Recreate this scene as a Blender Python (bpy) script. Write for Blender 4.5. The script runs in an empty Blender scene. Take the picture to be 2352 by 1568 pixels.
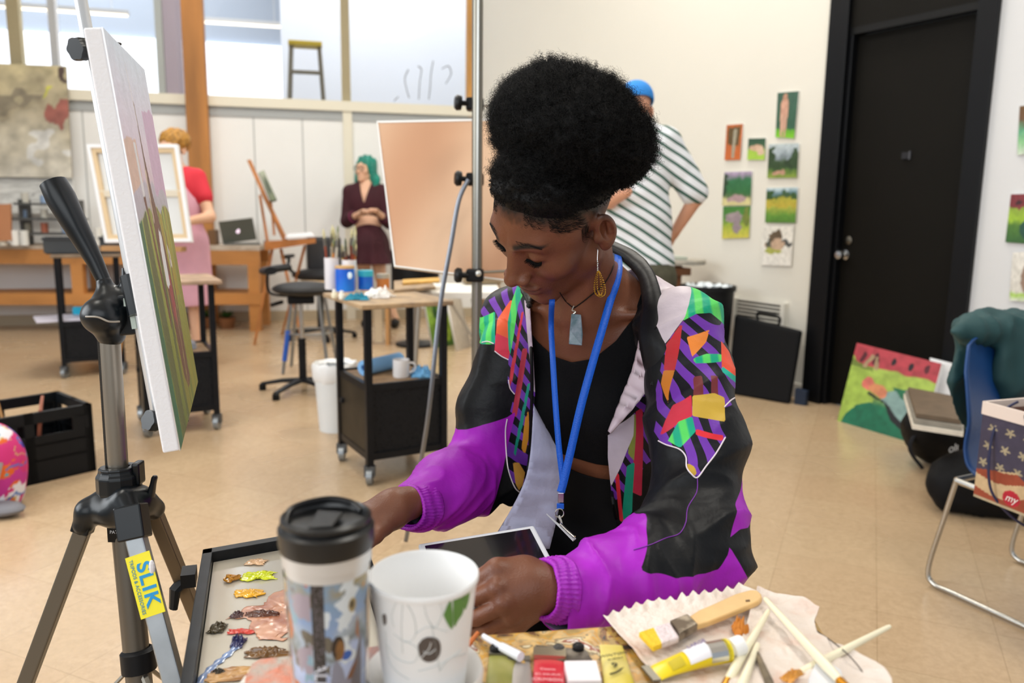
import bpy, bmesh, math, random
import numpy as np
from mathutils import Vector, Matrix

random.seed(7)
S = bpy.context.scene
COL = S.collection
# ------------------------------------------------------------------ camera
PITCH, ROLL, CAMH, FPX = math.radians(9.4), math.radians(0.75), 1.15, 1829.3
_f = Vector((0, math.cos(PITCH), -math.sin(PITCH)))
_r0, _u0 = Vector((1, 0, 0)), Vector((0, math.sin(PITCH), math.cos(PITCH)))
_r = _r0*math.cos(ROLL) + _u0*math.sin(ROLL)
_u = _u0*math.cos(ROLL) - _r0*math.sin(ROLL)
CAM = Vector((0, 0, CAMH))
cd = bpy.data.cameras.new('camera'); cam = bpy.data.objects.new('camera', cd); COL.objects.link(cam)
cam.matrix_world = Matrix(((_r.x, _u.x, -_f.x, 0), (_r.y, _u.y, -_f.y, 0), (_r.z, _u.z, -_f.z, CAMH), (0, 0, 0, 1)))
cd.lens = 28; cd.sensor_width = 36; cd.clip_start = 0.05; cd.clip_end = 100
cd.dof.use_dof = True; cd.dof.focus_distance = 1.12; cd.dof.aperture_fstop = 4.5
S.camera = cam
# ------------------------------------------------------------------ world, exposure
S.view_settings.view_transform = 'Standard'; S.view_settings.look = 'None'
S.view_settings.exposure = -0.32; S.view_settings.gamma = 1
S.view_settings.use_curve_mapping = False
wd = bpy.data.worlds.new('world'); S.world = wd; wd.use_nodes = True
wd.node_tree.nodes['Background'].inputs[0].default_value = (0.86, 0.93, 1.0, 1)
wd.node_tree.nodes['Background'].inputs[1].default_value = 0.62

def area(name, loc, target, sx, sy, power, color=(1, 1, 1)):
    l = bpy.data.lights.new(name, 'AREA'); l.shape = 'RECTANGLE'; l.size = sx; l.size_y = sy
    l.energy = power; l.color = color
    o = bpy.data.objects.new(name, l); COL.objects.link(o); o.location = loc
    o.rotation_euler = (Vector(target)-Vector(loc)).to_track_quat('-Z', 'Y').to_euler()
    return o
area('window_daylight', (-4.3, 0.6, 2.3), (0.2, 1.4, 0.9), 3.0, 2.2, 175, (0.93, 0.97, 1.0))
area('window_daylight', (-1.2, -3.0, 2.6), (0.2, 2.5, 0.9), 4.0, 2.2, 100, (0.93, 0.97, 1.0))

# ------------------------------------------------------------------ placing helpers
def W(px, py, d):
    return CAM + _f*d + _r*((px-1176)/FPX*d) + _u*((784-py)/FPX*d)
def ray(px, py):
    return _f + _r*((px-1176)/FPX) + _u*((784-py)/FPX)
def Z(px, py, z=0.0):
    v = ray(px, py); return CAM + v*((z-CAMH)/v.z)
def PL(px, py, p0, n):
    v = ray(px, py); return CAM + v*((Vector(p0)-CAM).dot(n)/v.dot(n))

# ------------------------------------------------------------------ materials
def lin(c):
    if isinstance(c, str):
        c = [int(c[i:i+2], 16)/255 for i in (0, 2, 4)]
        c = [x/12.92 if x <= 0.04045 else ((x+0.055)/1.055)**2.4 for x in c]
    return tuple(c[:3]) + (1.0,)
def mat(name, color, rough=0.6, metal=0.0, var=0.0, vscale=8, bump=0.0, bscale=60, color2=None, spec=None,
        trans=0.0, sss=0.0, coat=0.0, sheen=0.0, stretch=None, sharp=None, emit=0.0, ior=None):
    m = bpy.data.materials.new(name); m.use_nodes = True; nt = m.node_tree; N = nt.nodes; L = nt.links
    b = N['Principled BSDF']; c = lin(color)
    b.inputs['Base Color'].default_value = c; b.inputs['Roughness'].default_value = rough
    b.inputs['Metallic'].default_value = metal
    if spec is None and max(c[:3]) < 0.03 and metal < .5: spec = 0.22
    if spec is not None: b.inputs['Specular IOR Level'].default_value = spec
    if trans: b.inputs['Transmission Weight'].default_value = trans
    if ior: b.inputs['IOR'].default_value = ior
    if sss: b.inputs['Subsurface Weight'].default_value = sss; b.inputs['Subsurface Radius'].default_value = (.5, .2, .1); b.inputs['Subsurface Scale'].default_value = 0.01
    if coat: b.inputs['Coat Weight'].default_value = coat; b.inputs['Coat Roughness'].default_value = 0.15
    if sheen: b.inputs['Sheen Weight'].default_value = sheen
    if emit: b.inputs['Emission Color'].default_value = c; b.inputs['Emission Strength'].default_value = emit
    tc = None
    def coords():
        nonlocal tc
        if tc is None:
            t = N.new('ShaderNodeTexCoord'); tc = t.outputs['Object']
            if stretch:
                mp = N.new('ShaderNodeMapping'); mp.inputs['Scale'].default_value = stretch; L.new(tc, mp.inputs['Vector']); tc = mp.outputs[0]
        return tc
    if var or color2 is not None:
        n = N.new('ShaderNodeTexNoise'); n.inputs['Scale'].default_value = vscale; n.inputs['Detail'].default_value = 5
        L.new(coords(), n.inputs['Vector'])
        r = N.new('ShaderNodeValToRGB'); L.new(n.outputs['Fac'], r.inputs[0])
        if color2 is None:
            c2 = tuple(min(1, x*(1+var)) for x in c[:3])+(1,); c1 = tuple(x*(1-var) for x in c[:3])+(1,)
        else: c1 = c; c2 = lin(color2)
        w = sharp if sharp else 0.2
        r.color_ramp.elements[0].position = 0.5-w; r.color_ramp.elements[1].position = 0.5+w
        r.color_ramp.elements[0].color = c1; r.color_ramp.elements[1].color = c2
        L.new(r.outputs[0], b.inputs['Base Color'])
    if bump:
        n = N.new('ShaderNodeTexNoise'); n.inputs['Scale'].default_value = bscale; n.inputs['Detail'].default_value = 4
        L.new(coords(), n.inputs['Vector'])
        bp = N.new('ShaderNodeBump'); bp.inputs['Strength'].default_value = bump; bp.inputs['Distance'].default_value = 0.01
        L.new(n.outputs['Fac'], bp.inputs['Height']); L.new(bp.outputs[0], b.inputs['Normal'])
    return m
_mc = {}
def M(color, rough=0.6, metal=0.0, **k):
    key = (str(color), rough, metal, tuple(sorted((a, str(b)) for a, b in k.items())))
    if key not in _mc: _mc[key] = mat('surface', color, rough, metal, **k)
    return _mc[key]
def attr_mat(name, rough=0.6, bump=0.0, bscale=80, spec=None, sss=0.0, layer='Col', **k):
    m = mat(name, (.5, .5, .5), rough, bump=bump, bscale=bscale, spec=spec, sss=sss, **k)
    a = m.node_tree.nodes.new('ShaderNodeVertexColor'); a.layer_name = layer
    m.node_tree.links.new(a.outputs['Color'], m.node_tree.nodes['Principled BSDF'].inputs['Base Color'])
    return m
PAINT = attr_mat('oil_paint', 0.45, bump=0.15, bscale=120)
PRINT = attr_mat('printed_surface', 0.35)
BLACK = M('101114', 0.45); DARK = M('1c1d20', 0.6, var=.3, vscale=20); WHITE = M('eeeeec', 0.5)
CHROME = M('c8c8c8', 0.22, 1.0); STEEL = M('8c8983', 0.35, 1.0); WOOD = M('b98a55', 0.55, var=.25, vscale=6, stretch=(1, 1, .15))

# ------------------------------------------------------------------ objects
def tag(o, label=None, cat=None, group=None, kind=None):
    if label: o['label'] = label
    if cat: o['category'] = cat
    if group: o['group'] = group
    if kind: o['kind'] = kind
    return o
def thing(name, label, cat, loc, rz=0.0, group=None):
    o = bpy.data.objects.new(name, None); COL.objects.link(o); o.empty_display_size = 0.05
    o.location = loc; o.rotation_euler = (0, 0, rz); o['_m'] = 1; del o['_m']
    return tag(o, label, cat, group)
def wm(o):
    m = Matrix.Identity(4)
    while o is not None:
        m = o.matrix_basis @ m; o = o.parent
    return m
def link_mesh(name, me, mats, parent=None, world=True, smooth=True):
    o = bpy.data.objects.new(name, me); COL.objects.link(o)
    for m in (mats if isinstance(mats, (list, tuple)) else [mats]): me.materials.append(m)
    if smooth: me.shade_smooth()
    if parent is not None:
        o.parent = parent
        if world: me.transform(wm(parent).inverted())
    else:
        co = np.empty(len(me.vertices)*3, 'f'); me.vertices.foreach_get('co', co); co = co.reshape(-1, 3)
        lo, hi = co.min(0), co.max(0); c = Vector(((lo[0]+hi[0])/2, (lo[1]+hi[1])/2, lo[2]))
        me.transform(Matrix.Translation(-c)); o.location = c
    return o
def np_mesh(name, V, Fc):
    me = bpy.data.meshes.new(name); V = np.asarray(V, 'f'); Fc = np.asarray(Fc, 'i'); k = Fc.shape[1]
    me.vertices.add(len(V)); me.vertices.foreach_set('co', V.ravel())
    me.loops.add(Fc.size); me.loops.foreach_set('vertex_index', Fc.ravel())
    me.polygons.add(len(Fc)); me.polygons.foreach_set('loop_start', np.arange(0, Fc.size, k, dtype='i'))
    try: me.polygons.foreach_set('loop_total', np.full(len(Fc), k, 'i'))
    except Exception: pass
    me.update(calc_edges=True); me.validate(); return me
def ortho(d):
    d = Vector(d).normalized(); a = Vector((0, 0, 1)) if abs(d.z) < 0.9 else Vector((1, 0, 0))
    u = d.cross(a).normalized(); return u, d.cross(u).normalized()
class MB:
    def __init__(s): s.b = bmesh.new(); s.mi = 0
    def poly(s, pts):
        f = s.b.faces.new([s.b.verts.new(Vector(p)) for p in pts]); f.material_index = s.mi; return f
    def hexa(s, a, b):      # two loops of equal length, capped
        n = len(a); A = [s.b.verts.new(Vector(p)) for p in a]; B = [s.b.verts.new(Vector(p)) for p in b]
        fs = [s.b.faces.new([A[i], A[(i+1) % n], B[(i+1) % n], B[i]]) for i in range(n)]
        fs += [s.b.faces.new(A[::-1]), s.b.faces.new(B)]
        for f in fs: f.material_index = s.mi
        return s
    def box(s, c, size, rz=0.0, bevel=0.0, mtx=None):
        x, y, z = [q/2 for q in size]; m = mtx if mtx is not None else Matrix.Translation(Vector(c)) @ Matrix.Rotation(rz, 4, 'Z')
        if bevel > 0:
            t = bmesh.new(); bmesh.ops.create_cube(t, size=1); bmesh.ops.scale(t, vec=size, verts=t.verts)
            bmesh.ops.bevel(t, geom=t.edges[:], offset=bevel, segments=2, affect='EDGES', profile=.6)
            t.transform(m); s.merge(t); return s
        a = [m @ Vector(p) for p in ((-x, -y, -z), (x, -y, -z), (x, y, -z), (-x, y, -z))]
        b = [m @ Vector(p) for p in ((-x, -y, z), (x, -y, z), (x, y, z), (-x, y, z))]
        return s.hexa(a, b)
    def merge(s, t):
        vm = [s.b.verts.new(v.co) for v in t.verts]; t.verts.index_update()
        for f in t.faces:
            g = s.b.faces.new([vm[v.index] for v in f.verts]); g.material_index = s.mi
        t.free(); return s
    def tube(s, pts, r, n=10, cap=True, flat=1.0, side=None):
        pts = [Vector(p) for p in pts]; k = len(pts)
        rs = r if isinstance(r, (list, tuple)) else [r]*k
        u0 = None; rings = []
        for i, p in enumerate(pts):
            d = (pts[min(i+1, k-1)]-pts[max(i-1, 0)]).normalized()
            if u0 is None: u = Vector(side) if side is not None else ortho(d)[0]
            else: u = u0
            u = (u-d*u.dot(d)).normalized(); v = d.cross(u); u0 = u
            rings.append([s.b.verts.new(p+u*(math.cos(a)*rs[i])+v*(math.sin(a)*rs[i]*flat)) for a in [2*math.pi*j/n for j in range(n)]])
        for i in range(k-1):
            for j in range(n):
                f = s.b.faces.new([rings[i][j], rings[i][(j+1) % n], rings[i+1][(j+1) % n], rings[i+1][j]]); f.material_index = s.mi
        if cap:
            s.b.faces.new(rings[0][::-1]).material_index = s.mi; s.b.faces.new(rings[-1]).material_index = s.mi
        return s
    def lathe(s, prof, c=(0, 0, 0), axis=(0, 0, 1), n=32, u=None):
        c = Vector(c); d = Vector(axis).normalized(); uu, vv = ortho(d) if u is None else (Vector(u), d.cross(Vector(u)))
        rings = []
        for (r, h) in prof:
            if r < 1e-6: rings.append([s.b.verts.new(c+d*h)])
            else: rings.append([s.b.verts.new(c+d*h+uu*(r*math.cos(a))+vv*(r*math.sin(a))) for a in [2*math.pi*j/n for j in range(n)]])
        for A, B in zip(rings, rings[1:]):
            for j in range(n):
                q = [A[j % len(A)], A[(j+1) % len(A)], B[(j+1) % len(B)], B[j % len(B)]]
                q2 = []
                for v in q:
                    if v not in q2: q2.append(v)
                if len(q2) > 2: s.b.faces.new(q2).material_index = s.mi
        return s
    def ball(s, c, r, n=12, m=None):
        t = bmesh.new(); bmesh.ops.create_uvsphere(t, u_segments=n, v_segments=max(6, n*2//3), radius=1)
        rr = r if isinstance(r, (tuple, list)) else (r, r, r)
        t.transform(Matrix.Translation(Vector(c)) @ (m.to_4x4() if m is not None else Matrix.Identity(4)) @ Matrix.Diagonal((*rr, 1)))
        return s.merge(t)
    def prism(s, pts, n, t):
        n = Vector(n).normalized()*t; return s.hexa(pts, [Vector(p)+n for p in pts])
    def build(s, name, m, parent=None, world=True, smooth=False, bevel=0.0, label=None):
        bmesh.ops.recalc_face_normals(s.b, faces=s.b.faces[:])
        me = bpy.data.meshes.new(name); s.b.to_mesh(me); s.b.free()
        o = link_mesh(name, me, m, parent, world, smooth)
        if smooth == 'auto' or smooth is True:
            try: me.set_sharp_from_angle(angle=math.radians(40))
            except Exception: pass
        if bevel:
            q = o.modifiers.new('bevel', 'BEVEL'); q.width = bevel; q.segments = 2; q.limit_method = 'ANGLE'
        if label: o['label'] = label
        return o
def struct(o): o['kind'] = 'structure'; return o
def spline(pts, n=8):
    P = [Vector(p) for p in pts]; out = []
    for i in range(len(P)-1):
        a, b, c, d = P[max(i-1, 0)], P[i], P[i+1], P[min(i+2, len(P)-1)]
        for k in range(n):
            t = k/n; out.append(0.5*((2*b)+(c-a)*t+(2*a-5*b+4*c-d)*t*t+(3*b-a-3*c+d)*t**3))
    out.append(P[-1]); return out
def copy_tree(o, parent=None):
    c = o.copy(); COL.objects.link(c); c.parent = parent
    for ch in list(o.children): copy_tree(ch, c)
    return c

# ------------------------------------------------------------------ numpy noise, painting
_rng = np.random.default_rng(3); _LAT = _rng.random((32, 32, 32)).astype('f')
def vn(P, s=1.0, o=0.0):
    Q = np.asarray(P, 'f')*s+o; i = np.floor(Q).astype(int); f = Q-i; f = f*f*(3-2*f); r = 0
    for dx in (0, 1):
        for dy in (0, 1):
            for dz in (0, 1):
                w = (f[..., 0] if dx else 1-f[..., 0])*(f[..., 1] if dy else 1-f[..., 1])*(f[..., 2] if dz else 1-f[..., 2])
                r = r+w*_LAT[(i[..., 0]+dx) % 32, (i[..., 1]+dy) % 32, (i[..., 2]+dz) % 32]
    return r*2-1
def fbm(P, s, o=0.0, n=3): return sum(vn(P, s*2**k, o+k*7.3)/2**k for k in range(n))
def ridge(n): return (1-np.abs(n))**2-.45
def psdf(X, Y, poly):       # signed distance, positive inside
    d = np.full(X.shape, 1e9); ins = np.zeros(X.shape, bool); n = len(poly)
    for i in range(n):
        ax, ay = poly[i]; bx, by = poly[(i+1) % n]; ex, ey = bx-ax, by-ay; wx, wy = X-ax, Y-ay
        t = np.clip((wx*ex+wy*ey)/(ex*ex+ey*ey+1e-12), 0, 1); d = np.minimum(d, (wx-ex*t)**2+(wy-ey*t)**2)
        c = ((ay <= Y) & (by > Y)) | ((by <= Y) & (ay > Y))
        with np.errstate(divide='ignore', invalid='ignore'):
            ins ^= c & (X < ax+(Y-ay)*ex/(ey if ey else 1e-12))
    return np.where(ins, 1, -1)*np.sqrt(d)
def painter(bg, shapes=(), rough=0.02, grain=0.08, seed=0.0, streak=None):
    """bg: list of (v, colour) stops from bottom to top; shapes: ('e',cx,cy,rx,ry,col) or ('p',[(u,v)..],col)"""
    def fn(U, V):
        P = np.stack([U, V, U*0+seed], -1); w = vn(P, 9, seed)*rough; w2 = vn(P, 9, seed+50)*rough
        u, v = U+w, V+w2; st = sorted(bg, key=lambda s: s[0]); C = np.zeros(U.shape+(3,))
        for k in range(3): C[..., k] = np.interp(v, [s[0] for s in st], [lin(s[1])[k] for s in st])
        for sh in shapes:
            if sh[0] == 'e': q = ((u-sh[1])/sh[3])**2+((v-sh[2])/sh[4])**2 < 1
            else: q = psdf(u, v, sh[1]) > 0
            C[q] = lin(sh[-1])[:3]
        Q = P*np.array(streak if streak else (1, 1, 1))
        return np.clip(C*(1+grain*2*fbm(Q, 16, seed+9)[..., None]), 0, 1)
    return fn
def panel(name, c4, nx, ny, fn, thick, m=None, parent=None, edge='f2f2f0', label=None):
    """painted board: c4 = bottom-left, bottom-right, top-right, top-left of the FRONT; a solid slab with a painted front"""
    a, b, c, d = [np.array(p, float) for p in c4]; n = np.cross(b-a, d-a); n /= np.linalg.norm(n)
    U, V = np.meshgrid(np.linspace(0, 1, nx+1), np.linspace(0, 1, ny+1))
    G = (a*(1-U[..., None])*(1-V[..., None])+b*U[..., None]*(1-V[..., None])+c*U[..., None]*V[..., None]+d*(1-U[..., None])*V[..., None])
    C = fn(U, V); V1 = G.reshape(-1, 3); k = len(V1); idx = np.arange(k).reshape(ny+1, nx+1)
    F = np.stack([idx[:-1, :-1], idx[:-1, 1:], idx[1:, 1:], idx[1:, :-1]], -1).reshape(-1, 4)
    q = [a, b, c, d]; V2 = np.array(q+[p-n*thick for p in q]); o = k
    F2 = np.array([[o+0, o+4, o+5, o+1], [o+1, o+5, o+6, o+2], [o+2, o+6, o+7, o+3], [o+3, o+7, o+4, o+0], [o+4, o+7, o+6, o+5]])
    me = np_mesh(name, np.vstack([V1, V2]), np.vstack([F, F2]))
    ca = me.color_attributes.new('Col', 'FLOAT_COLOR', 'POINT'); al = np.ones((len(V1)+8, 4), 'f')
    al[:k, :3] = C.reshape(-1, 3); al[k:, :3] = lin(edge)[:3]; ca.data.foreach_set('color', al.ravel())
    ob = link_mesh(name, me, m or PAINT, parent, True, False)
    if label: ob['label'] = label
    return ob
def text(name, s, size, m, parent, pos, right, up, ext=0.0003, align='CENTER', shear=0.0, sx=1.0, bold=0.0):
    cu = bpy.data.curves.new(name, 'FONT'); cu.body = s; cu.size = size; cu.extrude = ext; cu.align_x = align; cu.align_y = 'CENTER'; cu.shear = shear; cu.offset = bold; cu.space_character = 1.14 if bold else 1.0
    t = bpy.data.objects.new(name, cu); COL.objects.link(t); dg = bpy.context.evaluated_depsgraph_get(); dg.update()
    me = bpy.data.meshes.new_from_object(t.evaluated_get(dg)); bpy.data.objects.remove(t); bpy.data.curves.remove(cu)
    r = Vector(right).normalized()*sx; u = Vector(up).normalized(); n = Vector(right).normalized().cross(u)
    me.transform(Matrix(((r.x, u.x, n.x, pos[0]), (r.y, u.y, n.y, pos[1]), (r.z, u.z, n.z, pos[2]), (0, 0, 0, 1))))
    return link_mesh(name, me, m, parent, True, False)

# ------------------------------------------------------------------ signed distance bodies
def el(P, c, r, R=None):
    q = P-np.asarray(c, 'f')
    if R is not None: q = q @ np.asarray(R, 'f')
    q = q/np.asarray(r, 'f'); k0 = np.sqrt((q*q).sum(-1)); k1 = np.sqrt(((q/np.asarray(r, 'f'))**2).sum(-1))
    return k0*(k0-1)/np.maximum(k1, 1e-6)
def cp(P, a, b, ra, rb=None):
    rb = ra if rb is None else rb; a = np.asarray(a, 'f'); b = np.asarray(b, 'f'); ab = b-a
    t = np.clip(((P-a) @ ab)/max(float(ab @ ab), 1e-9), 0, 1)
    q = P-a-t[..., None]*ab; return np.sqrt((q*q).sum(-1))-(ra+(rb-ra)*t)
def ch(P, pts, rs, k=0.004):
    d = None
    for i in range(len(pts)-1):
        e = cp(P, pts[i], pts[i+1], rs[i], rs[i+1]); d = e if d is None else smin(d, e, k)
    return d
def smin(a, b, k):
    h = np.maximum(k-np.abs(a-b), 0)/k; return np.minimum(a, b)-h*h*k*0.25
def smax(a, b, k): return -smin(-a, -b, k)
def nets(fn, lo, hi, h):
    lo = np.asarray(lo, float); hi = np.asarray(hi, float); B = 4
    n = (np.ceil((hi-lo)/h/B).astype(int))*B+1; nb = (n-1)//B
    cc = [lo[i]+h*B*(np.arange(nb[i])+0.5) for i in range(3)]
    G = np.stack(np.meshgrid(*cc, indexing='ij'), -1).astype('f'); D = fn(G.reshape(-1, 3)).reshape(nb)
    near = np.abs(D) < h*B*2.4
    F = np.full(n, 1.0, 'f'); F[:-1, :-1, :-1] = np.repeat(np.repeat(np.repeat(np.sign(D), B, 0), B, 1), B, 2)
    I = np.argwhere(near); o = np.stack(np.meshgrid(*[np.arange(B+1)]*3, indexing='ij'), -1).reshape(-1, 3)
    flat = np.unique(np.ravel_multi_index(((I[:, None]*B+o[None]).reshape(-1, 3)).T, tuple(n)))
    ijk = np.stack(np.unravel_index(flat, tuple(n)), -1)
    out = np.empty(len(flat), 'f'); P = (lo+ijk*h).astype('f')
    for s in range(0, len(P), 400000): out[s:s+400000] = fn(P[s:s+400000])
    F.ravel()[flat] = out
    s = F < 0; cnt = np.zeros(n-1, int)
    for dx in (0, 1):
        for dy in (0, 1):
            for dz in (0, 1): cnt += s[dx:n[0]-1+dx, dy:n[1]-1+dy, dz:n[2]-1+dz]
    act = (cnt > 0) & (cnt < 8); ci = np.argwhere(act); vid = np.full(n-1, -1); vid[act] = np.arange(len(ci))
    acc = np.zeros((len(ci), 3)); num = np.zeros(len(ci))
    for e0 in [(0, 0, 0), (1, 0, 0), (0, 1, 0), (0, 0, 1), (1, 1, 0), (1, 0, 1), (0, 1, 1)]:
        for ax in range(3):
            if e0[ax]: continue
            e1 = list(e0); e1[ax] = 1
            a = F[ci[:, 0]+e0[0], ci[:, 1]+e0[1], ci[:, 2]+e0[2]]; b = F[ci[:, 0]+e1[0], ci[:, 1]+e1[1], ci[:, 2]+e1[2]]
            m = (a < 0) != (b < 0); t = np.where(m, a/np.where(m, a-b, 1), 0)
            p = np.tile(np.array(e0, float), (len(ci), 1)); p[:, ax] += t; acc += p*m[:, None]; num += m
    V = lo+h*(ci+acc/np.maximum(num, 1)[:, None]); Q = []
    for ax in range(3):
        u, v = (ax+1) % 3, (ax+2) % 3; sl0 = [slice(1, -1)]*3; sl0[ax] = slice(0, -1); sl1 = list(sl0); sl1[ax] = slice(1, None)
        a = s[tuple(sl0)]; b = s[tuple(sl1)]
        for cond, fl in ((a & ~b, False), (~a & b, True)):
            E = np.argwhere(cond); E[:, u] += 1; E[:, v] += 1; L = []
            for du, dv in ((-1, -1), (0, -1), (0, 0), (-1, 0)):
                q = E.copy(); q[:, u] += du; q[:, v] += dv; L.append(vid[q[:, 0], q[:, 1], q[:, 2]])
            q = np.stack(L, -1); Q.append(q[:, ::-1] if fl else q)
    Q = np.vstack(Q); Q = Q[(Q >= 0).all(1)]
    return V, Q
def normals(V, Q):
    n = np.cross(V[Q[:, 2]]-V[Q[:, 0]], V[Q[:, 3]]-V[Q[:, 1]]); N = np.zeros_like(V)
    for k in range(4): np.add.at(N, Q[:, k], n)
    return N/np.maximum(np.linalg.norm(N, axis=1), 1e-12)[:, None]
def smooth_mesh(V, Q, it=2, lam=0.5):
    for _ in range(it):
        A = np.zeros_like(V); c = np.zeros(len(V))
        for k in range(4):
            np.add.at(A, Q[:, k], V[Q[:, (k+1) % 4]]+V[Q[:, (k+3) % 4]]); np.add.at(c, Q[:, k], 2)
        V = V+(A/np.maximum(c, 1)[:, None]-V)*lam
    return V
def clip(V, Q, g, proj=None):
    """drop faces wholly outside (g>0); pull the outside corners of kept faces onto the border"""
    V = V.copy(); keep = (g[Q] < 0).any(1); Q = Q[keep]
    acc = np.zeros_like(V); cnt = np.zeros(len(V))
    for k in range(4):
        a = Q[:, k]
        for j in ((k+1) % 4, (k+3) % 4):
            b = Q[:, j]; m = (g[a] >= 0) & (g[b] < 0); t = (g[a]/np.maximum(g[a]-g[b], 1e-12))[m]
            np.add.at(acc, a[m], V[a[m]]+(V[b[m]]-V[a[m]])*t[:, None]); np.add.at(cnt, a[m], 1)
    mv = cnt > 0; V[mv] = acc[mv]/cnt[mv][:, None]
    acc[:] = 0; cn2 = np.zeros(len(V))
    for k in range(4):
        a = Q[:, k]; m = (g[a] >= 0) & ~mv[a]
        for j in ((k+1) % 4, (k+3) % 4): np.add.at(acc, a[m], V[Q[m, j]]); np.add.at(cn2, a[m], 1)
    m2 = (cn2 > 0) & ~mv; V[m2] = acc[m2]/cn2[m2][:, None]
    u, inv = np.unique(Q, return_inverse=True); return V[u], inv.reshape(Q.shape), u
def set_attr(me, name, arr):
    a = me.attributes.new(name, 'FLOAT', 'POINT'); a.data.foreach_set('value', np.asarray(arr, 'f'))
def set_col(me, arr, name='Col'):
    ca = me.color_attributes.new(name, 'FLOAT_COLOR', 'POINT'); c = np.ones((len(arr), 4), 'f'); c[:, :3] = arr; ca.data.foreach_set('color', c.ravel())
def solid(o, t, off=-1, mo=0):
    m = o.modifiers.new('thickness', 'SOLIDIFY'); m.thickness = t; m.offset = off; m.material_offset = mo; m.use_rim = True; return o
# ================================================================== THE ROOM
def wallpt(p, q, t): return p+(q-p)*t
A0 = Z(300, 742); A0.z = 0
AC = Z(1085, 727); AC.z = 0                     # corner of back wall and right wall
AD = Z(1880, 925); AD.z = 0
bdir = (AC-A0).normalized(); rdir = (AD-AC).normalized()
bn = Vector((bdir.y, -bdir.x, 0)); rn = Vector((rdir.y, -rdir.x, 0))     # normals into the room
if bn.y > 0: bn = -bn
if rn.x > 0: rn = -rn
def BW(px, py, off=0.0): return PL(px, py, A0+bn*off, bn)
def RW(px, py, off=0.0): return PL(px, py, AC+rn*off, rn)
def bx_(px): v = BW(px, 480); v.z = 0; return v
def rx_(px): v = RW(px, 480); v.z = 0; return v
BL = A0-bdir*5.0; RE = AC+rdir*9.5
ZT = 4.6

def floor_mat():
    m = mat('vinyl_tile_floor', 'c9ac86', 0.22, spec=.45); nt = m.node_tree; N = nt.nodes; L = nt.links; b = N['Principled BSDF']
    t = N.new('ShaderNodeTexCoord'); mp = N.new('ShaderNodeMapping'); mp.inputs['Rotation'].default_value = (0, 0, math.radians(24)); L.new(t.outputs['Object'], mp.inputs[0])
    br = N.new('ShaderNodeTexBrick'); br.offset = 0; br.inputs['Scale'].default_value = 1; br.inputs['Brick Width'].default_value = .305; br.inputs['Row Height'].default_value = .305
    br.inputs['Mortar Size'].default_value = .0012; br.inputs['Mortar Smooth'].default_value = .6
    br.inputs['Color1'].default_value = lin('c3aa8a'); br.inputs['Color2'].default_value = lin('bfa484'); br.inputs['Mortar'].default_value = lin('a28969'); L.new(mp.outputs[0], br.inputs[0])
    n = N.new('ShaderNodeTexNoise'); n.inputs['Scale'].default_value = 55; n.inputs['Detail'].default_value = 6; n.inputs['Roughness'].default_value = .7; L.new(t.outputs['Object'], n.inputs[0])
    r = N.new('ShaderNodeValToRGB'); r.color_ramp.elements[0].position = .3; r.color_ramp.elements[0].color = (.8, .78, .74, 1); r.color_ramp.elements[1].position = .62; r.color_ramp.elements[1].color = (1, 1, 1, 1); L.new(n.outputs[0], r.inputs[0])
    mx = N.new('ShaderNodeMix'); mx.data_type = 'RGBA'; mx.blend_type = 'MULTIPLY'; mx.inputs[0].default_value = .8; L.new(br.outputs[0], mx.inputs[6]); L.new(r.outputs[0], mx.inputs[7]); L.new(mx.outputs[2], b.inputs['Base Color'])
    n2 = N.new('ShaderNodeTexNoise'); n2.inputs['Scale'].default_value = 2.5; L.new(t.outputs['Object'], n2.inputs[0])
    mr = N.new('ShaderNodeMapRange'); mr.inputs[3].default_value = .16; mr.inputs[4].default_value = .36; L.new(n2.outputs[0], mr.inputs[0]); L.new(mr.outputs[0], b.inputs['Roughness'])
    bp = N.new('ShaderNodeBump'); bp.inputs['Strength'].default_value = .06; bp.inputs['Distance'].default_value = .002; L.new(n2.outputs[0], bp.inputs['Height']); L.new(bp.outputs[0], b.inputs['Normal'])
    return m
struct(MB().box((0, 5, -.05), (20, 24, .1)).build('floor', floor_mat()))
WALLM = M('e9e6dd', 0.85, var=.015, vscale=2); CREAM = M('dddad0', 0.85, var=.012, vscale=1.2)
PANELM = M('f0f1f0', 0.7, var=.02, vscale=2); TRIMM = M('e6e1d0', 0.6)
zr = lambda px, py: BW(px, py).z
ZR1, ZR0 = zr(300, 212), zr(300, 236)          # rail top and bottom
def wallbox(mb, p, q, z0, z1, n, t):             # slab behind the plane p-q
    p = Vector(p); q = Vector(q); e = Vector(n)*-t
    return mb.hexa([Vector((*p.xy, z0)), Vector((*q.xy, z0)), Vector((*(q+e).xy, z0)), Vector((*(p+e).xy, z0))],
                   [Vector((*p.xy, z1)), Vector((*q.xy, z1)), Vector((*(q+e).xy, z1)), Vector((*(p+e).xy, z1))])
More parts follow.
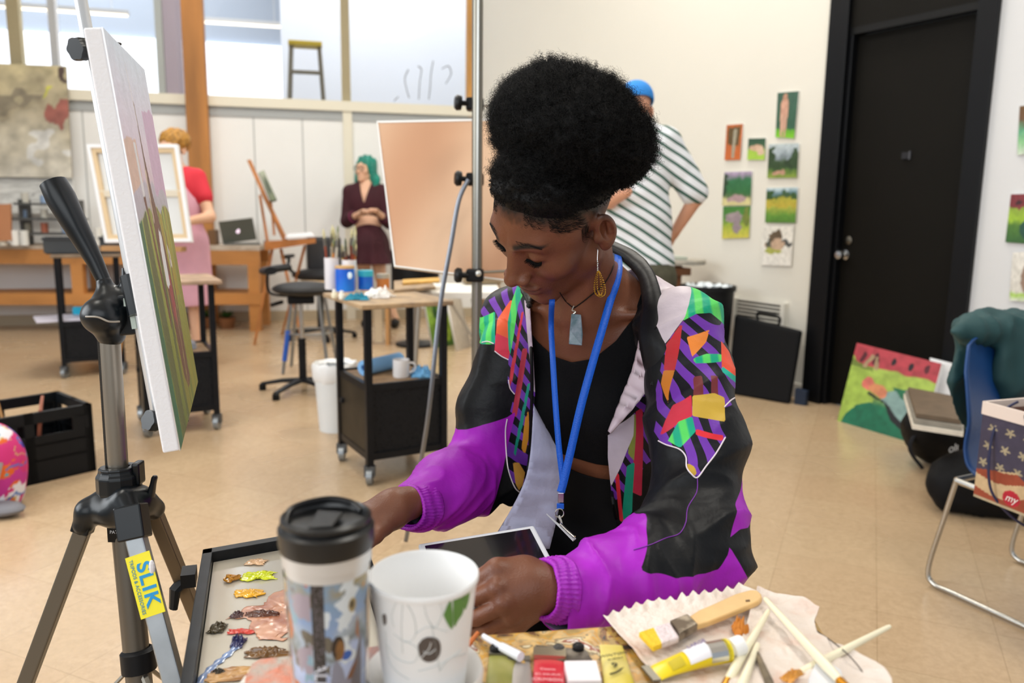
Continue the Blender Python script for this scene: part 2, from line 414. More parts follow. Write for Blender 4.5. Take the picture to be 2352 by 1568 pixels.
# lower back wall: white boards between posts
struct(wallbox(MB(), BL, AC, 0, ZR0, bn, .12).build('wall_back', PANELM))
o = MB(); wallbox(o, BL, AC, ZR0, ZR1, -bn, .05); wallbox(o, BL, AC, ZR0, ZR1, bn, .12); struct(o.build('trim_1', TRIMM))
o = MB(); wallbox(o, BL, AC, ZR0-.09, ZR0, -bn, .015); struct(o.build('trim_2', M('a9adae', .5)))
o = MB(); wallbox(o, BL, AC, 0, .1, -bn, .02); struct(o.build('baseboard_back', M('b8aa90', .6)))
o = MB(); wallbox(o, AC, rx_(1922)-rdir*.13, 0, .09, -rn, .012); wallbox(o, rx_(2205)+rdir*.1, RE, 0, .09, -rn, .012); struct(o.build('baseboard_right', M('d8d4ca', .6)))
def post(name, px, w, z0, z1, m, out=.04, wall='b', depth=.1):
    c = bx_(px) if wall == 'b' else rx_(px); dr = bdir if wall == 'b' else rdir; n = bn if wall == 'b' else rn
    o = MB(); wallbox(o, c-dr*w/2, c+dr*w/2, z0, z1, -n, out); wallbox(o, c-dr*w/2, c+dr*w/2, z0, z1, n, depth); return struct(o.build(name, m))
post('trim_3', 802, .09, 0, ZR0, TRIMM, .03); post('trim_4', 801, .085, ZR1, ZT, M('dfd2ab', .6), .0)
post('trim_5', 66, .1, ZR1, ZT, M('dfd2ab', .6), .0)
post('trim_6', 1083, .1, ZR1-.1, ZT, M('c8924a', .6, var=.2, vscale=8, stretch=(1, 1, .2)), .02)
post('trim_7', 152, .06, ZR1, ZT, M('eef0f2', .6), .0)
# seams between the white boards
for k, px in enumerate((205, 590, 700)): post('trim_%d' % (8+k), px, .012, .1, ZR0-.09, M('b9bcbb', .7), .004)
# timber post in front of the wall
pc = bx_(468)+bn*.10
o = MB().box((pc.x, pc.y, ZT/2), (.19, .15, ZT), math.atan2(bdir.y, bdir.x))
tag(o.build('timber_post', M('b57a3c', .6, var=.35, vscale=5, stretch=(1, 1, .12)), bevel=.008), 'thick rough timber post standing before the white back wall', 'post')
# clerestory glass
glass = mat('window_glass', (1, 1, 1), 0.02, trans=1.0, ior=1.06, spec=.25)
ed = [BL, bx_(66), bx_(152), bx_(468), bx_(801), bx_(1083)]
for k in range(5):
    a, b = ed[k]+bdir*.05, ed[k+1]-bdir*.05
    o = MB(); wallbox(o, a-bn*.05, b-bn*.05, ZR1, ZT, bn, .006); struct(o.build('window_%d' % (k+1), glass))
# right wall with door opening
DL, DR = rx_(1922), rx_(2205)                    # door leaf edges at eye height
dz = RW(1965, 78).z
JW = .10
jl, jr = DL-rdir*.13, DR+rdir*JW
struct(wallbox(MB(), AC, jl, 0, ZT, rn, .15).build('wall_right', CREAM))
struct(wallbox(MB(), jr, RE, 0, ZT, rn, .15).build('wall_front_right', M('d9dbde', .85, var=.01, vscale=1)))
DOORM = M('100e0a', .6, var=.1, vscale=3, spec=.12); FRM = M('0d0e11', .4, spec=.2)
o = MB(); wallbox(o, jl, DL, 0, ZT, -rn, .03); wallbox(o, DR, jr, 0, ZT, -rn, .03); wallbox(o, jl, DL, 0, ZT, rn, .15); wallbox(o, DR, jr, 0, ZT, rn, .15)
wallbox(o, DL-rdir*.02, DL+rdir*.02, 0, dz, rn, .1)
struct(o.build('trim_12', FRM, bevel=.004))
o = MB(); wallbox(o, DL, DR, dz+.035, ZT, rn, .02); struct(o.build('trim_13', DOORM, bevel=.003))
o = MB(); wallbox(o, DL, DR, dz, dz+.04, rn, .1); struct(o.build('trim_14', M('0a0a0b', .5)))
dr_ = struct(wallbox(MB(), DL-rn*.05+rdir*.004, DR-rn*.05-rdir*.004, .008, dz-.006, rn, .045).build('door_1', DOORM))
hp = RW(1941, 585, -.05)
o = MB(); o.lathe([(.0, -.004), (.03, -.002), (.03, .006), (.012, .010), (.011, .03), (.024, .038), (.028, .052), (.022, .066), (0, .07)], hp, rn, 20); o.build('door_handle', CHROME, dr_, smooth=True)
o = MB(); o.lathe([(0, -.004), (.024, 0), (.024, .008), (.014, .012), (0, .013)], RW(1950, 552, -.05), rn, 20); o.build('deadbolt', M('77736a', .35, 1.0), dr_, smooth=True)
q = RW(2080, 357, -.045); m4 = Matrix.Translation(q) @ Matrix.Rotation(math.atan2(rdir.y, rdir.x), 4, 'Z')
o = MB().box(None, (.04, .012, .035), mtx=m4); o.build('name_plate', M('26262a', .5), dr_)
o = MB().box(None, (.006, .016, .045), mtx=m4 @ Matrix.Translation((.026, 0, 0))); o.build('plate_edge', M('55565c', .4), dr_)
# ceiling with light fittings (the lamps the room has)
struct(MB().prism([Vector((v[0], v[1], ZT)) for v in (BL, AC, RE, (RE.x, -3.6), (BL.x, -3.6))], (0, 0, 1), .1).build('ceiling', M('e9e9e6', .9)))
def fitting(x, y, z, ln, w, rz, power, label, col=(1, .96, .88)):
    t = thing('ceiling_light', label, 'light', (x, y, z), rz, 'ceiling lights above the studio' if z > 4 else None)
    MB().box((0, 0, .04), (w+.04, ln+.04, .07)).build('housing', WHITE, t, world=False)
    MB().box((0, 0, 0), (w, ln, .015)).build('diffuser', M('fff8ea', .5, emit=1.5), t, world=False)
    l = bpy.data.lights.new('lamp', 'AREA'); l.shape = 'RECTANGLE'; l.size = w; l.size_y = ln; l.energy = power; l.color = col
    lo = bpy.data.objects.new('lamp', l); COL.objects.link(lo); lo.parent = t; lo.location = (0, 0, -.02)
    return t
for (x, y, pw, lb) in ((-2.2, 1.6, 55, 'near left'), (1.6, 1.0, 55, 'near right'), (-2.2, 5.2, 95, 'far left'), (1.0, 4.9, 80, 'far right')): fitting(x, y, ZT-.1, 1.8, .6, 0, pw*1.12, 'long fluorescent ceiling light over the studio floor, %s one' % lb)
# ---- room behind the clerestory
o = MB(); nb = -bn
f0 = BL+nb*5.5; f1 = AC+nb*5.5+bdir*3
struct(wallbox(MB(), f0, f1, 0, 5.6, bn, .1).build('wall_far', M('c9d2de', .9)))
pa = bx_(610)+nb*.9+Vector((.0, 0, 0)); pb = bx_(600)+nb*5.4
struct(wallbox(MB(), bx_(640)+nb*2.2, AC+nb*1.3+bdir*2.6, 0, 5.6, bn, .1).build('wall_partition', M('e1e6ee', .9)))
struct(wallbox(MB(), BL+nb*.2-bdir*.2, BL+nb*6, 0, 5.6, bdir, .1).build('wall_far_left', M('d5dbe4', .9)))
cc = (BL+AC)/2+nb*3.2
struct(MB().box((cc.x, cc.y, 5.65), (17, 8, .1), math.atan2(bdir.y, bdir.x)).build('ceiling_far', M('c9d4e2', .9)))
for px, py, wd_ in ((100, 22, 2.0), (545, 55, 1.2)):
    p = PL(px, py, A0+nb*3.4, bn)
    t = thing('strip_light', 'strip light glowing in next room, %s one seen over the rail' % ('left' if px < 300 else 'right'), 'light', p, math.atan2(bdir.y, bdir.x)+(.02 if px < 300 else 0))
    MB().box((0, 0, .03), (wd_, .1, .05)).build('housing', WHITE, t, world=False)
    for sx_ in (-.4, .4): MB().tube([(wd_*sx_, 0, .05), (wd_*sx_, 0, 5.6-p.z)], .006, 6).build('hanger', WHITE, t, world=False)
    MB().box((0, 0, 0), (wd_-.04, .07, .03)).build('tube', M('fff3dc', .5, emit=2.2), t, world=False)
p = (BL*.45+AC*.55)+nb*2.6
area('next_room_fill', (p.x-1.5, p.y+1, 5.3), (p.x-1.5, p.y+1.2, 0), 5, 2.5, 170, (.9, .95, 1))  # added fill lamp, brightens the room behind the glass
p = bx_(880)+nb*.55
area('next_room_fill', (p.x, p.y, 5.2), (p.x, p.y+.5, 2.2), 4.5, .7, 170, (.93, .96, 1))  # added fill lamp before the partition, makes its panels paler
# bright window band in the far room
o = MB(); wallbox(o, f0-nb*.04+bdir*1, bx_(470)+nb*5.46+bdir*1.3, 2.3, PL(400, 92, A0+nb*5.46, bn).z, -nb*-1, .02)
w6 = struct(o.build('window_6', M('f4f8ff', .5, emit=1.25)))
for k, (px, wd_) in enumerate(((282, .09), (318, .16))):
    c = bx_(px)+nb*2.6; struct(MB().box((c.x, c.y, 2.8), (wd_, wd_, 5.6)).build('trim_%d' % (15+k), M('c3c3b8' if k == 0 else 'b9a9ae', .7)))
# stepladder top seen through the glass
lp = bx_(697)+nb*.75; sc = .12
def lad(px, py): return PL(px, py, A0+nb*.75, bn)
t = thing('stepladder', 'grey stepladder with yellow top cap seen through clerestory glass', 'ladder', Vector((lad(697, 160).x, lad(697, 160).y, 0)))
tl, tr = lad(669, 100), lad(733, 106); h0 = tl.z
w2 = (tr-tl).length/2; c = (tl+tr)/2; ax = bdir
o = MB()
MB().box(None, (w2*2+.06, .22, .05), mtx=Matrix.Translation((c.x, c.y, c.z)) @ Matrix.Rotation(math.atan2(ax.y, ax.x), 4, 'Z')).build('top_cap', M('b5a02a', .5), t, bevel=.01)
GL = M('6f6a5c', .5)
for s in (-1, 1):
    for fy in (-1, 1):
        a = c+ax*(s*w2)+bn*(.07*fy); b_ = Vector((a.x+ax.x*s*.16, a.y+ax.y*s*.16, 0))+bn*(.45*fy)
        MB().tube([a, b_], .022, 6).build('leg', GL, t)
for k in range(5):
    z_ = c.z-.3-k*.32; f = (c.z-z_)/c.z; wv = w2+.16*f; cc2 = Vector((c.x, c.y, z_))+bn*(.07+.45*f)
    MB().box(None, (wv*2, .08, .03), mtx=Matrix.Translation(cc2) @ Matrix.Rotation(math.atan2(ax.y, ax.x), 4, 'Z')).build('step', GL, t)
# charcoal marks on the glass panel by the corner and small marks on lower wall
def stroke(pts, r, px0=None): return [BW(a, b, .008) for a, b in pts]
o = MB()
for pts in (((938, 160), (930, 180), (934, 205), (940, 225)), ((960, 152), (968, 160), (964, 190), (962, 228)), ((995, 140), (990, 170), (988, 200), (985, 228)), ((1015, 158), (1030, 152), (1036, 170), (1024, 192)), ((905, 232), (915, 222))):
    o.tube(spline(stroke(pts, 0)), .016, 6, flat=.25)
tag(o.build('charcoal_drawing', M('6e7070', .9)), 'loose grey charcoal marks drawn on pale glass panel near corner', 'drawing')
# ================================================================== BODIES
def head_fn(P, detail=True):
    x = np.abs(P[:, 0]); Q = np.stack([x, P[:, 1], P[:, 2]], -1)      # symmetric; y forward, z up, origin between the ears
    d = el(P, (0, -.014, .043), (.0735, .091, .080))
    d = smin(d, el(P, (0, .030, .02), (.064, .055, .060)), .02)
    d = smin(d, el(P, (0, .030, -.025), (.058, .052, .060)), .02)
    d = smin(d, cp(Q, (.050, .006, -.052), (.012, .068, -.088), .016, .015), .022)
    d = smin(d, el(P, (0, .074, -.088), (.019, .014, .014)), .018)
    d = smin(d, el(Q, (.042, .056, -.012), (.020, .020, .018)), .022)
    d = smin(d, cp(Q, (.012, .078, .040), (.040, .066, .040), .011, .009), .016)
    d = smin(d, el(P, (0, .066, -.052), (.030, .025, .026)), .018)
    d = smax(d, -el(Q, (.032, .094, .021), (.0175, .020, .012)), .014)
    d = smin(d, el(Q, (.0315, .0675, .020), (.0155, .0145, .0135)), .004)
    d = smin(d, cp(P, (0, .074, .026), (0, .088, -.016), .0085, .0150), .012)
    d = smin(d, cp(P, (0, .080, .030), (0, .104, -.012), .0065, .0090), .010)
    d = smin(d, el(P, (0, .1080, -.0165), (.0115, .0105, .0100)), .006)
    d = smin(d, el(Q, (.0145, .0975, -.0205), (.0080, .0105, .0078)), .005)
    if detail:
        d = smax(d, -el(Q, (.0080, .1035, -.0290), (.0040, .0065, .0045)), .003)
        d = smax(d, -el(P, (0, .0985, -.0395), (.0028, .006, .009)), .005)
    d = smin(d, el(P, (0, .0880, -.0485), (.0230, .0100, .0062)), .004)
    d = smin(d, el(P, (0, .0862, -.0600), (.0200, .0112, .0076)), .004)
    d = smax(d, -el(P, (0, .0985, -.0540), (.0230, .0130, .0011)), .003)
    # ears
    a = math.radians(26); R = np.array([[math.cos(a), math.sin(a), 0], [-math.sin(a), math.cos(a), 0], [0, 0, 1]]).T
    e = el(Q, (.0800, -.016, .004), (.0085, .0162, .0300), R)
    e = smax(e, -el(Q, (.0890, -.0120, .007), (.0140, .0098, .0205), R), .002); e = smin(e, cp(Q, (.0820, -.017, -.012), (.0835, -.021, .014), .0028, .0026), .003)
    e = smin(e, el(Q, (.0765, .000, -.001), (.005, .0055, .008)), .006)
    e = smin(e, el(Q, (.0770, -.010, -.023), (.0055, .0085, .0100)), .012)
    return smin(d, e, .007)
def basis(right, fwd, up): return np.array([list(right), list(fwd), list(up)], 'f').T     # columns
def frame(fwd, up=(0, 0, 1)):
    f = Vector(fwd).normalized(); r = f.cross(Vector(up)).normalized(); u = r.cross(f); return basis(r, f, u)
def hand_fn(P, wrist, kn, fingers, thumb, s=1.0):
    """kn: four knuckles; fingers: four chains after the knuckle; thumb: chain from the wrist side"""
    d = None; wr = np.array(wrist)
    for i, k in enumerate(kn):
        kk = np.array(k); st = wr+(np.array(kn[i])-np.mean(kn, 0))*.45
        e = cp(P, st, kk, .0145*s, (.0112-.0008*abs(i-1))*s); d = e if d is None else smin(d, e, .013*s)
    for i, c in enumerate(fingers):
        r0 = (.0092, .0093, .0088, .0078)[i]*s; m = len(c); f = None
        pts = [kn[i]]+list(c); rs = [r0*1.08]+[r0*(1-.07*(j+1)) for j in range(m)]
        e = ch(P, pts, rs, .002*s)
        d = smin(d, e, .0035*s)
    m = len(thumb); e = ch(P, thumb, [.0155*s, .0125*s, .0105*s, .0090*s, .008*s][:m], .004*s)
    return smin(d, e, .006*s)
def scale_curl(wr, el_, s, side, curl=.5, spread=1.0, palm=None):
    """relaxed curled hand: chains from wrist along (wr-el_) direction, palm normal given"""
    d = (Vector(wr)-Vector(el_)).normalized(); p = Vector(palm).normalized(); p = (p-d*p.dot(d)).normalized(); c = d.cross(p)*side
    wr = Vector(wr); kn, fs = [], []
    for i in range(4):
        L = (.078, .083, .078, .070)[i]*s; k = wr+d*L+c*((-.030+.020*i)*s*spread); kn.append(k)
        segs = [(.040, .024, .018), (.045, .028, .018), (.041, .026, .018), (.031, .019, .016)][i]; a = curl*.7+i*.08; q = k; ch_ = []
        for sg in segs:
            q = q+(d*math.cos(a)+p*math.sin(a))*(sg*s); ch_.append(q); a += curl
        fs.append(ch_)
    b = wr+d*.012*s-c*.024*s
    th = [b, b+d*.035*s-c*.022*s+p*.012*s, b+d*.062*s-c*.028*s+p*.024*s, b+d*.082*s-c*.024*s+p*.034*s]
    return wr, kn, fs, th
def sdf_obj(name, fn, lo, hi, h, m, parent, sm=1, label=None, cut=None, wr=None, th=None, off=-1):
    V, Q = nets(fn, lo, hi, h); V = smooth_mesh(V, Q, sm)
    if wr is not None: V = V+normals(V, Q)*wr(V)[:, None]
    if cut is not None: V, Q, _ = clip(V, Q, cut(V))
    me = np_mesh(name, V, Q); o = link_mesh(name, me, m, parent, True, True)
    if th: solid(o, th, off)
    if label: o['label'] = label
    return o
def bounds(pts, pad):
    a = np.array([list(p) for p in pts]); return a.min(0)-pad, a.max(0)+pad
def join_data(parts):
    Vs, Qs, o = [], [], 0
    for V, Q in parts: Vs.append(V); Qs.append(Q+o); o += len(V)
    return np.vstack(Vs), np.vstack(Qs)
def head_part(C, R, s, h, neck=None):
    C = np.array(C)
    def fn(P):
        L = ((P-C) @ R)/s; d = head_fn(L, h < .003)*s
        if neck is not None: d = smin(d, cp(P, neck[0], neck[1], neck[2], neck[3]), .02)
        return d
    lo, hi = bounds([C]+([neck[1]] if neck else []), .15*s); return nets(fn, lo, hi, h)
def frac(a, b, t): return Vector(a)+(Vector(b)-Vector(a))*t

def figure(name, label, J, skin, h=.009, hands=None, hf=None):
    """J: joints. returns root, body nets joined in one mesh"""
    t = thing(name, label, 'person', Vector((J['pelvis'][0], J['pelvis'][1], 0)))
    up = Vector(J['neck'])-Vector(J['pelvis'])
    def fn(P):
        d = cp(P, J['neck'], J['head'], .052, .05)
        ch_ = frac(J['neck'], J['pelvis'], .28); R = frame(J['facing'], up)
        d = smin(d, el(P, ch_, (.15, .10, .17), R), .05); d = smin(d, el(P, frac(J['neck'], J['pelvis'], .66), (.13, .095, .15), R), .05)
        d = smin(d, el(P, J['pelvis'], (.165, .115, .13), R), .05)
        for s in 'LR':
            d = smin(d, cp(P, J['neck'], J['sh'+s], .05, .05), .04)
            d = smin(d, ch(P, [J['sh'+s], J['el'+s], J['wr'+s]], [.047, .038, .026], .02), .02)
            hip = Vector(J['pelvis'])+(Vector(J['sh'+s])-frac(J['shL'], J['shR'], .5))*.45
            d = smin(d, ch(P, [hip, J['kn'+s], J['an'+s]], [.085, .052, .034], .02), .03)
        return d
    pts = [J[k] for k in J if k != 'facing']; lo, hi = bounds(pts, .16)
    parts = [nets(fn, lo, hi, h)]
    parts.append(head_part(J['head'], frame(J['look']), 1.0, .005))
    for q in (hands or []):
        lo, hi = bounds([q[0]]+list(q[1])+[p for c in q[2] for p in c]+list(q[3]), .03)
        parts.append(nets(lambda P: hand_fn(P, *q), lo, hi, .004))
    V, Q = join_data(parts); me = np_mesh('body', V, Q); link_mesh('body', me, skin, t)
    return t
# ================================================================== BACKGROUND PEOPLE
SK1 = mat('skin', 'd9a184', .5, sss=.1, var=.05, vscale=6); SK2 = mat('skin', 'e2b496', .5, sss=.1, var=.05, vscale=6)
def shirt_sleeves(P, J, s, r0, r1, t): return cp(P, J['sh'+s], frac(J['sh'+s], J['el'+s], t), r0, r1)

# --- the man in the striped shirt and blue beanie
D = 3.95
m_ = lambda px, py, dd=0.0: W(px, py, D+dd)
J = dict(pelvis=m_(1470, 640), neck=m_(1448, 295), head=m_(1458, 260, -.02), facing=(.55, .8, .0), look=(-.2, .95, -.35),
         shL=m_(1395, 345, .1), shR=m_(1525, 330, -.08), elL=m_(1400, 460, -.1), elR=m_(1600, 452, -.05), wrL=m_(1440, 440, -.3), wrR=m_(1552, 530, .05),
         knL=m_(1440, 850), knR=m_(1505, 850), anL=m_(1450, 1010), anR=m_(1520, 1010))
for k in ('anL', 'anR'): J[k].z = .08
for k in ('knL', 'knR'): J[k].z = .5; J[k].x = J['pelvis'].x+(.1 if k == 'knR' else -.1); J[k].y = J['pelvis'].y
for k in ('anL', 'anR'): J[k].x = J['pelvis'].x+(.12 if k == 'anR' else -.1); J[k].y = J['pelvis'].y+.05
hr = scale_curl(J['wrR'], J['elR'], 1, -1, .4, palm=(-.6, .6, 0))
man = figure('person', 'man in blue beanie and green striped white shirt, hand at hip, seen from behind', J, SK1, hands=[hr])
STR = mat('striped_jersey', 'e9edf2', .85); nt = STR.node_tree
t_ = nt.nodes.new('ShaderNodeTexCoord'); mp = nt.nodes.new('ShaderNodeMapping'); wv = nt.nodes.new('ShaderNodeTexWave'); rp = nt.nodes.new('ShaderNodeValToRGB')
wv.bands_direction = 'Z'; wv.inputs['Scale'].default_value = 7.2; wv.inputs['Distortion'].default_value = 1.2; wv.inputs['Detail'].default_value = 1; wv.inputs['Detail Scale'].default_value = .6
mp.inputs['Rotation'].default_value = (0, -.55, 0); nt.links.new(t_.outputs['Object'], mp.inputs[0]); nt.links.new(mp.outputs[0], wv.inputs[0])
rp.color_ramp.elements[0].position = .72; rp.color_ramp.elements[0].color = lin('e6eaf0'); rp.color_ramp.elements[1].position = .8; rp.color_ramp.elements[1].color = lin('3d6256')
nt.links.new(wv.outputs[0], rp.inputs[0]); nt.links.new(rp.outputs[0], nt.nodes['Principled BSDF'].inputs['Base Color'])
R_ = frame(J['facing'], Vector(J['neck'])-Vector(J['pelvis']))
def shirt(P):
    d = el(P, frac(J['neck'], J['pelvis'], .27), (.205, .13, .20), R_)
    d = smin(d, el(P, frac(J['neck'], J['pelvis'], .62), (.185, .135, .24), R_), .06)
    d = smin(d, el(P, frac(J['neck'], J['pelvis'], .9), (.175, .13, .14), R_), .06)
    for s in 'LR':
        d = smin(d, cp(P, J['neck'], J['sh'+s], .066, .075), .05); d = smin(d, shirt_sleeves(P, J, s, .078, .070, .92), .03)
    return d
lo, hi = bounds([J['shL'], J['shR'], J['elR'], J['elL'], J['pelvis'], J['neck']], .2)
sdf_obj('shirt', shirt, lo, hi, .011, STR, man, 2, wr=lambda V: .012*fbm(V*np.array((1, 1, .5)), 9), cut=lambda V: np.maximum(J['pelvis'][2]-.09-V[:, 2], np.where(np.linalg.norm(V-np.array(J['neck']), axis=1) < .085, .01, -1)), th=.006)
C_, R2 = np.array(J['head']), frame(J['look'])
sdf_obj('beanie', lambda P: el((P-C_) @ R2, (0, -.02, .06), (.09, .108, .092)), C_-.2, C_+.2, .009, M('2f8be0', .85, bump=.4, bscale=90), man, 1,
        cut=lambda V: .035-((V-C_) @ R2)[:, 2]+.0*V[:, 0], th=.008)
pg = [J['pelvis']+(Vector(J['sh'+s])-frac(J['shL'], J['shR'], .5))*.45 for s in 'LR']
def shorts(P):
    d = el(P, J['pelvis'], (.18, .13, .15), R_)
    for s, g in zip('LR', pg): d = smin(d, ch(P, [g, J['kn'+s]], [.105, .085]), .04)
    return d
lo, hi = bounds([J['pelvis'], J['knL'], J['knR']], .2)
sdf_obj('shorts', shorts, lo, hi, .014, M('4b4a3a', .8, var=.5, vscale=14), man, 1, cut=lambda V: V[:, 2]-J['pelvis'][2]-.08)
for s in 'LR':
    a = J['an'+s]; o = MB(); o.ball((a[0], a[1]+.06, .045), (.05, .14, .045), 14); o.build('shoe', DARK, man, smooth=True)

# --- the woman with teal hair
D = 7.7
m_ = lambda px, py, dd=0.0: W(px, py, D+dd)
J = dict(pelvis=m_(848, 570), neck=m_(842, 425, 0), head=m_(838, 392, -.03), facing=(.05, -1, 0), look=(-.45, -.85, .02),
         shL=m_(880, 440), shR=m_(803, 440), elL=m_(893, 510, 0), elR=m_(797, 508, 0), wrL=m_(868, 488, -.2), wrR=m_(830, 488, -.2),
         knL=m_(872, 660), knR=m_(836, 660), anL=m_(905, 742), anR=m_(838, 742))
for k, zz in (('knL', .48), ('knR', .48), ('anL', .08), ('anR', .08)): J[k] = Vector((J[k].x, J['pelvis'].y, zz))
hands = [scale_curl(J['wrL'], J['elL'], .85, 1, .35, palm=(0, -.3, -1)), scale_curl(J['wrR'], J['elR'], .85, -1, .35, palm=(0, -.3, -1))]
tw = figure('person', 'woman with teal hair in a burgundy dress clasping her hands near back wall', J, SK2, hands=hands)
DR_ = M('3b0f1c', .85, var=.2, vscale=5)
R_ = frame(J['facing'])
hem = .62
def dress(P):
    d = el(P, frac(J['neck'], J['pelvis'], .3), (.185, .125, .19), R_); d = smin(d, el(P, J['pelvis']+Vector((0, 0, .05)), (.18, .14, .2), R_), .06)
    d = smin(d, cp(P, J['pelvis'], Vector((J['pelvis'].x+.03, J['pelvis'].y, hem-.1)), .175, .235), .06)
    for s in 'LR':
        d = smin(d, cp(P, J['neck'], J['sh'+s], .055, .065), .05); d = smin(d, ch(P, [J['sh'+s], J['el'+s], frac(J['el'+s], J['wr'+s], .35)], [.066, .062, .066], .02), .02)
    return d
lo, hi = bounds([J['shL'], J['shR'], J['elL'], J['elR'], Vector((J['pelvis'].x, J['pelvis'].y, hem-.1)), J['wrL']], .27)
def neckcut(V):
    nx = V[:, 0]-J['neck'].x; nz = V[:, 2]-J['neck'].z; vcut = np.where(V[:, 1] < J['neck'].y+.02, nz+.19-np.abs(nx)*3.6, nz-.04)
    return np.maximum(hem-V[:, 2], np.where(np.abs(nx) < .09, vcut, -1)*.3)
sdf_obj('dress', dress, lo, hi, .013, DR_, tw, 2, cut=neckcut, wr=lambda V: .02*np.sin(np.arctan2(V[:, 1]-J['pelvis'].y, V[:, 0]-J['pelvis'].x)*9)*np.clip((1.0-V[:, 2])*2, 0, 1), th=.006)
for s in 'LR':
    a, b = frac(J['el'+s], J['wr'+s], .33), frac(J['el'+s], J['wr'+s], .5); MB().tube([a, b], [.06, .058], 16).build('cuff', M('701543', .6), tw, smooth=True)
C2, R3 = np.array(J['head']), frame(J['look'])
def hair_t(P):
    L = (P-C2) @ R3; d = el(L, (0, -.03, .055), (.098, .112, .098))
    for s in (-1, 1): d = smin(d, ch(L, [(s*.075, -.02, .03), (s*.1, -.03, -.08), (s*.108, -.02, -.19)], [.036, .042, .03], .02), .03)
    d = smin(d, el(L, (0, -.075, -.06), (.1, .05, .15)), .03); return smax(d, -el(L, (-.012, .095, -.02), (.064, .075, .088)), .02)
sdf_obj('hair', hair_t, C2-.32, C2+.32, .009, M('15806f', .55, var=.35, vscale=30, stretch=(1, 1, .2)), tw, 1, wr=lambda V: .006*np.sin(V[:, 0]*130))
gl = MB()
for s in (-1, 1):
    c = C2+R3 @ np.array((s*.033, .094, .018)); r3, u3 = Vector(R3[:, 0]), Vector(R3[:, 2])
    gl.tube([Vector(c)+r3*(.026*math.cos(a))+u3*(.021*math.sin(a)) for a in np.linspace(0, 6.3, 15)], .003, 5)
gl.build('glasses', BLACK, tw)
for s in 'LR':
    a = J['an'+s]; o = MB(); o.ball((a.x, a.y-.06, .045), (.045, .13, .045), 14); o.build('shoe', M('0c0c0e', .5), tw, smooth=True)

# --- person in red shirt and pink apron behind a stretched canvas
D = 5.6
m_ = lambda px, py, dd=0.0: W(px, py, D+dd)
J = dict(pelvis=m_(420, 560), neck=m_(405, 395), head=m_(398, 345, -.05), facing=(-.15, -1, 0), look=(-.35, -.9, -.15),
         shL=m_(452, 408), shR=m_(350, 408), elL=m_(482, 498, -.05), elR=m_(340, 500, 0), wrL=m_(425, 510, -.25), wrR=m_(330, 470, -.25),
         knL=m_(440, 650), knR=m_(395, 650), anL=m_(440, 780), anR=m_(400, 780))
for k, zz in (('knL', .5), ('knR', .5), ('anL', .08), ('anR', .08)): J[k] = Vector((J[k].x, J['pelvis'].y, zz))
rp_ = figure('person', 'blond person in red shirt and pink apron behind a stretched canvas', J, SK2, hands=[scale_curl(J['wrL'], J['elL'], 1, 1, .4, palm=(0, 0, -1))])
R_ = frame(J['facing'])
def rs(P):
    d = el(P, frac(J['neck'], J['pelvis'], .3), (.175, .12, .19), R_); d = smin(d, el(P, frac(J['neck'], J['pelvis'], .7), (.15, .115, .16), R_), .05)
    for s in 'LR':
        d = smin(d, cp(P, J['neck'], J['sh'+s], .055, .062), .04); d = smin(d, shirt_sleeves(P, J, s, .062, .066, .5), .02)
    return d
lo, hi = bounds([J['shL'], J['shR'], J['pelvis'], J['neck']], .22)
sdf_obj('shirt', rs, lo, hi, .012, M('d02a3c', .8), rp_, 1, cut=lambda V: np.where(np.linalg.norm(V-np.array(J['neck']), axis=1) < .1, .01, -1), th=.006)
def apr(P):
    d = el(P, frac(J['neck'], J['pelvis'], .55), (.165, .14, .26), R_); d = smin(d, cp(P, J['pelvis'], J['pelvis']-Vector((0, 0, .38)), .185, .20), .05); return d
def aprcut(V):
    fr = (V-np.array(J['pelvis'])) @ R_; return np.maximum(J['pelvis'].z-.42-V[:, 2], np.maximum(-(fr[:, 1])-.03, (fr[:, 2]-.46)+np.abs(fr[:, 0]+.02)*1.5))
lo, hi = bounds([J['neck'], J['pelvis'], J['pelvis']-Vector((0, 0, .5))], .26)
sdf_obj('apron', apr, lo, hi, .012, M('dba7bb', .8, var=.12, vscale=5), rp_, 1, cut=aprcut, th=.004, off=0)
C2b, R3b = np.array(J['head']), frame(J['look'])
sdf_obj('hair', lambda P: smax(el((P-C2b) @ R3b, (0, -.03, .06), (.1, .112, .092)), -el((P-C2b) @ R3b, (0, .11, -.02), (.075, .07, .095)), .02), C2b-.2, C2b+.2, .009, M('a5762f', .6, var=.4, vscale=40), rp_, 1, wr=lambda V: .006*vn(V, 60))
for s in 'LR':
    a = J['an'+s]; o = MB(); o.ball((a.x, a.y-.06, .045), (.045, .13, .045), 14); o.build('shoe', M('2a2422', .5), rp_, smooth=True)
# ================================================================== BACKGROUND FURNITURE
def flat(v, z=0.0): return Vector((v.x, v.y, z))
def caster(parent, p, r=.035):
    p = Vector(p); o = MB(); o.mi = 0; o.tube([(p.x-.012, p.y, r), (p.x+.012, p.y, r)], r, 16); c = o.build('caster_wheel', M('8d9296', .35, .6), parent, smooth=True)
    MB().box((p.x, p.y, r*1.7), (.045, .03, r*1.3)).build('caster_fork', M('5c6064', .4, .8), parent)
MESH = mat('black_mesh', '14161a', .5); nt = MESH.node_tree
b_ = nt.nodes['Principled BSDF']; vt = nt.nodes.new('ShaderNodeTexVoronoi'); vt.inputs['Scale'].default_value = 85; tcn = nt.nodes.new('ShaderNodeTexCoord'); nt.links.new(tcn.outputs['Object'], vt.inputs['Vector'])
mr = nt.nodes.new('ShaderNodeMath'); mr.operation = 'GREATER_THAN'; mr.inputs[1].default_value = .28; nt.links.new(vt.outputs['Distance'], mr.inputs[0]); 
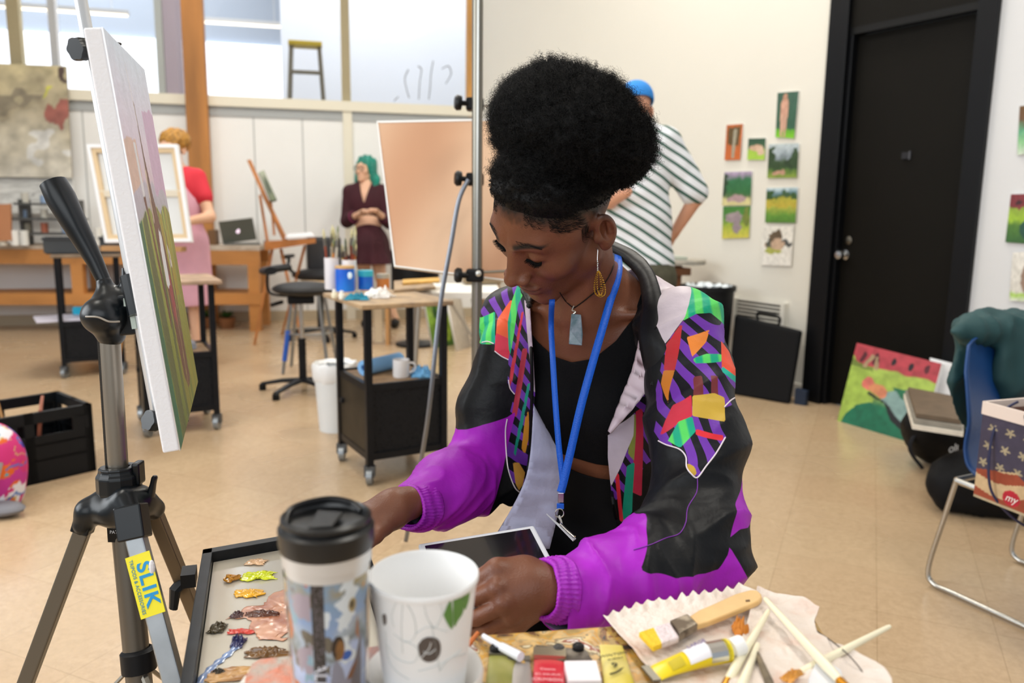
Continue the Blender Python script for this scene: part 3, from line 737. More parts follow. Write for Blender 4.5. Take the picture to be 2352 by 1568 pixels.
ad = nt.nodes.new('ShaderNodeMath'); ad.operation = 'MAXIMUM'; ad.inputs[1].default_value = .72; nt.links.new(mr.outputs[0], ad.inputs[0]); nt.links.new(ad.outputs[0], b_.inputs['Alpha'])
IRON = M('131519', .38, var=.2, vscale=30); BROWNM = M('2b251c', .45, var=.4, vscale=9)
def cart(label, F0, F1, F2, zb, zt, topm, over=.03, r=.014, side=None, body=True, top_t=.02, back=0.0):
    """F0 near corner, F1 along the front, F2 along the side"""
    F0, F1, F2 = flat(F0), flat(F1), flat(F2); e1 = (F1-F0); w = e1.length; e1.normalize(); e2 = Vector((-e1.y, e1.x, 0)); dp = abs((F2-F0).dot(e2))
    if (F2-F0).dot(e2) < 0: e2 = -e2
    t = thing('utility_cart', label, 'cart', F0+e1*w/2+e2*dp/2)
    P = lambda a, b, z: F0+e1*a+e2*b+Vector((0, 0, z)); rz = math.atan2(e1.y, e1.x)
    for a in (0, w):
        for b in (0, dp):
            MB().box(P(a, b, (zt+.08)/2), (r*2, r*2, zt-.08), rz).build('post', IRON, t); caster(t, P(a, b, 0))
    MB().box(P(w/2, dp/2+back/2, zt+top_t/2), (w+over*2, dp+over*2+back, top_t), rz).build('table_top', topm, t, bevel=.004)
    if body:
        zf = .12
        for z, nm in ((zf, 'bottom_frame'), (zb, 'top_frame')):
            o = MB()
            for a0, a1, b0, b1 in ((0, w, 0, 0), (0, w, dp, dp), (0, 0, 0, dp), (w, w, 0, dp)): o.box(P((a0+a1)/2, (b0+b1)/2, z), (max(abs(a1-a0), .02), max(abs(b1-b0), .02), .03), rz)
            o.build(nm, IRON, t)
        MB().box(P(w/2, dp/2, zf), (w-.02, dp-.02, .01), rz).build('bottom_shelf', IRON, t)
        MB().box(P(w/2, dp/2, zb+.003), (w-.02, dp-.02, .008), rz).build('shelf', M('9a7d5c', .6, var=.3, vscale=12), t)
        MB().box(P(w/2, 0, (zf+zb)/2), (w-.03, .003, zb-zf-.02), rz).build('mesh_panel', MESH, t)
        MB().box(P(w/2, dp, (zf+zb)/2), (w-.03, .003, zb-zf-.02), rz).build('mesh_panel', MESH, t)
        MB().box(P(w, dp/2, (zf+zb)/2), (.003, dp-.03, zb-zf-.02), rz).build('mesh_panel', MESH, t)
        MB().box(P(-.004, dp/2, (zf+zb)/2), (.006, dp-.03, zb-zf-.02), rz).build('side_door', side or BROWNM, t)
        MB().box(P(-.012, dp*.85, (zf+zb)/2+.03), (.015, .03, .02), rz).build('latch', DARK, t)
    t['_'] = 0; del t['_']
    return t, P, w, dp, rz
SPLAT = mat('paint_spattered_board', 'bfa27c', .6, color2='7d6a58', vscale=14, sharp=.25)
cart1, P1, w1, d1, rz1 = cart('black mesh cart with paint cans on its top, casters at its feet, left of woman', Z(850, 1112), Z(1018, 1084), Z(791, 1056), .415, .745, SPLAT, over=.035, back=.09)
cart3, P3, w3, d3, rz3 = cart('black mesh cart behind the near canvas, with a round-edged worn top', Z(342, 1003), Z(500, 985), Z(293, 968), .40, .76, M('a58a72', .7, var=.3, vscale=9), over=.05)
cart2, P2, w2_, d2, rz2 = cart('low black mesh cart beneath the grey bins by the workbench', Z(150, 868), Z(285, 858), Z(112, 838), .36, .80, M('7d6b58', .7, var=.3, vscale=9), over=.03)
o = MB().box(P3(w3*.55, d3*.5, .425), (.16, .12, .03), .5); tag(o.build('paint_box', M('8b9098', .5)), 'small grey box lying on the shelf of the cart behind canvas', 'box')
# --- on cart 1
def on1(px, py, z=.765): return Z(px, py, z)
def jar_of_brushes(px, py, r, h, seed, label, n=11):
    p = on1(px, py); t = thing('brush_jar', label, 'jar', p)
    MB().lathe([(0, .001), (r*.96, .001), (r, .01), (r, h), (r*.9, h), (r*.9, .012), (0, .012)], p, n=24).build('jar_body', M('e3e2e8', .35), t, smooth=True)
    rd = random.Random(seed)
    for k in range(n):
        a = rd.uniform(0, 6.28); rr = r*.55*rd.random()**.5; l = rd.uniform(.19, .30)
        b = p+Vector((math.cos(a)*rr, math.sin(a)*rr, .02)); e = p+Vector((math.cos(a)*(r*1.0), math.sin(a)*(r*1.0), l)); e2_ = b+(e-b)*1.05
        hd = MB().tube([b, b+(e-b)*.72], [.004, .0055], 6).build('brush_handle', M(rd.choice(['8b3c23', 'c07a3a', 'd8d5c8', '6d2a1c', 'caa24c']), .4), t)
        q0, q1, q2 = b+(e-b)*.72, b+(e-b)*.86, b+(e-b)*1.03
        o = MB().tube([q0, q1], [.0062, .0075], 6); o.build('brush_ferrule', STEEL, t)
        MB().tube([q1, (q1+q2)/2, q2], [.0075, .011, .004], 6, flat=.5).build('brush_bristles', M(rd.choice(['b9b48c', '7c8664', 'd9d2a6', '5d6a55', 'a8a68e']), .8), t)
    return t
jar_of_brushes(763, 664, .034, .15, 4, 'white jar crammed with brushes, leftmost on the cart top', 13)
jar_of_brushes(803, 664, .034, .14, 9, 'white jar of brushes standing behind the big blue can', 12)
def can(px, py, r, h, body, lid, name, label, cat, lidh=.02):
    p = on1(px, py); t = thing(name, label, cat, p)
    MB().lathe([(0, 0), (r, 0), (r, h), (r*.5, h), (0, h)], p, n=32).build('can_body', body, t, smooth=True)
    MB().lathe([(0, h+.0005), (r*1.04, h+.0005), (r*1.04, h+lidh), (r*.9, h+lidh), (0, h+lidh)], p, n=32).build('lid', lid, t, smooth=True)
    return t, p
BL1 = mat('blue_label', '0b4fd0', .35, color2='1580e4', vscale=9)
t, p = can(793, 668, .044, .105, BL1, M('c9a36b', .5), 'coffee_can', 'tall bright blue can with tan lid among the brush jars', 'can', .012)
v = (CAM-p); v.z = 0; v.normalize(); rr = Vector((-v.y, v.x, 0))
MB().ball(p+v*.042+rr*.022+Vector((0, 0, .075)), (.012, .004, .016), 10).build('label_patch', M('d8ecf8', .5), t)
t, p = can(840, 664, .036, .062, BL1, M('35b7cf', .4), 'paint_tub', 'short blue tub with turquoise lid right of tall blue can', 'tub', .028)
t, p = can(880, 660, .031, .045, M('d8833c', .35), M('b8b0a0', .3), 'glass_jar', 'squat glass jar of orange paint beside turquoise lid tub', 'jar', .022)
def rag(name, label, cat, c, sx, sy, sz, m, seed, parent=None, n=40, rz=0):
    U, V_ = np.meshgrid(np.linspace(-1, 1, n), np.linspace(-1, 1, n)); P_ = np.stack([U, V_, U*0+seed], -1)
    rr_ = 1+.35*fbm(P_, 1.7, seed); X = U*sx*rr_; Y = V_*sy*(1+.35*fbm(P_, 1.9, seed+9)); fall = np.clip(1.25-(U**2+V_**2)*.9, 0, 1)
    H = sz*(.12+np.abs(fbm(P_, 3.0, seed+3, 3))*1.4*fall+.45*fall)
    cs, sn = math.cos(rz), math.sin(rz); top = np.stack([c[0]+X*cs-Y*sn, c[1]+X*sn+Y*cs, c[2]+.001+H], -1).reshape(-1, 3)
    idx = np.arange(n*n).reshape(n, n); F = np.stack([idx[:-1, :-1], idx[:-1, 1:], idx[1:, 1:], idx[1:, :-1]], -1).reshape(-1, 4)
    bot = top.copy(); bot[:, 2] = c[2]+.0008; rim = np.concatenate([idx[0, :-1], idx[:-1, -1], idx[-1, :0:-1], idx[:0:-1, 0]])
    nx = np.roll(rim, -1); F3 = np.stack([rim, rim+n*n, nx+n*n, nx], -1)
    me = np_mesh(name, np.vstack([top, bot]), np.vstack([F, F[:, ::-1]+n*n, F3])); o = link_mesh(name, me, m, parent); return tag(o, label, cat) if label else o
rag('paper_rag', 'crumpled white paper rag on cart edge in front of cans', 'rag', on1(868, 683), .055, .04, .03, M('f0efec', .8), 1.3)
rag('cloth_rag', 'teal cloth rag at the front corner of cart top', 'rag', on1(818, 688), .045, .03, .018, M('1c7f9a', .8), 4.1)
for px, py, c, lb in ((768, 684, 'e8e2c8', 'small cream paint bottle at the left corner of cart top'), (785, 687, 'eeecdf', 'second small white bottle, nearer to the teal rag')):
    p = on1(px, py); t = thing('small_bottle', lb, 'bottle', p)
    MB().lathe([(0, 0), (.011, 0), (.012, .004), (.012, .02), (.007, .026), (0, .026)], p, n=16).build('bottle_body', M(c, .4), t, smooth=True); MB().lathe([(0, .0262), (.008, .0262), (.008, .036), (0, .037)], p, n=16).build('cap', M('f2f2f0', .4), t, smooth=True)
q = [on1(905, 672, .766), on1(1000, 664, .766), on1(985, 643, .766), on1(905, 650, .766)]
o = MB().prism([x for x in q], (0, 0, 1), .012); tag(o.build('palette_board', SPLAT), 'paint smeared wooden palette board on the cart top', 'palette')
o = MB().prism([on1(925, 655, .7785), on1(1010, 648, .7785), on1(1008, 641, .7785), on1(925, 646, .7785)], (0, 0, 1), .01)
tag(o.build('timber_strip', M('d6a64e', .6, var=.3, vscale=12)), 'ochre wooden slat laid across the palette board', 'slat')
# shelf things
zS = .4235
p = P1(w1*.15, d1*.55, zS+.035); q = P1(w1*.78, d1*.86, zS+.035); a = (q-p).normalized(); L = (q-p).length
t = thing('paper_towel_roll', 'blue paper towel roll lying on the open shelf of cart', 'paper roll', flat((p+q)/2, zS))
MB().lathe([(.014, 0), (.034, 0), (.034, L), (.014, L), (.014, 0)], p, a, 28).build('roll', M('7fb4e6', .85, bump=.2, bscale=90), t, smooth=True)
def mug(p, r, h, m, label, hd):
    t = thing('mug', label, 'mug', p); MB().lathe([(0, 0), (r*.9, 0), (r, .006), (r, h), (r*.9, h), (r*.9, .01), (0, .01)], p, n=28).build('mug_body', m, t, smooth=True)
    hd = Vector(hd).normalized(); MB().tube(spline([p+hd*r*.95+Vector((0, 0, h*.8)), p+hd*(r+.02)+Vector((0, 0, h*.75)), p+hd*(r+.024)+Vector((0, 0, h*.4)), p+hd*r*.95+Vector((0, 0, h*.22))], 4), .005, 8).build('handle', m, t, smooth=True); return t
mug(P1(w1*.56, d1*.3, zS), .036, .078, M('eceaea', .3), 'white mug standing in front of blue paper towel roll', (1, .2, 0))
rag('cloth_rag', 'light blue cloth rag beside white mug on the cart shelf', 'rag', P1(w1*.80, d1*.22, zS), .045, .038, .028, M('6faedc', .85), 7.7)
# --- folding white table behind the cart, right of it
t = thing('folding_table', 'white topped folding table behind the metal easel post', 'table', flat(Z(1040, 840)))
pa, pb, pc_, pd = [Z(a, b, .74) for a, b in ((925, 672), (1150, 672), (1140, 650), (940, 650))]
MB().prism([pa-Vector((0, 0, .03)), pb-Vector((0, 0, .03)), pc_-Vector((0, 0, .03)), pd-Vector((0, 0, .03))], (0, 0, 1), .03).build('table_top', M('eceae4', .5), t)
for q, s in ((pa, .06), (pb, -.06), (pc_, -.06), (pd, .06)): MB().tube([q+Vector((s, 0, -.03)), flat(q+Vector((s*.2, 0, 0)))], .012, 8).build('leg', M('a8a39a', .4, .5), t)
MB().tube([pb+Vector((-.06, .0, -.35)), pb+Vector((-.25, 0, -.05))], .008, 6).build('brace', M('b5ad9e', .5), t)
o = MB().box(flat(pc_, .765)+Vector((-.08, -.06, 0)), (.2, .12, .04), .2); tag(o.build('book', M('8c7a5e', .6)), 'worn brown book lying on the white folding table', 'book')
# --- canvases leaning beneath it
GR = painter([(0, '4d7a2a'), (.5, '86ad3a'), (1, 'b9c78c')], [('e', .3, .7, .12, .2, '2f5a24'), ('e', .7, .35, .2, .25, 'a8c83e')], .08, .2)
base = Z(1010, 812)
def leaner(name, label, cat, bl, br, h, lean, fn, th=.02, nx=40, ny=40, edge='efefec'):
    bl, br = Vector(bl), Vector(br); n = (br-bl).cross(Vector((0, 0, 1))).normalized(); n = -n if n.dot(CAM-bl) < 0 else n
    up = (Vector((0, 0, math.sqrt(max(h*h-lean*lean, .01))))-n*lean); return tag(panel(name, [bl, br, br+up, bl+up], nx, ny, fn, th, edge=edge), label, cat)
leaner('canvas', 'green landscape canvas leaning under the white folding table', 'canvas', Z(995, 800), Z(1050, 790), .5, .12, GR)
leaner('canvas', 'pale grey canvas leaning beside the green one under table', 'canvas', Z(1052, 806), Z(1082, 796), .52, .12, painter([(0, 'b9ae9f'), (1, 'd2cabb')], (), .02))
leaner('timber_offcut', 'brown wooden panel leaning right of metal easel post', 'panel', Z(1100, 800), Z(1165, 790), .62, .12, painter([(0, '6d5238'), (1, '8d6f4e')], (), .02, .2), edge='5c4630')
# --- black drum stool behind the cart
p = flat(Z(955, 792)); t = thing('round_stool', 'large black round drum shaped stool behind the cart', 'stool', p)
MB().lathe([(0, .42), (.19, .42), (.2, .44), (.2, .80), (.19, .82), (0, .82)], p, n=36).build('drum', M('0d0d0f', .5), t, smooth=True)
MB().lathe([(0, .0), (.17, 0), (.17, .02), (.03, .04), (.025, .42), (0, .42)], p, n=28).build('pedestal', IRON, t, smooth=True)
# wooden crate box beneath (light timber)
p = flat(Z(868, 790)); t = thing('wooden_stand', 'small light timber stand on the floor behind mesh cart', 'stand', p)
for s in (-1, 1): MB().box(p+Vector((s*.09, 0, .2)), (.03, .12, .4)).build('leg', WOOD, t)
MB().box(p+Vector((0, 0, .41)), (.24, .14, .02)).build('shelf', WOOD, t); MB().box(p+Vector((0, .04, .2)), (.07, .02, .38)).build('slat', M('d9c9ab', .6), t)
# --- white bin left of the cart
p = flat(Z(772, 985)); t = thing('waste_bin', 'white plastic waste bin with bag, left side of mesh cart', 'bin', p)
MB().lathe([(0, 0), (.085, 0), (.105, .3), (.098, .3), (.08, .01), (0, .01)], p, n=24).build('bin_body', M('dcdfe0', .5), t, smooth=True)
o = MB().lathe([(.1, .26), (.112, .28), (.118, .345), (.108, .36), (.09, .34)], p, n=40)
for v in o.b.verts: v.co += Vector((random.uniform(-1, 1), random.uniform(-1, 1), random.uniform(-1, 1)))*.006
o.build('bin_bag', M('eceded', .5), t, smooth=True)
# --- black drafting stool
def star_base(parent, p, r, z, n=5, rot=0.3, w=.03):
    o = MB()
    for k in range(n):
        a = rot+2*math.pi*k/n; d = Vector((math.cos(a), math.sin(a), 0)); lg = MB().tube([p+Vector((0, 0, z)), p+d*r*.5+Vector((0, 0, z-.01)), p+d*r+Vector((0, 0, z-.035))], [w*.8, w*.7, w*.55], 8, flat=.7).build('leg', IRON, parent, smooth=True)
        MB().lathe([(0, 0), (.022, 0), (.022, .035), (.012, .045), (0, .045)], p+d*r*.98, n=14).build('foot', BLACK, parent, smooth=True)
p = flat(Z(697, 898)); t = thing('drafting_stool', 'black cushioned drafting stool with star base and curved backrest', 'stool', p)
star_base(t, p, .27, .075, rot=.55)
MB().tube([p+Vector((0, 0, .06)), p+Vector((0, 0, .34))], .024, 16).build('column_sleeve', IRON, t, smooth=True)
MB().tube([p+Vector((0, 0, .34)), p+Vector((0, 0, .57))], .014, 16).build('gas_lift', CHROME, t, smooth=True)
MB().box(p+Vector((0, 0, .585)), (.16, .14, .05), .3, bevel=.01).build('mechanism', BLACK, t)
MB().ball(p+Vector((.03, 0, .65)), (.2, .19, .045), 24).build('seat', M('2b2a2a', .55), t, smooth=True)
o = MB(); o.tube(spline([p+Vector((-.06, .02, .6)), p+Vector((-.2, .03, .62)), p+Vector((-.21, .03, .74))], 5), .016, 8, flat=.5); o.build('back_bracket', IRON, t, smooth=True)
o = MB(); o.tube(spline([p+Vector((-.13, -.16, .77)), p+Vector((-.2, -.04, .76)), p+Vector((-.2, .08, .76)), p+Vector((-.12, .18, .77))], 6), [.04]*19, 12, flat=.6); o.build('backrest', M('1d1d1f', .5), t, smooth=True)
MB().tube([p+Vector((-.08, -.12, .58)), p+Vector((-.12, -.2, .57))], .012, 8).build('lever', BLACK, t)
p = flat(Z(738, 775)); t = thing('office_chair', 'dark office chair behind the drafting stool by back wall', 'chair', p)
star_base(t, p, .3, .08, rot=.1); MB().tube([p+Vector((0, 0, .07)), p+Vector((0, 0, .48))], .03, 14).build('column', IRON, t, smooth=True)
MB().ball(p+Vector((0, 0, .56)), (.24, .23, .06), 20).build('seat', M('2e2e30', .6), t, smooth=True); MB().box(p+Vector((.02, .1, .74)), (.3, .06, .3), .2, bevel=.028).build('backrest', M('35363a', .6), t)
for s in (-1, 1): MB().tube(spline([p+Vector((s*.2, 0, .55)), p+Vector((s*.27, 0, .62)), p+Vector((s*.27, .02, .70))], 4), .014, 8).build('arm_support', BLACK, t); MB().box(p+Vector((s*.27, -.02, .72)), (.06, .24, .03), bevel=.008).build('armrest', BLACK, t)
# --- metal stool with wooden seat and blue strap
p = flat(Z(712, 850)); t = thing('metal_stool', 'grey metal stool with wooden seat and blue tape on leg', 'stool', p)
seatz = .60; MB().lathe([(0, 0), (.15, 0), (.155, .01), (.15, .028), (0, .03)], p+Vector((0, .0, seatz)), n=28).build('seat', M('b39469', .6), t, smooth=True)
GM = M('8d8f90', .35, .8)
for a in (.6, 2.5, 3.9, 5.6):
    d = Vector((math.cos(a), math.sin(a), 0)); MB().tube([p+d*.11+Vector((0, 0, seatz)), p+d*.21], .012, 8).build('leg', GM, t)
MB().tube([p+Vector((math.cos(a)*.165, math.sin(a)*.165, .28)) for a in np.linspace(0, 6.283, 25)], .007, 6).build('foot_ring', GM, t)
a = 3.9; d = Vector((math.cos(a), math.sin(a), 0)); MB().tube([p+d*.158+Vector((0, 0, .3)), p+d*.195+Vector((0, 0, .09))], .0175, 8).build('tape', M('1d55b5', .5), t)
# --- workbench
b0, b1 = flat(Z(-260, 764)), flat(Z(603, 760)); e = (b1-b0).normalized(); bk = Vector((-e.y, e.x, 0)); Lb = (b1-b0).length
t = thing('workbench', 'long timber workbench along white back wall', 'workbench', (b0+b1)/2+bk*.35); rzb = math.atan2(e.y, e.x)
BW_ = M('c08446', .6, var=.25, vscale=4, stretch=(.3, 1, 1)); Pb = lambda a, b, z: b0+e*a+bk*b+Vector((0, 0, z))
MB().box(Pb(Lb/2, .25, .765), (Lb, .5, .035), rzb).build('bench_top', M('a08d78', .7, color2='c9bcae', vscale=9), t)
MB().box(Pb(Lb/2, .02, .68), (Lb, .04, .13), rzb).build('apron_rail', BW_, t); MB().box(Pb(Lb/2, .47, .68), (Lb, .04, .13), rzb).build('apron_rail', BW_, t)
for a in (Lb-.06, Lb-1.6, Lb-3.1): 
    for b in (.03, .44): MB().box(Pb(a, b, .31), (.1, .09, .62), rzb).build('leg', BW_, t)
MB().box(Pb(Lb/2+.02, .0, .30), (Lb, .05, .1), rzb).build('stretcher', BW_, t); MB().box(Pb(Lb/2, .25, .34), (Lb, .46, .02), rzb).build('lower_shelf', BW_, t)
zb_ = .7835
def bp_(px, py): return Z(px, py, zb_)
# laptop
p = bp_(548, 563)+bk*.16; t = thing('laptop', 'open grey laptop seen from behind on workbench end', 'laptop', p)
MB().box(p+Vector((0, 0, .008)), (.33, .23, .015), rzb+.2).build('keyboard_base', M('6d6f6c', .4, .6), t)
m4 = Matrix.Translation(p+Vector((0, -.11, .135))) @ Matrix.Rotation(rzb+.2, 4, 'Z') @ Matrix.Rotation(math.radians(18), 4, 'X') @ Matrix.Rotation(math.radians(-8), 4, 'Y')
MB().box(None, (.31, .012, .22), mtx=m4).build('screen_lid', M('5f635d', .4, .4), t, bevel=.004); q = m4 @ Vector((0, -.008, .0)); MB().ball(q, (.02, .003, .024), 12).build('logo', M('f2dcf0', .4, emit=.8), t)
o = MB().box(bp_(500, 563)+bk*.1-e*.06+Vector((0, 0, .07)), (.07, .14, .14), rzb); tag(o.build('wooden_block_box', M('6b4a28', .6)), 'small brown box standing left of the open laptop', 'box')
o = MB().box(bp_(588, 563)+bk*.1+e*.16+Vector((0, 0, .021)), (.20, .16, .04), rzb+.1); tag(o.build('sketch_pad', M('6c7076', .6)), 'dark sketch pad lying right of the laptop', 'sketch pad')
# things along the left of the bench
p = Pb(Lb-2.55, .36, zb_); 
t = thing('shelf_rack', 'grey three-tier wire shelf rack of supplies on the workbench', 'rack', BW(125, 555, .45)); c = t.location; c.z = zb_; t.location = c
for k in range(3):
    z = zb_+.1+k*.13; MB().box((c.x-.02-(2-k)*.0, c.y, z), (.62-.06*k, .22, .02), rzb).build('tier', M('4b4c4b', .5), t)
for s in (-1, 1): MB().box((c.x+s*.24, c.y, zb_+.2), (.02, .2, .4), rzb).build('upright', M('4b4c4b', .5), t)
rd = random.Random(5)
for k in range(9):
    z = zb_+.11+(k % 3)*.13; x = c.x-.22+.075*(k//3)*2.2+rd.uniform(-.02, .02); hh = rd.uniform(.05, .09); q = Vector((x, c.y-.03, z+.001))
    o = MB().lathe([(0, 0), (.03, 0), (.03, hh), (0, hh)], q, n=12); o = o.build('paint_pot', M(rd.choice(['c9c6bb', '8aa3c4', 'd9d2b8', 'b3674c', '9a9484']), .5), smooth=True)
    tag(o, 'small paint pot on the %s tier of the grey wire rack, %s' % (('bottom', 'middle', 'top')[k % 3], ('leftmost', 'in the middle', 'rightmost')[k//3]), 'pot', 'paint pots on %s tier of the wire rack' % ('bottom', 'middle', 'top')[k % 3])
q = [BW(-40, 555, .6), BW(26, 552, .6), BW(24, 468, .55), BW(-40, 470, .55)]
o = MB().prism([Vector((v.x, v.y, max(v.z, zb_))) for v in q], -bn, .03); tag(o.build('wooden_board', M('b47a52', .6)), 'plain brown wooden board at left end of workbench', 'board')
for px, hh, cc_, lb in ((8, .12, 'd8d3c6', 'cream jar'), (35, .13, 'e9e9e6', 'white jar'), (57, .13, 'dfe0dd', 'off-white jar'), (228, .16, 'e6e5df', 'tall white cup'), (247, .1, '4a6b45', 'green jar')):
    p = flat(BW(px, 560, .55), zb_); o = MB().lathe([(0, 0), (.035, 0), (.035, hh), (.03, hh), (.03, .01), (0, .01)], p, n=16).build('supply_jar', M(cc_, .5), smooth=True); tag(o, '%s standing on the workbench by the wire rack' % lb, 'jar')
# grey bins on cart 2
for (a, b, lb) in ((.22, .27, 'left and larger'), (.92, .12, 'right and smaller')):
    c = P2(w2_*a, d2*.35, .8205); t = thing('plastic_bin', 'dark grey plastic bin on low black cart, %s one' % lb, 'bin', c, rz2); o = MB(); s = b*.5; hgt = .10
    A = [Vector(v) for v in ((-s, -.12, 0), (s, -.12, 0), (s, .12, 0), (-s, .12, 0))]; B = [Vector((v.x*1.08, v.y*1.1, hgt)) for v in A]
    o.hexa(A, B); f = [f for f in o.b.faces if all(abs(v.co.z-hgt) < 1e-5 for v in f.verts)]; r = bmesh.ops.inset_region(o.b, faces=f, thickness=.008); bmesh.ops.translate(o.b, vec=(0, 0, -hgt+.01), verts=list({v for g in f for v in g.verts}))
    o.build('tub', M('3a3e42', .5), t, world=False); o = MB()
    for sx, sy, lx, ly in ((0, -1, s*2.22, .014), (0, 1, s*2.22, .014), (-1, 0, .014, .27), (1, 0, .014, .27)): o.box((sx*s*1.09, sy*.134, hgt), (lx, ly, .012))
    o.build('rim', M('2c2f33', .5), t, world=False)
o = MB().box(P2(w2_*.35, d2*.3, .43), (.1, .06, .05), .3); tag(o.build('sponge', M('17a8cf', .7)), 'turquoise sponge on shelf of the low black cart', 'sponge')
o = MB().box(P2(w2_*.15, d2*.3, .385), (.42, .3, .012), rz2+.12); tag(o.build('paper_sheet', M('d9d6e6', .7)), 'white paper sheet jutting from shelf of the low cart', 'paper')
o = MB().lathe([(0, 0), (.07, 0), (.09, .07), (.08, .07), (.06, .01), (0, .01)], P2(w2_*.7, d2*.5, .395), n=20); tag(o.build('bowl', M('55575a', .5), smooth=True), 'dark bowl on low cart shelf behind turquoise sponge', 'bowl')
# plants / green things beneath the bench
for px in (470, 522):
    p = flat(Z(px, 753)); t = thing('potted_plant', 'green leafy pot plant under the workbench, %s of the pair' % ('left' if px < 490 else 'right'), 'plant', p)
    MB().lathe([(0, 0), (.06, 0), (.08, .1), (0, .1)], p, n=16).build('pot', M('8a5a35', .7), t, smooth=True); o = MB(); rd = random.Random(px)
    for k in range(36):
        a, b = rd.uniform(0, 6.28), rd.uniform(.3, 1.3); l = rd.uniform(.06, .11); q = p+Vector((0, 0, .1)); d = Vector((math.cos(a)*math.sin(b), math.sin(a)*math.sin(b), math.cos(b)))
        s = ortho(d)[0]*.018; o.poly([q, q+d*l*.5+s, q+d*l, q+d*l*.5-s])
    o.build('foliage', M('3f6b2c', .6), t)
# --- folding french easel by the bench end
dE = 6.7; w_ = lambda px, py, dd=0: W(px, py, dE+dd)
p = flat(w_(640, 560)); t = thing('french_easel', 'wooden folding box easel holding a small dark framed picture', 'easel', p)
OW = M('b0713a', .5, var=.25, vscale=8)
MB().tube([w_(572, 368, .1), w_(657, 560)], .022, 8, flat=.5).build('mast', OW, t)
MB().tube([w_(597, 448), w_(617, 572)], .012, 6).build('strut', OW, t); MB().tube([w_(620, 440), w_(630, 540)], .010, 6).build('strut', OW, t)
MB().tube([w_(603, 440), w_(660, 560)], .018, 6).build('strut', OW, t)
a, b, c, d = w_(607, 556, -.1), w_(725, 546, -.1), w_(720, 546, .25), w_(612, 553, .25); dn = Vector((0, 0, .07))
MB().hexa([a-dn, b-dn*.6, c-dn*.6, d-dn], [a, b, c, d]).build('paint_box', OW, t)
MB().hexa([w_(655, 548, -.1), w_(722, 544, -.1), w_(715, 536, .2), w_(662, 540, .2)], [v+Vector((0, 0, .012)) for v in (w_(655, 548, -.1), w_(722, 544, -.1), w_(715, 536, .2), w_(662, 540, .2))]).build('palette_tray', M('e8e8ec', .5), t)
for x0, y0, x1, dd in ((645, 572, 690, -.2), (625, 572, 575, -.15), (700, 565, 640, .4)):
    q = w_(x0, y0); f = flat(w_(x1, 560, dd)); MB().tube([q, f], [.014, .011], 6).build('leg', OW, t)
m_ = [w_(598, 392, -.03), w_(634, 458, -.05), w_(626, 463, .16), w_(592, 398, .16)]
o = panel('canvas', [w_(622, 462, -.08), w_(636, 458, -.06), w_(606, 390, -.03), w_(594, 396, -.05)], 20, 30, painter([(0, '5e6a4e'), (1, '9aa08c')], [('e', .5, .5, .3, .3, '3d4a3a')], .05), .03, edge='2f3330'); tag(o, 'small dark green picture clamped on the folding box easel', 'picture')
# --- mottled boards leaning at the left end of the wall
MOT = painter([(0, 'd0cbbd'), (.35, 'bfb8a4'), (.6, 'a59a80'), (.85, 'b8ad8c'), (1, 'bcb18c')], [('e', .95, .55, .07, .14, '9a5a4e'), ('e', .3, .52, .14, .05, 'c9a07a'), ('e', .25, .3, .18, .12, '8a7f72'), ('e', .8, .25, .13, .12, 'd8d8d4'), ('e', .1, .86, .03, .03, 'c4744c'), ('e', .93, .95, .05, .04, '4d3b33'), ('e', .82, .72, .025, .03, 'b9b84e'), ('e', .5, .7, .3, .08, '8d846f')], .12, .13, 3)
c4 = [BW(-190, 404, .16), BW(166, 408, .16), BW(152, 152, .12), BW(-190, 138, .12)]
tag(panel('paint_tested_board', c4, 110, 70, MOT, .025, edge='8b7d63'), 'large board mottled with grey and rust paint marks, high at left', 'board')
c4 = [BW(-190, 492, .14), BW(172, 490, .14), BW(168, 410, .12), BW(-190, 406, .12)]
tag(panel('stained_board', c4, 90, 40, painter([(0, 'd6d7d4'), (1, 'c9cac7')], [('e', .6, .3, .01, .2, 'a9a6a2'), ('e', .75, .6, .015, .2, '9b9a99'), ('e', .9, .5, .01, .3, 'c4a9a0')], .1, .12, 5), .02), 'whitish stained board beneath the mottled board', 'board')
# --- stretched canvas in front of the red-shirt person
cv = [W(245, 558, 5.0), W(443, 556, 5.0), W(410, 333, 5.0), W(203, 333, 5.0)]
t = thing('stretched_canvas', 'back of a stretched canvas with crossbar hiding blond person', 'canvas', flat((cv[0]+cv[1])/2, (cv[0]+cv[1]).z/2-.02))
n = (cv[1]-cv[0]).cross(cv[3]-cv[0]).normalized(); n = n if n.dot(CAM-cv[0]) > 0 else -n
MB().prism([v-n*.012 for v in cv], n, .005).build('canvas_cloth', M('dcdfe0', .8), t)
def bars(cv, w, th, off, cr=True):
    o = MB(); c = sum(cv, Vector())/4
    for i in range(4):
        a, b = cv[i], cv[(i+1) % 4]; ia, ib = a+(c-a)*w, b+(c-b)*w; o.prism([a+n*off, b+n*off, ib+n*off, ia+n*off], n, th)
    return o
bars(cv, .07, .03, -.006).build('cloth_edge', M('eef0f4', .8), t)
inn = [v+(sum(cv, Vector())/4-v)*.07 for v in cv]; bars(inn, .1, .02, -.006).build('stretcher_frame', M('d8bf98', .6), t)
a, b = frac(inn[0], inn[3], .5), frac(inn[1], inn[2], .5); MB().prism([a-Vector((0, 0, .02))-n*.006, b-Vector((0, 0, .02))-n*.006, b+Vector((0, 0, .02))-n*.006, a+Vector((0, 0, .02))-n*.006], n, .018).build('crossbar', M('ded6c4', .6), t)
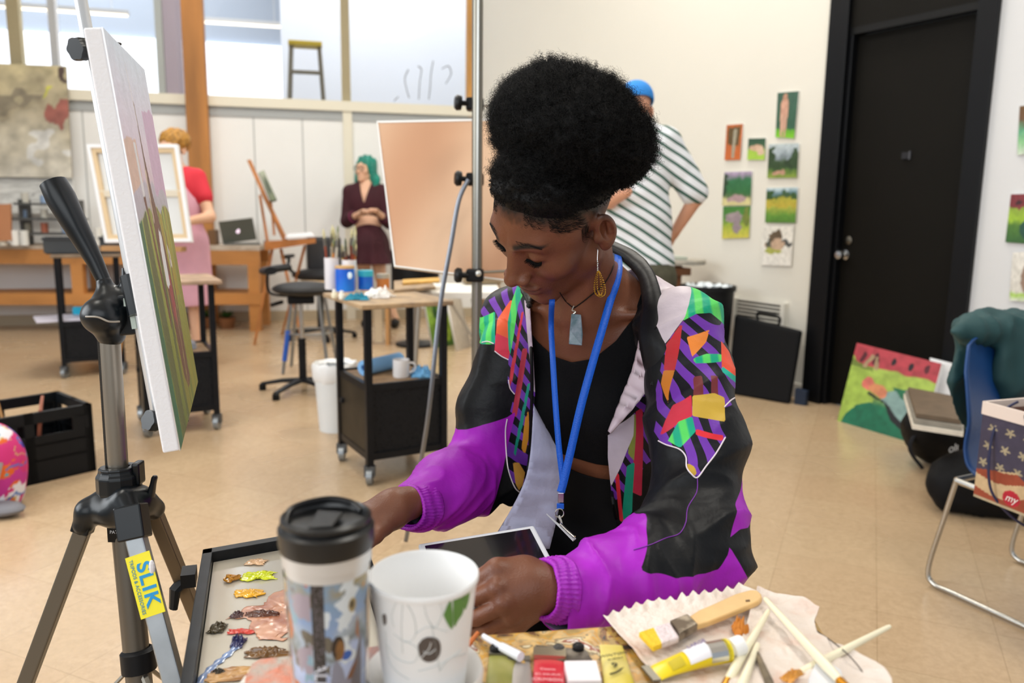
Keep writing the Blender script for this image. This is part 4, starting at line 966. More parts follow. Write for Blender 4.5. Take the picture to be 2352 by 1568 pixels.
# easel carrying it
t = thing('easel', 'plain wooden easel under the stretched canvas seen from behind', 'easel', flat(W(340, 620, 4.95)))
q0 = W(330, 560, 4.97); MB().box(q0+Vector((0, 0, -.03)), (.5, .08, .03)).build('ledge', WOOD, t)
for s, dy in ((-.22, -.05), (.22, -.05), (0, .35)): MB().tube([q0+Vector((0 if dy > 0 else s*.4, .03, -.04)), flat(q0+Vector((s, dy, 0)))], .014, 6).build('leg', WOOD, t)
# --- black folding crate and the colourful backpack
c0 = flat(Z(222, 1080)); c1 = flat(Z(-40, 1140)); e1 = (c1-c0).normalized(); e2 = Vector((e1.y, -e1.x, 0)); e2 = e2 if e2.y > 0 else -e2; wC, dC, hC = .52, .36, .30
t = thing('folding_crate', 'black folding crate with rust board inside, on floor behind the tripod', 'crate', c0+e1*wC/2+e2*dC/2)
def crwall(p, d, L, nrm, name):
    up = Vector((0, 0, 1)); o = MB()
    def q(a0, a1, z0, z1, th=.012): o.hexa([p+d*a0+up*z0, p+d*a1+up*z0, p+d*a1+up*z0+nrm*th, p+d*a0+up*z0+nrm*th], [p+d*a0+up*z1, p+d*a1+up*z1, p+d*a1+up*z1+nrm*th, p+d*a0+up*z1+nrm*th])
    q(0, L, 0, .008, .02); q(0, L, hC-.045, hC, .02); q(0, L, .008, .2, .006)
    for f in (0, .5, 1): a = max(f*L-.03, 0); q(a, min(a+.035, L), 0, hC, .018)
    for z in (.09, .155): q(0, L, z, z+.012, .012)
    for f in (.12, .62): q(f*L-.03, f*L+.02, .2, hC-.04, .01)
    o.build(name, M('101317', .42), t)
crwall(c0, e1, wC, e2, 'side_wall'); crwall(c0+e2*dC, e1, wC, -e2, 'side_wall'); crwall(c0, e2, dC, e1, 'end_wall'); crwall(c0+e1*wC, e2, dC, -e1, 'end_wall')
MB().box(c0+e1*wC/2+e2*dC/2+Vector((0, 0, .006)), (wC, dC, .008), math.atan2(e1.y, e1.x)).build('crate_floor', BLACK, t)
o = MB().box(None, (.012, .3, .28), mtx=Matrix.Translation(c0+e1*.16+e2*.16+Vector((0, 0, .165))) @ Matrix.Rotation(.5, 4, 'Z') @ Matrix.Rotation(.12, 4, 'Y')); tag(o.build('rust_board', M('8a4b33', .6)), 'rust coloured board standing inside the black crate', 'board')
o = MB().tube([c0+e1*.27+e2*.1+Vector((0, 0, .012)), c0+e1*.30+e2*.18+Vector((0, 0, .33))], .006, 6); tag(o.build('wooden_dowel', WOOD), 'thin wooden dowel standing in the black crate', 'dowel')
bp0 = flat(Z(-22, 1178)); t = thing('backpack', 'backpack with bright swirling patches of white, orange and magenta', 'backpack', bp0)
bc = bp0+Vector((-.03, .06, .165))
V, Q = nets(lambda P: smin(el(P, bc, (.13, .12, .17)), cp(P, bc+Vector((0, 0, -.1)), bc+Vector((0, 0, .05)), .11, .1), .03), np.array(bc)-.22, np.array(bc)+.22, .007)
V[:, 2] = np.maximum(V[:, 2], .004); me = np_mesh('bag_body', V, Q)
f1, f2, f3 = fbm(V, 11, 2), fbm(V, 13, 30), fbm(V, 9, 60); C = np.tile(lin('e8e6ef')[:3], (len(V), 1))
for m, c in ((f1 > .3, 'e0641e'), (f2 > .35, 'cf2a78'), ((f3 > .1) & (f3 < .22), '2e6fc0'), (f1 < -.45, '3a2a9a'), (f2 < -.5, '30a8b8'), ((f1 > .24) & (f1 < .3), 'c9b36a'), ((f3 < -.4), 'c22f92')): C[m] = lin(c)[:3]
set_col(me, C); link_mesh('bag_body', me, attr_mat('patterned_cloth', .7), t)
MB().tube(spline([bc+Vector((.1, -.08, .04)), bc+Vector((.09, -.115, -.05)), bc+Vector((.06, -.11, -.13))], 5), .016, 8, flat=.3).build('strap', M('a9a6ab', .7), t, smooth=True)
MB().ball(bp0+Vector((.03, -.03, .03)), (.12, .06, .028), 16).build('base_pad', M('77777e', .8), t, smooth=True)
# ================================================================== METAL EASEL WITH PLYWOOD
dM = 2.5
pT, pB = W(1086, -60, dM-.1), None
px_ = W(1093, 630, dM); pT = Vector((px_.x, px_.y, 2.0)); pF = Vector((px_.x+.005, px_.y, .42))
t = thing('metal_easel', 'tubular metal easel with black clamps and bent aluminium leg, holding plywood', 'easel', flat(px_))
MB().tube([pF, pT], .0165, 16).build('post', M('807c72', .33, .9), t, smooth=True)
MB().box((px_.x+.003, px_.y-.0165, 1.2), (.006, .004, 1.56)).build('post_track', M('b9b8b2', .3, .9), t)
def clampk(py, side=-1, label=None):
    q = W(1091, py, dM-.02); o = MB(); o.box(q, (.055, .05, .04), bevel=.008); o.build('clamp', BLACK, t)
    k = q+Vector((-.045, -.02, .0)); o = MB(); o.lathe([(0, 0), (.008, 0), (.008, .02), (.022, .022), (.024, .035), (.018, .042), (0, .042)], q+Vector((-.02, -.02, 0)), (-1, -.25, .05), 16); o.build('clamp_knob', BLACK, t, smooth=True)
    MB().ball(q+Vector((.012, -.03, .008)), .010, 10).build('clamp_screw', M('c9ccca', .3, .7), t, smooth=True)
for py in (240, 412, 632): clampk(py)
for pts, nm in (([(1076, 412), (1054, 460), (1036, 560), (1010, 710), (980, 980), (932, 1243)], 'bent_leg'),):
    Q_ = [W(a, b, dM-.06+.11*(b-412)/830) for a, b in pts]; Q_[-1] = Z(932, 1243, .012); MB().tube(spline(Q_, 6), .0072, 8, flat=.5, side=(1, 0, 0)).build(nm, M('7c7f86', .35, .9), t, smooth=True)
for q in (Vector((px_.x+.55, px_.y-.25, .012)), Vector((px_.x+.2, px_.y+.75, .012))): MB().tube([Vector((px_.x, px_.y, .66)), q], .0115, 8).build('leg', M('7c7f86', .35, .9), t)
MB().tube([W(1050, 628, dM-.03), W(1175, 622, dM-.03)], .005, 6).build('cross_rod', STEEL, t)
MB().tube([W(1085, 243, dM-.02), W(1150, 243, dM+.03)], .005, 6).build('cross_rod', STEEL, t)
for a, b in ((1024, 640), (1053, 550)): MB().ball(W(1024 if a == 1024 else 1034, a if a == 1024 else b, dM-.04), .009, 8)
PLY = mat('plywood', 'c99e80', .6, var=.1, vscale=2.5, stretch=(1, 1, .25)); nt = PLY.node_tree
wv = nt.nodes.new('ShaderNodeTexWave'); wv.inputs['Scale'].default_value = .8; wv.inputs['Distortion'].default_value = 16; wv.inputs['Detail'].default_value = 2; wv.inputs['Detail Scale'].default_value = .8
tcn = nt.nodes.new('ShaderNodeTexCoord'); mp = nt.nodes.new('ShaderNodeMapping'); mp.inputs['Scale'].default_value = (1, 1, .3); nt.links.new(tcn.outputs['Object'], mp.inputs[0]); nt.links.new(mp.outputs[0], wv.inputs[0])
rp = nt.nodes.new('ShaderNodeValToRGB'); rp.color_ramp.elements[0].color = lin('c69674'); rp.color_ramp.elements[1].color = lin('dfbb9b'); nt.links.new(wv.outputs[0], rp.inputs[0]); nt.links.new(rp.outputs[0], nt.nodes['Principled BSDF'].inputs['Base Color'])
bl, br, tr, tl = W(905, 612, dM+.03), W(1345, 668, dM+.03), W(1350, 268, dM+.12), W(865, 278, dM+.12)
n = (br-bl).cross(tl-bl).normalized(); n = n if n.dot(CAM-bl) > 0 else -n
t = thing('plywood_board', 'bare pale plywood board with white edges clamped to metal easel', 'board', flat((bl+br)/2, bl.z-.01))
MB().prism([v-n*.018 for v in (bl, br, tr, tl)], n, .018).build('board_face', PLY, t)
o = MB()
for a, b, w_e in ((tl, tr, .012), (bl, br, .006), (bl, tl, .006)):
    c = (bl+br+tr+tl)/4; ia, ib = a+(c-a).normalized()*w_e, b+(c-b).normalized()*w_e; o.prism([a-n*.016, b-n*.016, ib-n*.016, ia-n*.016], n, .018)
o.build('white_edge', M('f1f1ef', .6), t)
# ================================================================== RIGHT WALL
def pic(c4, fn, label, th=.012, nx=34, ny=44, edge='e9e7e2', cat='painting'):
    q = [RW(x, y, .0125) for x, y in c4]; tag(panel('painting', q, nx, ny, fn, th, edge=edge), label, cat, 'small paintings pinned on the right wall')
pic([(1781, 315), (1824, 318), (1835, 209), (1786, 213)], painter([(0, '7cc324'), (.17, '5fa52a'), (.2, '2f5a44'), (1, '3b5d4e')], [('e', .38, .55, .2, .36, 'c99b85'), ('e', .38, .9, .1, .09, 'b98c74'), ('p', [(.25, .02), (.35, .02), (.42, .5), (.2, .5)], 'c9a08a'), ('p', [(.42, .02), (.52, .02), (.56, .5), (.4, .5)], 'c39a84')], .02), 'small painting of pale standing figure on dark green, uppermost')
pic([(1664, 368), (1700, 367), (1707, 284), (1669, 287)], painter([(0, 'c2642c'), (.4, 'b9622f'), (1, 'b5602e')], [('p', [(.15, .42), (.85, .4), (.9, .93), (.12, .93)], '5d4a2a'), ('p', [(.42, .06), (.6, .06), (.66, .85), (.45, .85)], 'a09a86')], .03), 'small orange painting with grey upright figure, furthest left')
pic([(1716, 367), (1756, 367), (1759, 317), (1719, 318)], painter([(0, 'a3c94a'), (.45, '9cc044'), (.55, '3c5f3e'), (1, '274a3a')], [('e', .5, .55, .4, .14, 'c8a68c'), ('p', [(.6, .2), (.95, .25), (.9, .6), (.5, .6)], 'd2b59c')], .03), 'tiny painting with reclining pink figure on lime grass')
pic([(1762, 409), (1830, 408), (1836, 329), (1766, 331)], painter([(0, '8aa03e'), (.2, '4f7030'), (.3, '2c4526'), (.5, '38502e'), (.62, '8a97a0'), (.8, 'a9b6bd'), (1, 'b6c3c6')], [('e', .08, .65, .13, .3, '2c4426'), ('e', .93, .58, .13, .26, '30482a'), ('e', .4, .16, .2, .09, 'b88f78'), ('e', .7, .45, .12, .12, '253b20')], .08), 'small landscape painting with dark trees and grey sky')
pic([(1757, 511), (1827, 512), (1833, 430), (1761, 432)], painter([(0, '4c7a2e'), (.2, '5d8f33'), (.4, '9aa844'), (.5, 'b9a63c'), (.68, 'a8a63c'), (.74, '2f5226'), (.86, '6e8f9c'), (1, 'b9cdd4')], [('e', .1, .78, .15, .16, '2f5226'), ('e', .6, .82, .12, .1, '3c5a3a'), ('e', .9, .74, .12, .1, '35552c')], .06), 'small landscape painting with yellow meadow under blue sky')
pic([(1747, 608), (1817, 611), (1823, 518), (1751, 519)], painter([(0, 'e3e0d8'), (1, 'dedbd2')], [('e', .45, .72, .2, .18, '5f4f3c'), ('e', .75, .55, .2, .08, '4a4c4c'), ('e', .45, .52, .32, .13, 'c2a58c'), ('e', .4, .36, .3, .07, 'a9ad52'), ('e', .25, .55, .08, .14, '54554a')], .06), 'unframed cream sheet with loosely painted dark figure, lowest in right column', .004)
pic([(1658, 472), (1724, 471), (1728, 393), (1664, 395)], painter([(0, 'c9c08a'), (.15, 'cfc68e'), (.25, '5a6f48'), (.4, '2f6a3a'), (.75, '2e6b45'), (.92, '9a8ba4'), (1, 'a99ab5')], [('e', .5, .2, .35, .1, 'a98f92'), ('e', .05, .6, .1, .35, '27402a')], .06), 'dark green painting with lilac top, upper of the left pair')
pic([(1658, 548), (1720, 546), (1725, 473), (1661, 474)], painter([(0, 'c9bf4e'), (.35, 'a3b03f'), (.6, '4f8436'), (1, '3f7a35')], [('e', .4, .66, .3, .16, '9a8b8f'), ('e', .55, .4, .16, .25, '918289'), ('e', .85, .7, .12, .3, '6d7a35')], .06), 'green and yellow painting with grey figure, lower of the left pair')
pic([(2336, 356), (2386, 350), (2392, 236), (2342, 244)], painter([(0, 'c8d6c4'), (.25, '8ac48c'), (.5, '5aa27c'), (.7, '6b4a2a'), (1, '6a4a22')], (), .05), 'painting cut by right frame edge, brown above pale green, highest')
pic([(2309, 556), (2386, 562), (2390, 444), (2322, 446)], painter([(0, '2f5f2e'), (.35, '4d7a2e'), (.5, '9cc034'), (.7, '8aa53a'), (.72, '7a2f34'), (1, '7d2c35')], [('e', .7, .3, .3, .22, '1f4f40'), ('e', .3, .85, .08, .06, '3a1c20')], .05), 'painting cut by right frame edge, red band above green lawn')
pic([(2318, 690), (2386, 695), (2390, 575), (2326, 580)], painter([(0, 'dfe3d8'), (.12, 'a5cf4a'), (.2, 'd8d5cc'), (1, 'e5e3dc')], [('e', .75, .45, .4, .35, '9a8070')], .03), 'pale painting cut by right frame edge, with brown mound, lowest', .004)
# radiator grille
a, b, c, d = RW(1690, 748), RW(1802, 768), RW(1803, 696), RW(1692, 681)
zc0, zc1 = min(a.z, b.z), max(c.z, d.z)-.01; q0, q1 = flat(a), flat(b); L = (q1-q0).length; rzr = math.atan2(rdir.y, rdir.x)
t = thing('wall_grille', 'cream slatted heating grille low on the right wall', 'grille', (q0+q1)/2+rn*.02+Vector((0, 0, zc0)))
mid = (q0+q1)/2
MB().box(mid+rn*.006+Vector((0, 0, (zc0+zc1)/2)), (L, .012, zc1-zc0), rzr).build('back_plate', M('4d4a44', .6), t)
o = MB(); k = 8
for i in range(k+1): o.box(mid+rn*.022+Vector((0, 0, zc0+(zc1-zc0)*i/k)), (L, .018, .009), rzr)
for s in (-1, 1): o.box(mid+rdir*(s*L/2)+rn*.02+Vector((0, 0, (zc0+zc1)/2)), (.03, .04, zc1-zc0+.02), rzr)
o.build('louvre', M('e2dfd5', .5), t)
# black bin with bag
p = flat(Z(1614, 893)); t = thing('waste_bin', 'round black waste bin with white bag beside right wall', 'bin', p)
hb = .655
MB().lathe([(0, 0), (.14, 0), (.165, hb), (.178, hb), (.178, hb+.03), (.155, hb+.03), (.13, .02), (0, .02)], p, n=32).build('bin_body', M('17181b', .5), t, smooth=True)
o = MB().lathe([(.0, hb-.10), (.08, hb-.06), (.13, hb-.0), (.152, hb+.03)], p, n=40)
for v in o.b.verts: v.co += Vector((random.uniform(-1, 1), random.uniform(-1, 1), random.uniform(-1, 1)))*.012
o.build('bin_liner', M('dfe6ea', .5), t, smooth=True)
MB().box(p+Vector((-.04, -.08, hb-.02)), (.1, .12, .05), .4).build('blue_wrapper', M('3a6aa8', .5), t)
# round topped pedestal table
p = flat(Z(1572, 868))+Vector((-.05, .0, 0)); t = thing('pedestal_table', 'round-edged worktable with stout brown timber legs behind striped shirt man', 'table', p)
zt = Z(1590, 603, 0).z; zt = W(1590, 603, (p-CAM).dot(_f)).z
MB().lathe([(0, 0), (.2, 0), (.205, .012), (.2, .03), (0, .03)], p+Vector((-.05, 0, zt)), n=40).build('table_top', M('8f8a7f', .6, color2='b3aca0', vscale=14), t, smooth=True)
MB().box(p+Vector((-.08, 0, zt/2)), (.11, .11, zt), .3).build('leg', M('7d4f2e', .6, var=.3, vscale=6), t)
MB().box(p+Vector((-.08, 0, zt-.05)), (.2, .2, .05), .3).build('apron', M('7d4f2e', .6, var=.3, vscale=6), t); MB().box(p+Vector((-.08, 0, .03)), (.26, .26, .06), .3).build('base', M('6b4426', .6), t)
o = MB().box(p+Vector((-.1, -.02, zt+.042)), (.2, .16, .02), .2); tag(o.build('sketchbook', M('b9c0b4', .6)), 'closed sketchbook on round-edged worktable behind the man', 'book')
# portfolio case leaning at the wall
fb = [RW(1676, 903), RW(1818, 925)]
pl = flat(Z(1672, 902)); pr = flat(Z(1815, 927)); ph = .60
n0 = (pr-pl).cross(Vector((0, 0, 1))).normalized(); n0 = n0 if n0.dot(CAM-pl) > 0 else -n0
tl = PL(1690, 722, pl-n0*.09, n0); tr = PL(1843, 760, pr-n0*.09, n0)
t = thing('portfolio_case', 'black art portfolio case with handle leaning on right wall', 'portfolio', (pl+pr)/2)
MB().prism([pl-n0*.02, pr-n0*.02, tr-n0*.02, tl-n0*.02], n0, .045).build('case_body', M('101114', .75, bump=.2, bscale=150), t, bevel=.015)
u = (tr-tl).normalized(); c = frac(tl, tr, .5); MB().tube(spline([c-u*.07, c-u*.065+Vector((0, 0, .05)), c+u*.065+Vector((0, 0, .05)), c+u*.07], 5), .009, 8).build('handle', BLACK, t, smooth=True)
o = MB().prism([pr+u*.02-n0*.05, pr+u*.09-n0*.05, pr+u*.09-n0*.05+Vector((0, 0, .1)), pr+u*.02-n0*.05+Vector((0, 0, .1))], n0, .04); tag(o.build('blue_pouch', M('14263f', .6)), 'small navy pouch on floor between portfolio and door frame', 'pouch')
# leaning canvases by the door
bl, br = flat(Z(1923, 966)), flat(Z(2112, 1022)); n0 = (br-bl).cross(Vector((0, 0, 1))).normalized(); n0 = n0 if n0.dot(CAM-bl) > 0 else -n0
tl, tr = PL(1968, 787, bl-n0*.13, n0), PL(2163, 835, br-n0*.13, n0)
RG = painter([(0, '17684d'), (.3, '1b6e50'), (.45, '93ac48'), (.75, '9cb552'), (.765, 'a83c48'), (1, 'ad3e49')],
    [('p', [(-.1, -.1), (.05, -.1), (.38, .34), (.3, .62), (-.1, .9)], '98b44c'), ('p', [(-.2, .72), (.28, .7), (.27, .76), (-.2, .82)], '6f8238'), ('p', [(.03, .0), (.18, .26), (.36, .34), (.5, .2), (.75, .1), (1.1, .25), (1.1, -.1), (.0, -.1)], '15664b'),
     ('p', [(.55, .58), (.8, .6), (1.1, .45), (1.1, .2), (.95, .2), (.8, .45), (.6, .5)], '1d6a4a'),
     ('p', [(.4, .47), (.6, .55), (.85, .4), (1.0, .3), (1.0, .08), (.85, .1), (.62, .22), (.5, .35)], '7c9a98'), ('p', [(.28, .42), (.5, .36), (.62, .18), (.95, .04), (.95, .08), (.66, .24), (.52, .38), (.3, .45)], '1a1c22'),
     ('e', .27, .55, .085, .085, 'cf6e62'), ('e', .38, .51, .1, .07, 'd08a60'), ('e', .45, .48, .06, .06, 'c97d5e'),
     ('e', .12, .86, .03, .07, '501c26'), ('e', .28, .87, .04, .08, '501c26'), ('e', .48, .88, .03, .05, '1e1a22'), ('e', .68, .88, .03, .05, '1e1a22'), ('e', .88, .88, .035, .06, '501c26'), ('p', [(.15, .74), (.2, .74), (.26, .9), (.2, .9)], 'a08a6a'), ('p', [(.28, .74), (.32, .74), (.3, .9), (.27, .9)], 'a08a6a')], .02, .1)
tag(panel('canvas', [bl, br, tr, tl], 110, 80, RG, .025, edge='f1f1f1'), 'painting of reclining figure on green under red wall, leaning by black door', 'painting')
o = panel('canvas', [br+n0*-.10+u*.0, br-n0*.10+u*.16, tr-n0*.07+u*.08, tr-n0*.07-u*.1], 4, 4, painter([(0, 'e8e8ea'), (1, 'ececee')], (), 0, 0), .03, edge='f1f1f1'); tag(o, 'blank white canvas leaning behind the red and green painting', 'canvas')
# ---- blue chair
s0, s1, s2 = flat(Z(2122, 1340)), flat(Z(2352, 1447)), flat(Z(2300, 1278))
a_ = (s1-s0).normalized(); b_ = Vector((-a_.y, a_.x, 0)); b_ = b_ if b_.y > 0 else -b_; wc = min(max((s2-s0).dot(b_), .4), .5)
t = thing('blue_chair', 'blue plastic shell chair with chrome sled frame at right edge', 'chair', s0+a_*.25+b_*wc/2)
Pc = lambda a, b, z: s0+a_*a+b_*b+Vector((0, 0, z)); dch = (s0-CAM).dot(_f)
sb = PL(2197, 1102, s0, b_); hs = sb.z; ash = (sb-s0).dot(a_)
CHM = M('b9b7b2', .25, 1.0)
for b in (0, wc):
    MB().tube(spline([Pc(ash, b, hs), Pc(ash*.6, b, hs*.62), Pc(.01, b, .06), Pc(.03, b, .014), Pc(.1, b, .012), Pc(.3, b, .012), Pc(.46, b, .012), Pc(.5, b, .02), Pc(.5, b, .08), Pc(ash+.36, b, hs-.02)], 6), .0078, 10).build('sled_leg', CHM, t, smooth=True)
MB().tube([Pc(ash, 0, hs), Pc(ash, wc, hs)], .0095, 10).build('cross_tube', CHM, t); MB().tube([Pc(ash+.0, 0, hs-.002), Pc(ash+.37, 0, hs-.02)], .0095, 10).build('seat_tube', CHM, t); MB().tube([Pc(ash, wc, hs-.002), Pc(ash+.37, wc, hs-.02)], .0095, 10).build('seat_tube', CHM, t)
U, V_ = np.meshgrid(np.linspace(-1, 1, 21), np.linspace(0, 1, 40)); prof = spline([(.40, 0, hs-.005), (.36, 0, hs+.012), (.2, 0, hs+.0), (.06, 0, hs+.02), (.0, 0, hs+.09), (-.02, 0, hs+.2), (-.05, 0, hs+.34), (-.075, 0, hs+.43)], 8)
pa_ = np.array([list(v) for v in prof]); tt = np.linspace(0, 1, len(pa_)); G = np.zeros(U.shape+(3,))
hw = np.interp(V_, [0, .1, .5, .85, .96, 1], [.17, .215, .235, .225, .19, .13]); av = np.interp(V_, tt, pa_[:, 0]); zv = np.interp(V_, tt, pa_[:, 2]); cur = U**2*.03
wgt = np.clip((V_-.45)*4, 0, 1); av = av+cur*wgt*1.2; zv = zv+cur*(1-wgt)*.6
for k in range(3): G[..., k] = s0[k]+a_[k]*(av+ash+.01)+b_[k]*(wc/2+U*hw)
G[..., 2] = zv; idx = np.arange(G.shape[0]*G.shape[1]).reshape(G.shape[:2]); F = np.stack([idx[:-1, :-1], idx[:-1, 1:], idx[1:, 1:], idx[1:, :-1]], -1).reshape(-1, 4)
o = link_mesh('seat_shell', np_mesh('seat_shell', G.reshape(-1, 3), F), M('134078', .38, var=.06, vscale=4), t); solid(o, .007, 0)
# teal jacket over the back
btop = Pc(ash-.07, wc/2, hs+.42)
JB = basis(b_, a_, (0, 0, 1))
def jk(P):
    zz_ = Vector((0, 0, 1)); d = el(P, btop+b_*.03+zz_*.02, (.24, .065, .05), JB); d = smin(d, el(P, btop-a_*.04-zz_*.14+b_*.04, (.17, .022, .19), JB), .05)
    d = smin(d, el(P, btop+a_*.055-zz_*.10+b_*.10, (.15, .05, .14), JB), .05); d = smin(d, el(P, btop+a_*.14-zz_*.03+b_*.2, (.10, .12, .07), JB), .06); return d
lo, hi = bounds([btop-b_*.25-Vector((0, 0, .3)), btop+b_*.25+a_*.2, btop-a_*.1], .1)
o = sdf_obj('draped_jacket', jk, lo, hi, .009, M('173f42', .7, var=.15, vscale=9), None, 2, wr=lambda V: .02*ridge(fbm(V*np.array((1, 1, .45)), 9))); tag(o, 'dark teal jacket draped over the back of blue chair', 'jacket')
# flag print shopping bag on the seat
bc = Pc(ash+.27, wc/2+.02, hs+.022); e_ = (a_*.98-b_*.14).normalized(); f_ = Vector((-e_.y, e_.x, 0)); f_ = -f_ if f_.dot(CAM-bc) < 0 else f_
q0 = flat(W(2240, 1100, (bc-CAM).dot(_f)-.08), hs+.026); q1 = q0+e_*.30; hgt = .245
def flagp(U, V_):
    C = np.zeros(U.shape+(3,)); P_ = np.stack([U, V_, U*0], -1); w = V_+.05*np.sin(U*7)+.04*vn(P_, 4, 2); C[:] = lin('c9ad86')[:3]
    st = (np.floor(w*7) % 2) == 0; C[st] = lin('95452f')[:3]; cn = psdf(U, V_, [(-.1, .3), (.38, .42), (.72, .2), (.72, .32), (.35, 1.1), (-.1, 1.1)]) > 0; C[cn] = lin('403c50')[:3]
    for k in range(9):
        cx, cy = .06+.17*(k % 3)+.03*(k//3), .42+.2*(k//3); a = np.arctan2(V_-cy, (U-cx)*1.05); r = np.hypot(U-cx, V_-cy); s = r < .035*(1+.5*np.cos(5*a+1)); C[s & cn] = lin('a99c80')[:3]
    C[np.hypot(U-.37, V_-.13) < .085] = lin('b51f35')[:3]; C[V_ < .03] = lin('b0a184')[:3]; C[(V_ > .72) & (V_ < .8) & (U > .82)] = lin('d3c3a5')[:3]; return np.clip(C*(1+.1*fbm(P_, 20)[..., None]), 0, 1)
t = thing('shopping_bag', 'reusable shopping bag printed with faded flag on the blue chair', 'bag', q0+e_*.15-f_*.09)
o = panel('bag_front', [q0, q1, q1+Vector((0, 0, hgt)), q0+Vector((0, 0, hgt))], 110, 90, flagp, .004, m=PRINT, parent=t, edge='b49b78')
bk_ = -f_*.17; o = MB(); zz = Vector((0, 0, hgt))
o.hexa([q0+bk_*.0+f_*-.004, q0+bk_, q0+bk_+zz, q0+f_*-.004+zz], [v+e_*.004 for v in (q0+f_*-.004, q0+bk_, q0+bk_+zz, q0+f_*-.004+zz)]); o.hexa([q0+bk_, q1+bk_, q1+bk_+zz, q0+bk_+zz], [v+f_*.004 for v in (q0+bk_, q1+bk_, q1+bk_+zz, q0+bk_+zz)]); o.hexa([q1-f_*.004, q1+bk_, q1+bk_+zz, q1-f_*.004+zz], [v-e_*.004 for v in (q1-f_*.004, q1+bk_, q1+bk_+zz, q1-f_*.004+zz)])
o.hexa([q0-f_*.004, q1-f_*.004, q1+bk_, q0+bk_], [v+Vector((0, 0, .004)) for v in (q0-f_*.004, q1-f_*.004, q1+bk_, q0+bk_)]); o.build('bag_sides', M('8f4a36', .5), t)
zz2 = Vector((0, 0, hgt+.022)); o = MB()
for a, b in ((q0, q1), (q1, q1+bk_), (q1+bk_, q0+bk_), (q0+bk_, q0)):
    nn = (b-a).cross(Vector((0, 0, 1))).normalized()*.004; o.hexa([a+zz-Vector((0, 0, .012))-nn, b+zz-Vector((0, 0, .012))-nn, b+zz-Vector((0, 0, .012))+nn, a+zz-Vector((0, 0, .012))+nn], [a+zz2-nn, b+zz2-nn, b+zz2+nn, a+zz2+nn])
o.build('bag_rim', M('e6d6cc', .5), t)
text('bag_lettering', 'my', .028, M('f0e8e2', .5), t, q0+e_*.111+f_*.0012+Vector((0, 0, .245*.13)), e_, (0, 0, 1), .0004, shear=.35)
bag_c = q0+e_*.17+bk_*.5+zz+Vector((0, 0, .02))
o = sdf_obj('black_cap', lambda P: smin(smin(el(P, bag_c+Vector((0, 0, -.01)), (.10, .06, .05)), el(P, bag_c+e_*.06+Vector((0, 0, .03)), (.07, .05, .045)), .03), el(P, bag_c-Vector((0, 0, .05)), (.09, .055, .06)), .03), np.array(bag_c)-.2, np.array(bag_c)+.25, .008, M('0b0c0f', .7), None, 2, wr=lambda V: .008*fbm(V, 14)); tag(o, 'crumpled black garment stuffed in the top of flag shopping bag', 'garment')
dB = (q0-CAM).dot(_f)-.05; o = MB().tube(spline([W(x, y, dB-.02+.0*y) for x, y in ((2338, 922), (2305, 945), (2278, 1005), (2271, 1095), (2290, 1150), (2350, 1205), (2430, 1230))], 8), .0035, 6); tag(o.build('cable', M('23264a', .5), smooth=True), 'dark blue cable hanging over the shopping bag', 'cable')
# black bags on the floor and the boards lying on them
dp_ = flat(Z(2262, 1190)); bgc = dp_+Vector((.2, .10, .13))
o = sdf_obj('duffel_bag', lambda P: smax(smin(el(P, bgc, (.37, .18, .14)), cp(P, bgc+Vector((-.30, -.02, -.07)), bgc+Vector((-.1, -.05, -.05)), .05, .1), .08), .004-P[..., 2], .01), np.array(bgc)-.55, np.array(bgc)+.6, .012, M('0d0e11', .7, var=.2, vscale=8), None, 2, wr=lambda V: .012*fbm(V, 9)*(V[:, 2] > .01)); tag(o, 'long black duffel bag lying on floor under blue chair', 'bag')
p = flat(Z(2175, 1090)); kc = p+Vector((.05, .16, .15)); t = thing('backpack', 'black backpack with white lettering, below the stacked boards', 'backpack', p+Vector((.05, .16, 0)))
sdf_obj('bag_body', lambda P: smax(smin(el(P, kc, (.17, .13, .15)), cp(P, kc+Vector((-.1, -.04, .04)), kc+Vector((.1, -.04, .04)), .1, .1), .06), .004-P[..., 2], .01), np.array(kc)-.3, np.array(kc)+.3, .009, M('0c0c0e', .6), t, 2, wr=lambda V: .006*fbm(V, 12)*(V[:, 2] > .01))
MB().tube(spline([kc+Vector((-.14, -.08, .06)), kc+Vector((-.2, -.1, -.04)), kc+Vector((-.15, -.14, -.13))], 6), .012, 8, flat=.3).build('strap', M('15161c', .7), t, smooth=True)
text('lettering', 'oli', .05, M('c9c9c9', .5), t, kc+Vector((-.03, -.148, -.03)), Vector((1, .12, .3)), (-.2, .25, 1), .001, shear=.3)
MB().ball(kc+Vector((.09, -.15, -.03)), (.01, .006, .022), 8).build('tag', M('c4c6c8', .5), t)
zbk = .315
c4 = [Z(2095, 985, zbk), Z(2212, 1003, zbk), Z(2212, 940, zbk), Z(2075, 912, zbk)]
for k, (mm, lb, ww) in enumerate((('ded7ca', 'cream edged stretcher board, bottom of pile on black backpack', 0), ('8f8a80', 'grey patterned board in the middle of pile on the black backpack', .012), ('6b5a48', 'brown board on top of pile on the black backpack', .03))):
    c = sum(c4, Vector())/4; q = [v+(c-v)*(ww*4)+Vector((0, 0, .02*k)) for v in c4]; o = MB().prism(q, (0, 0, 1), .018); tag(o.build('board', M(mm, .6, var=.15, vscale=20)), lb, 'board')
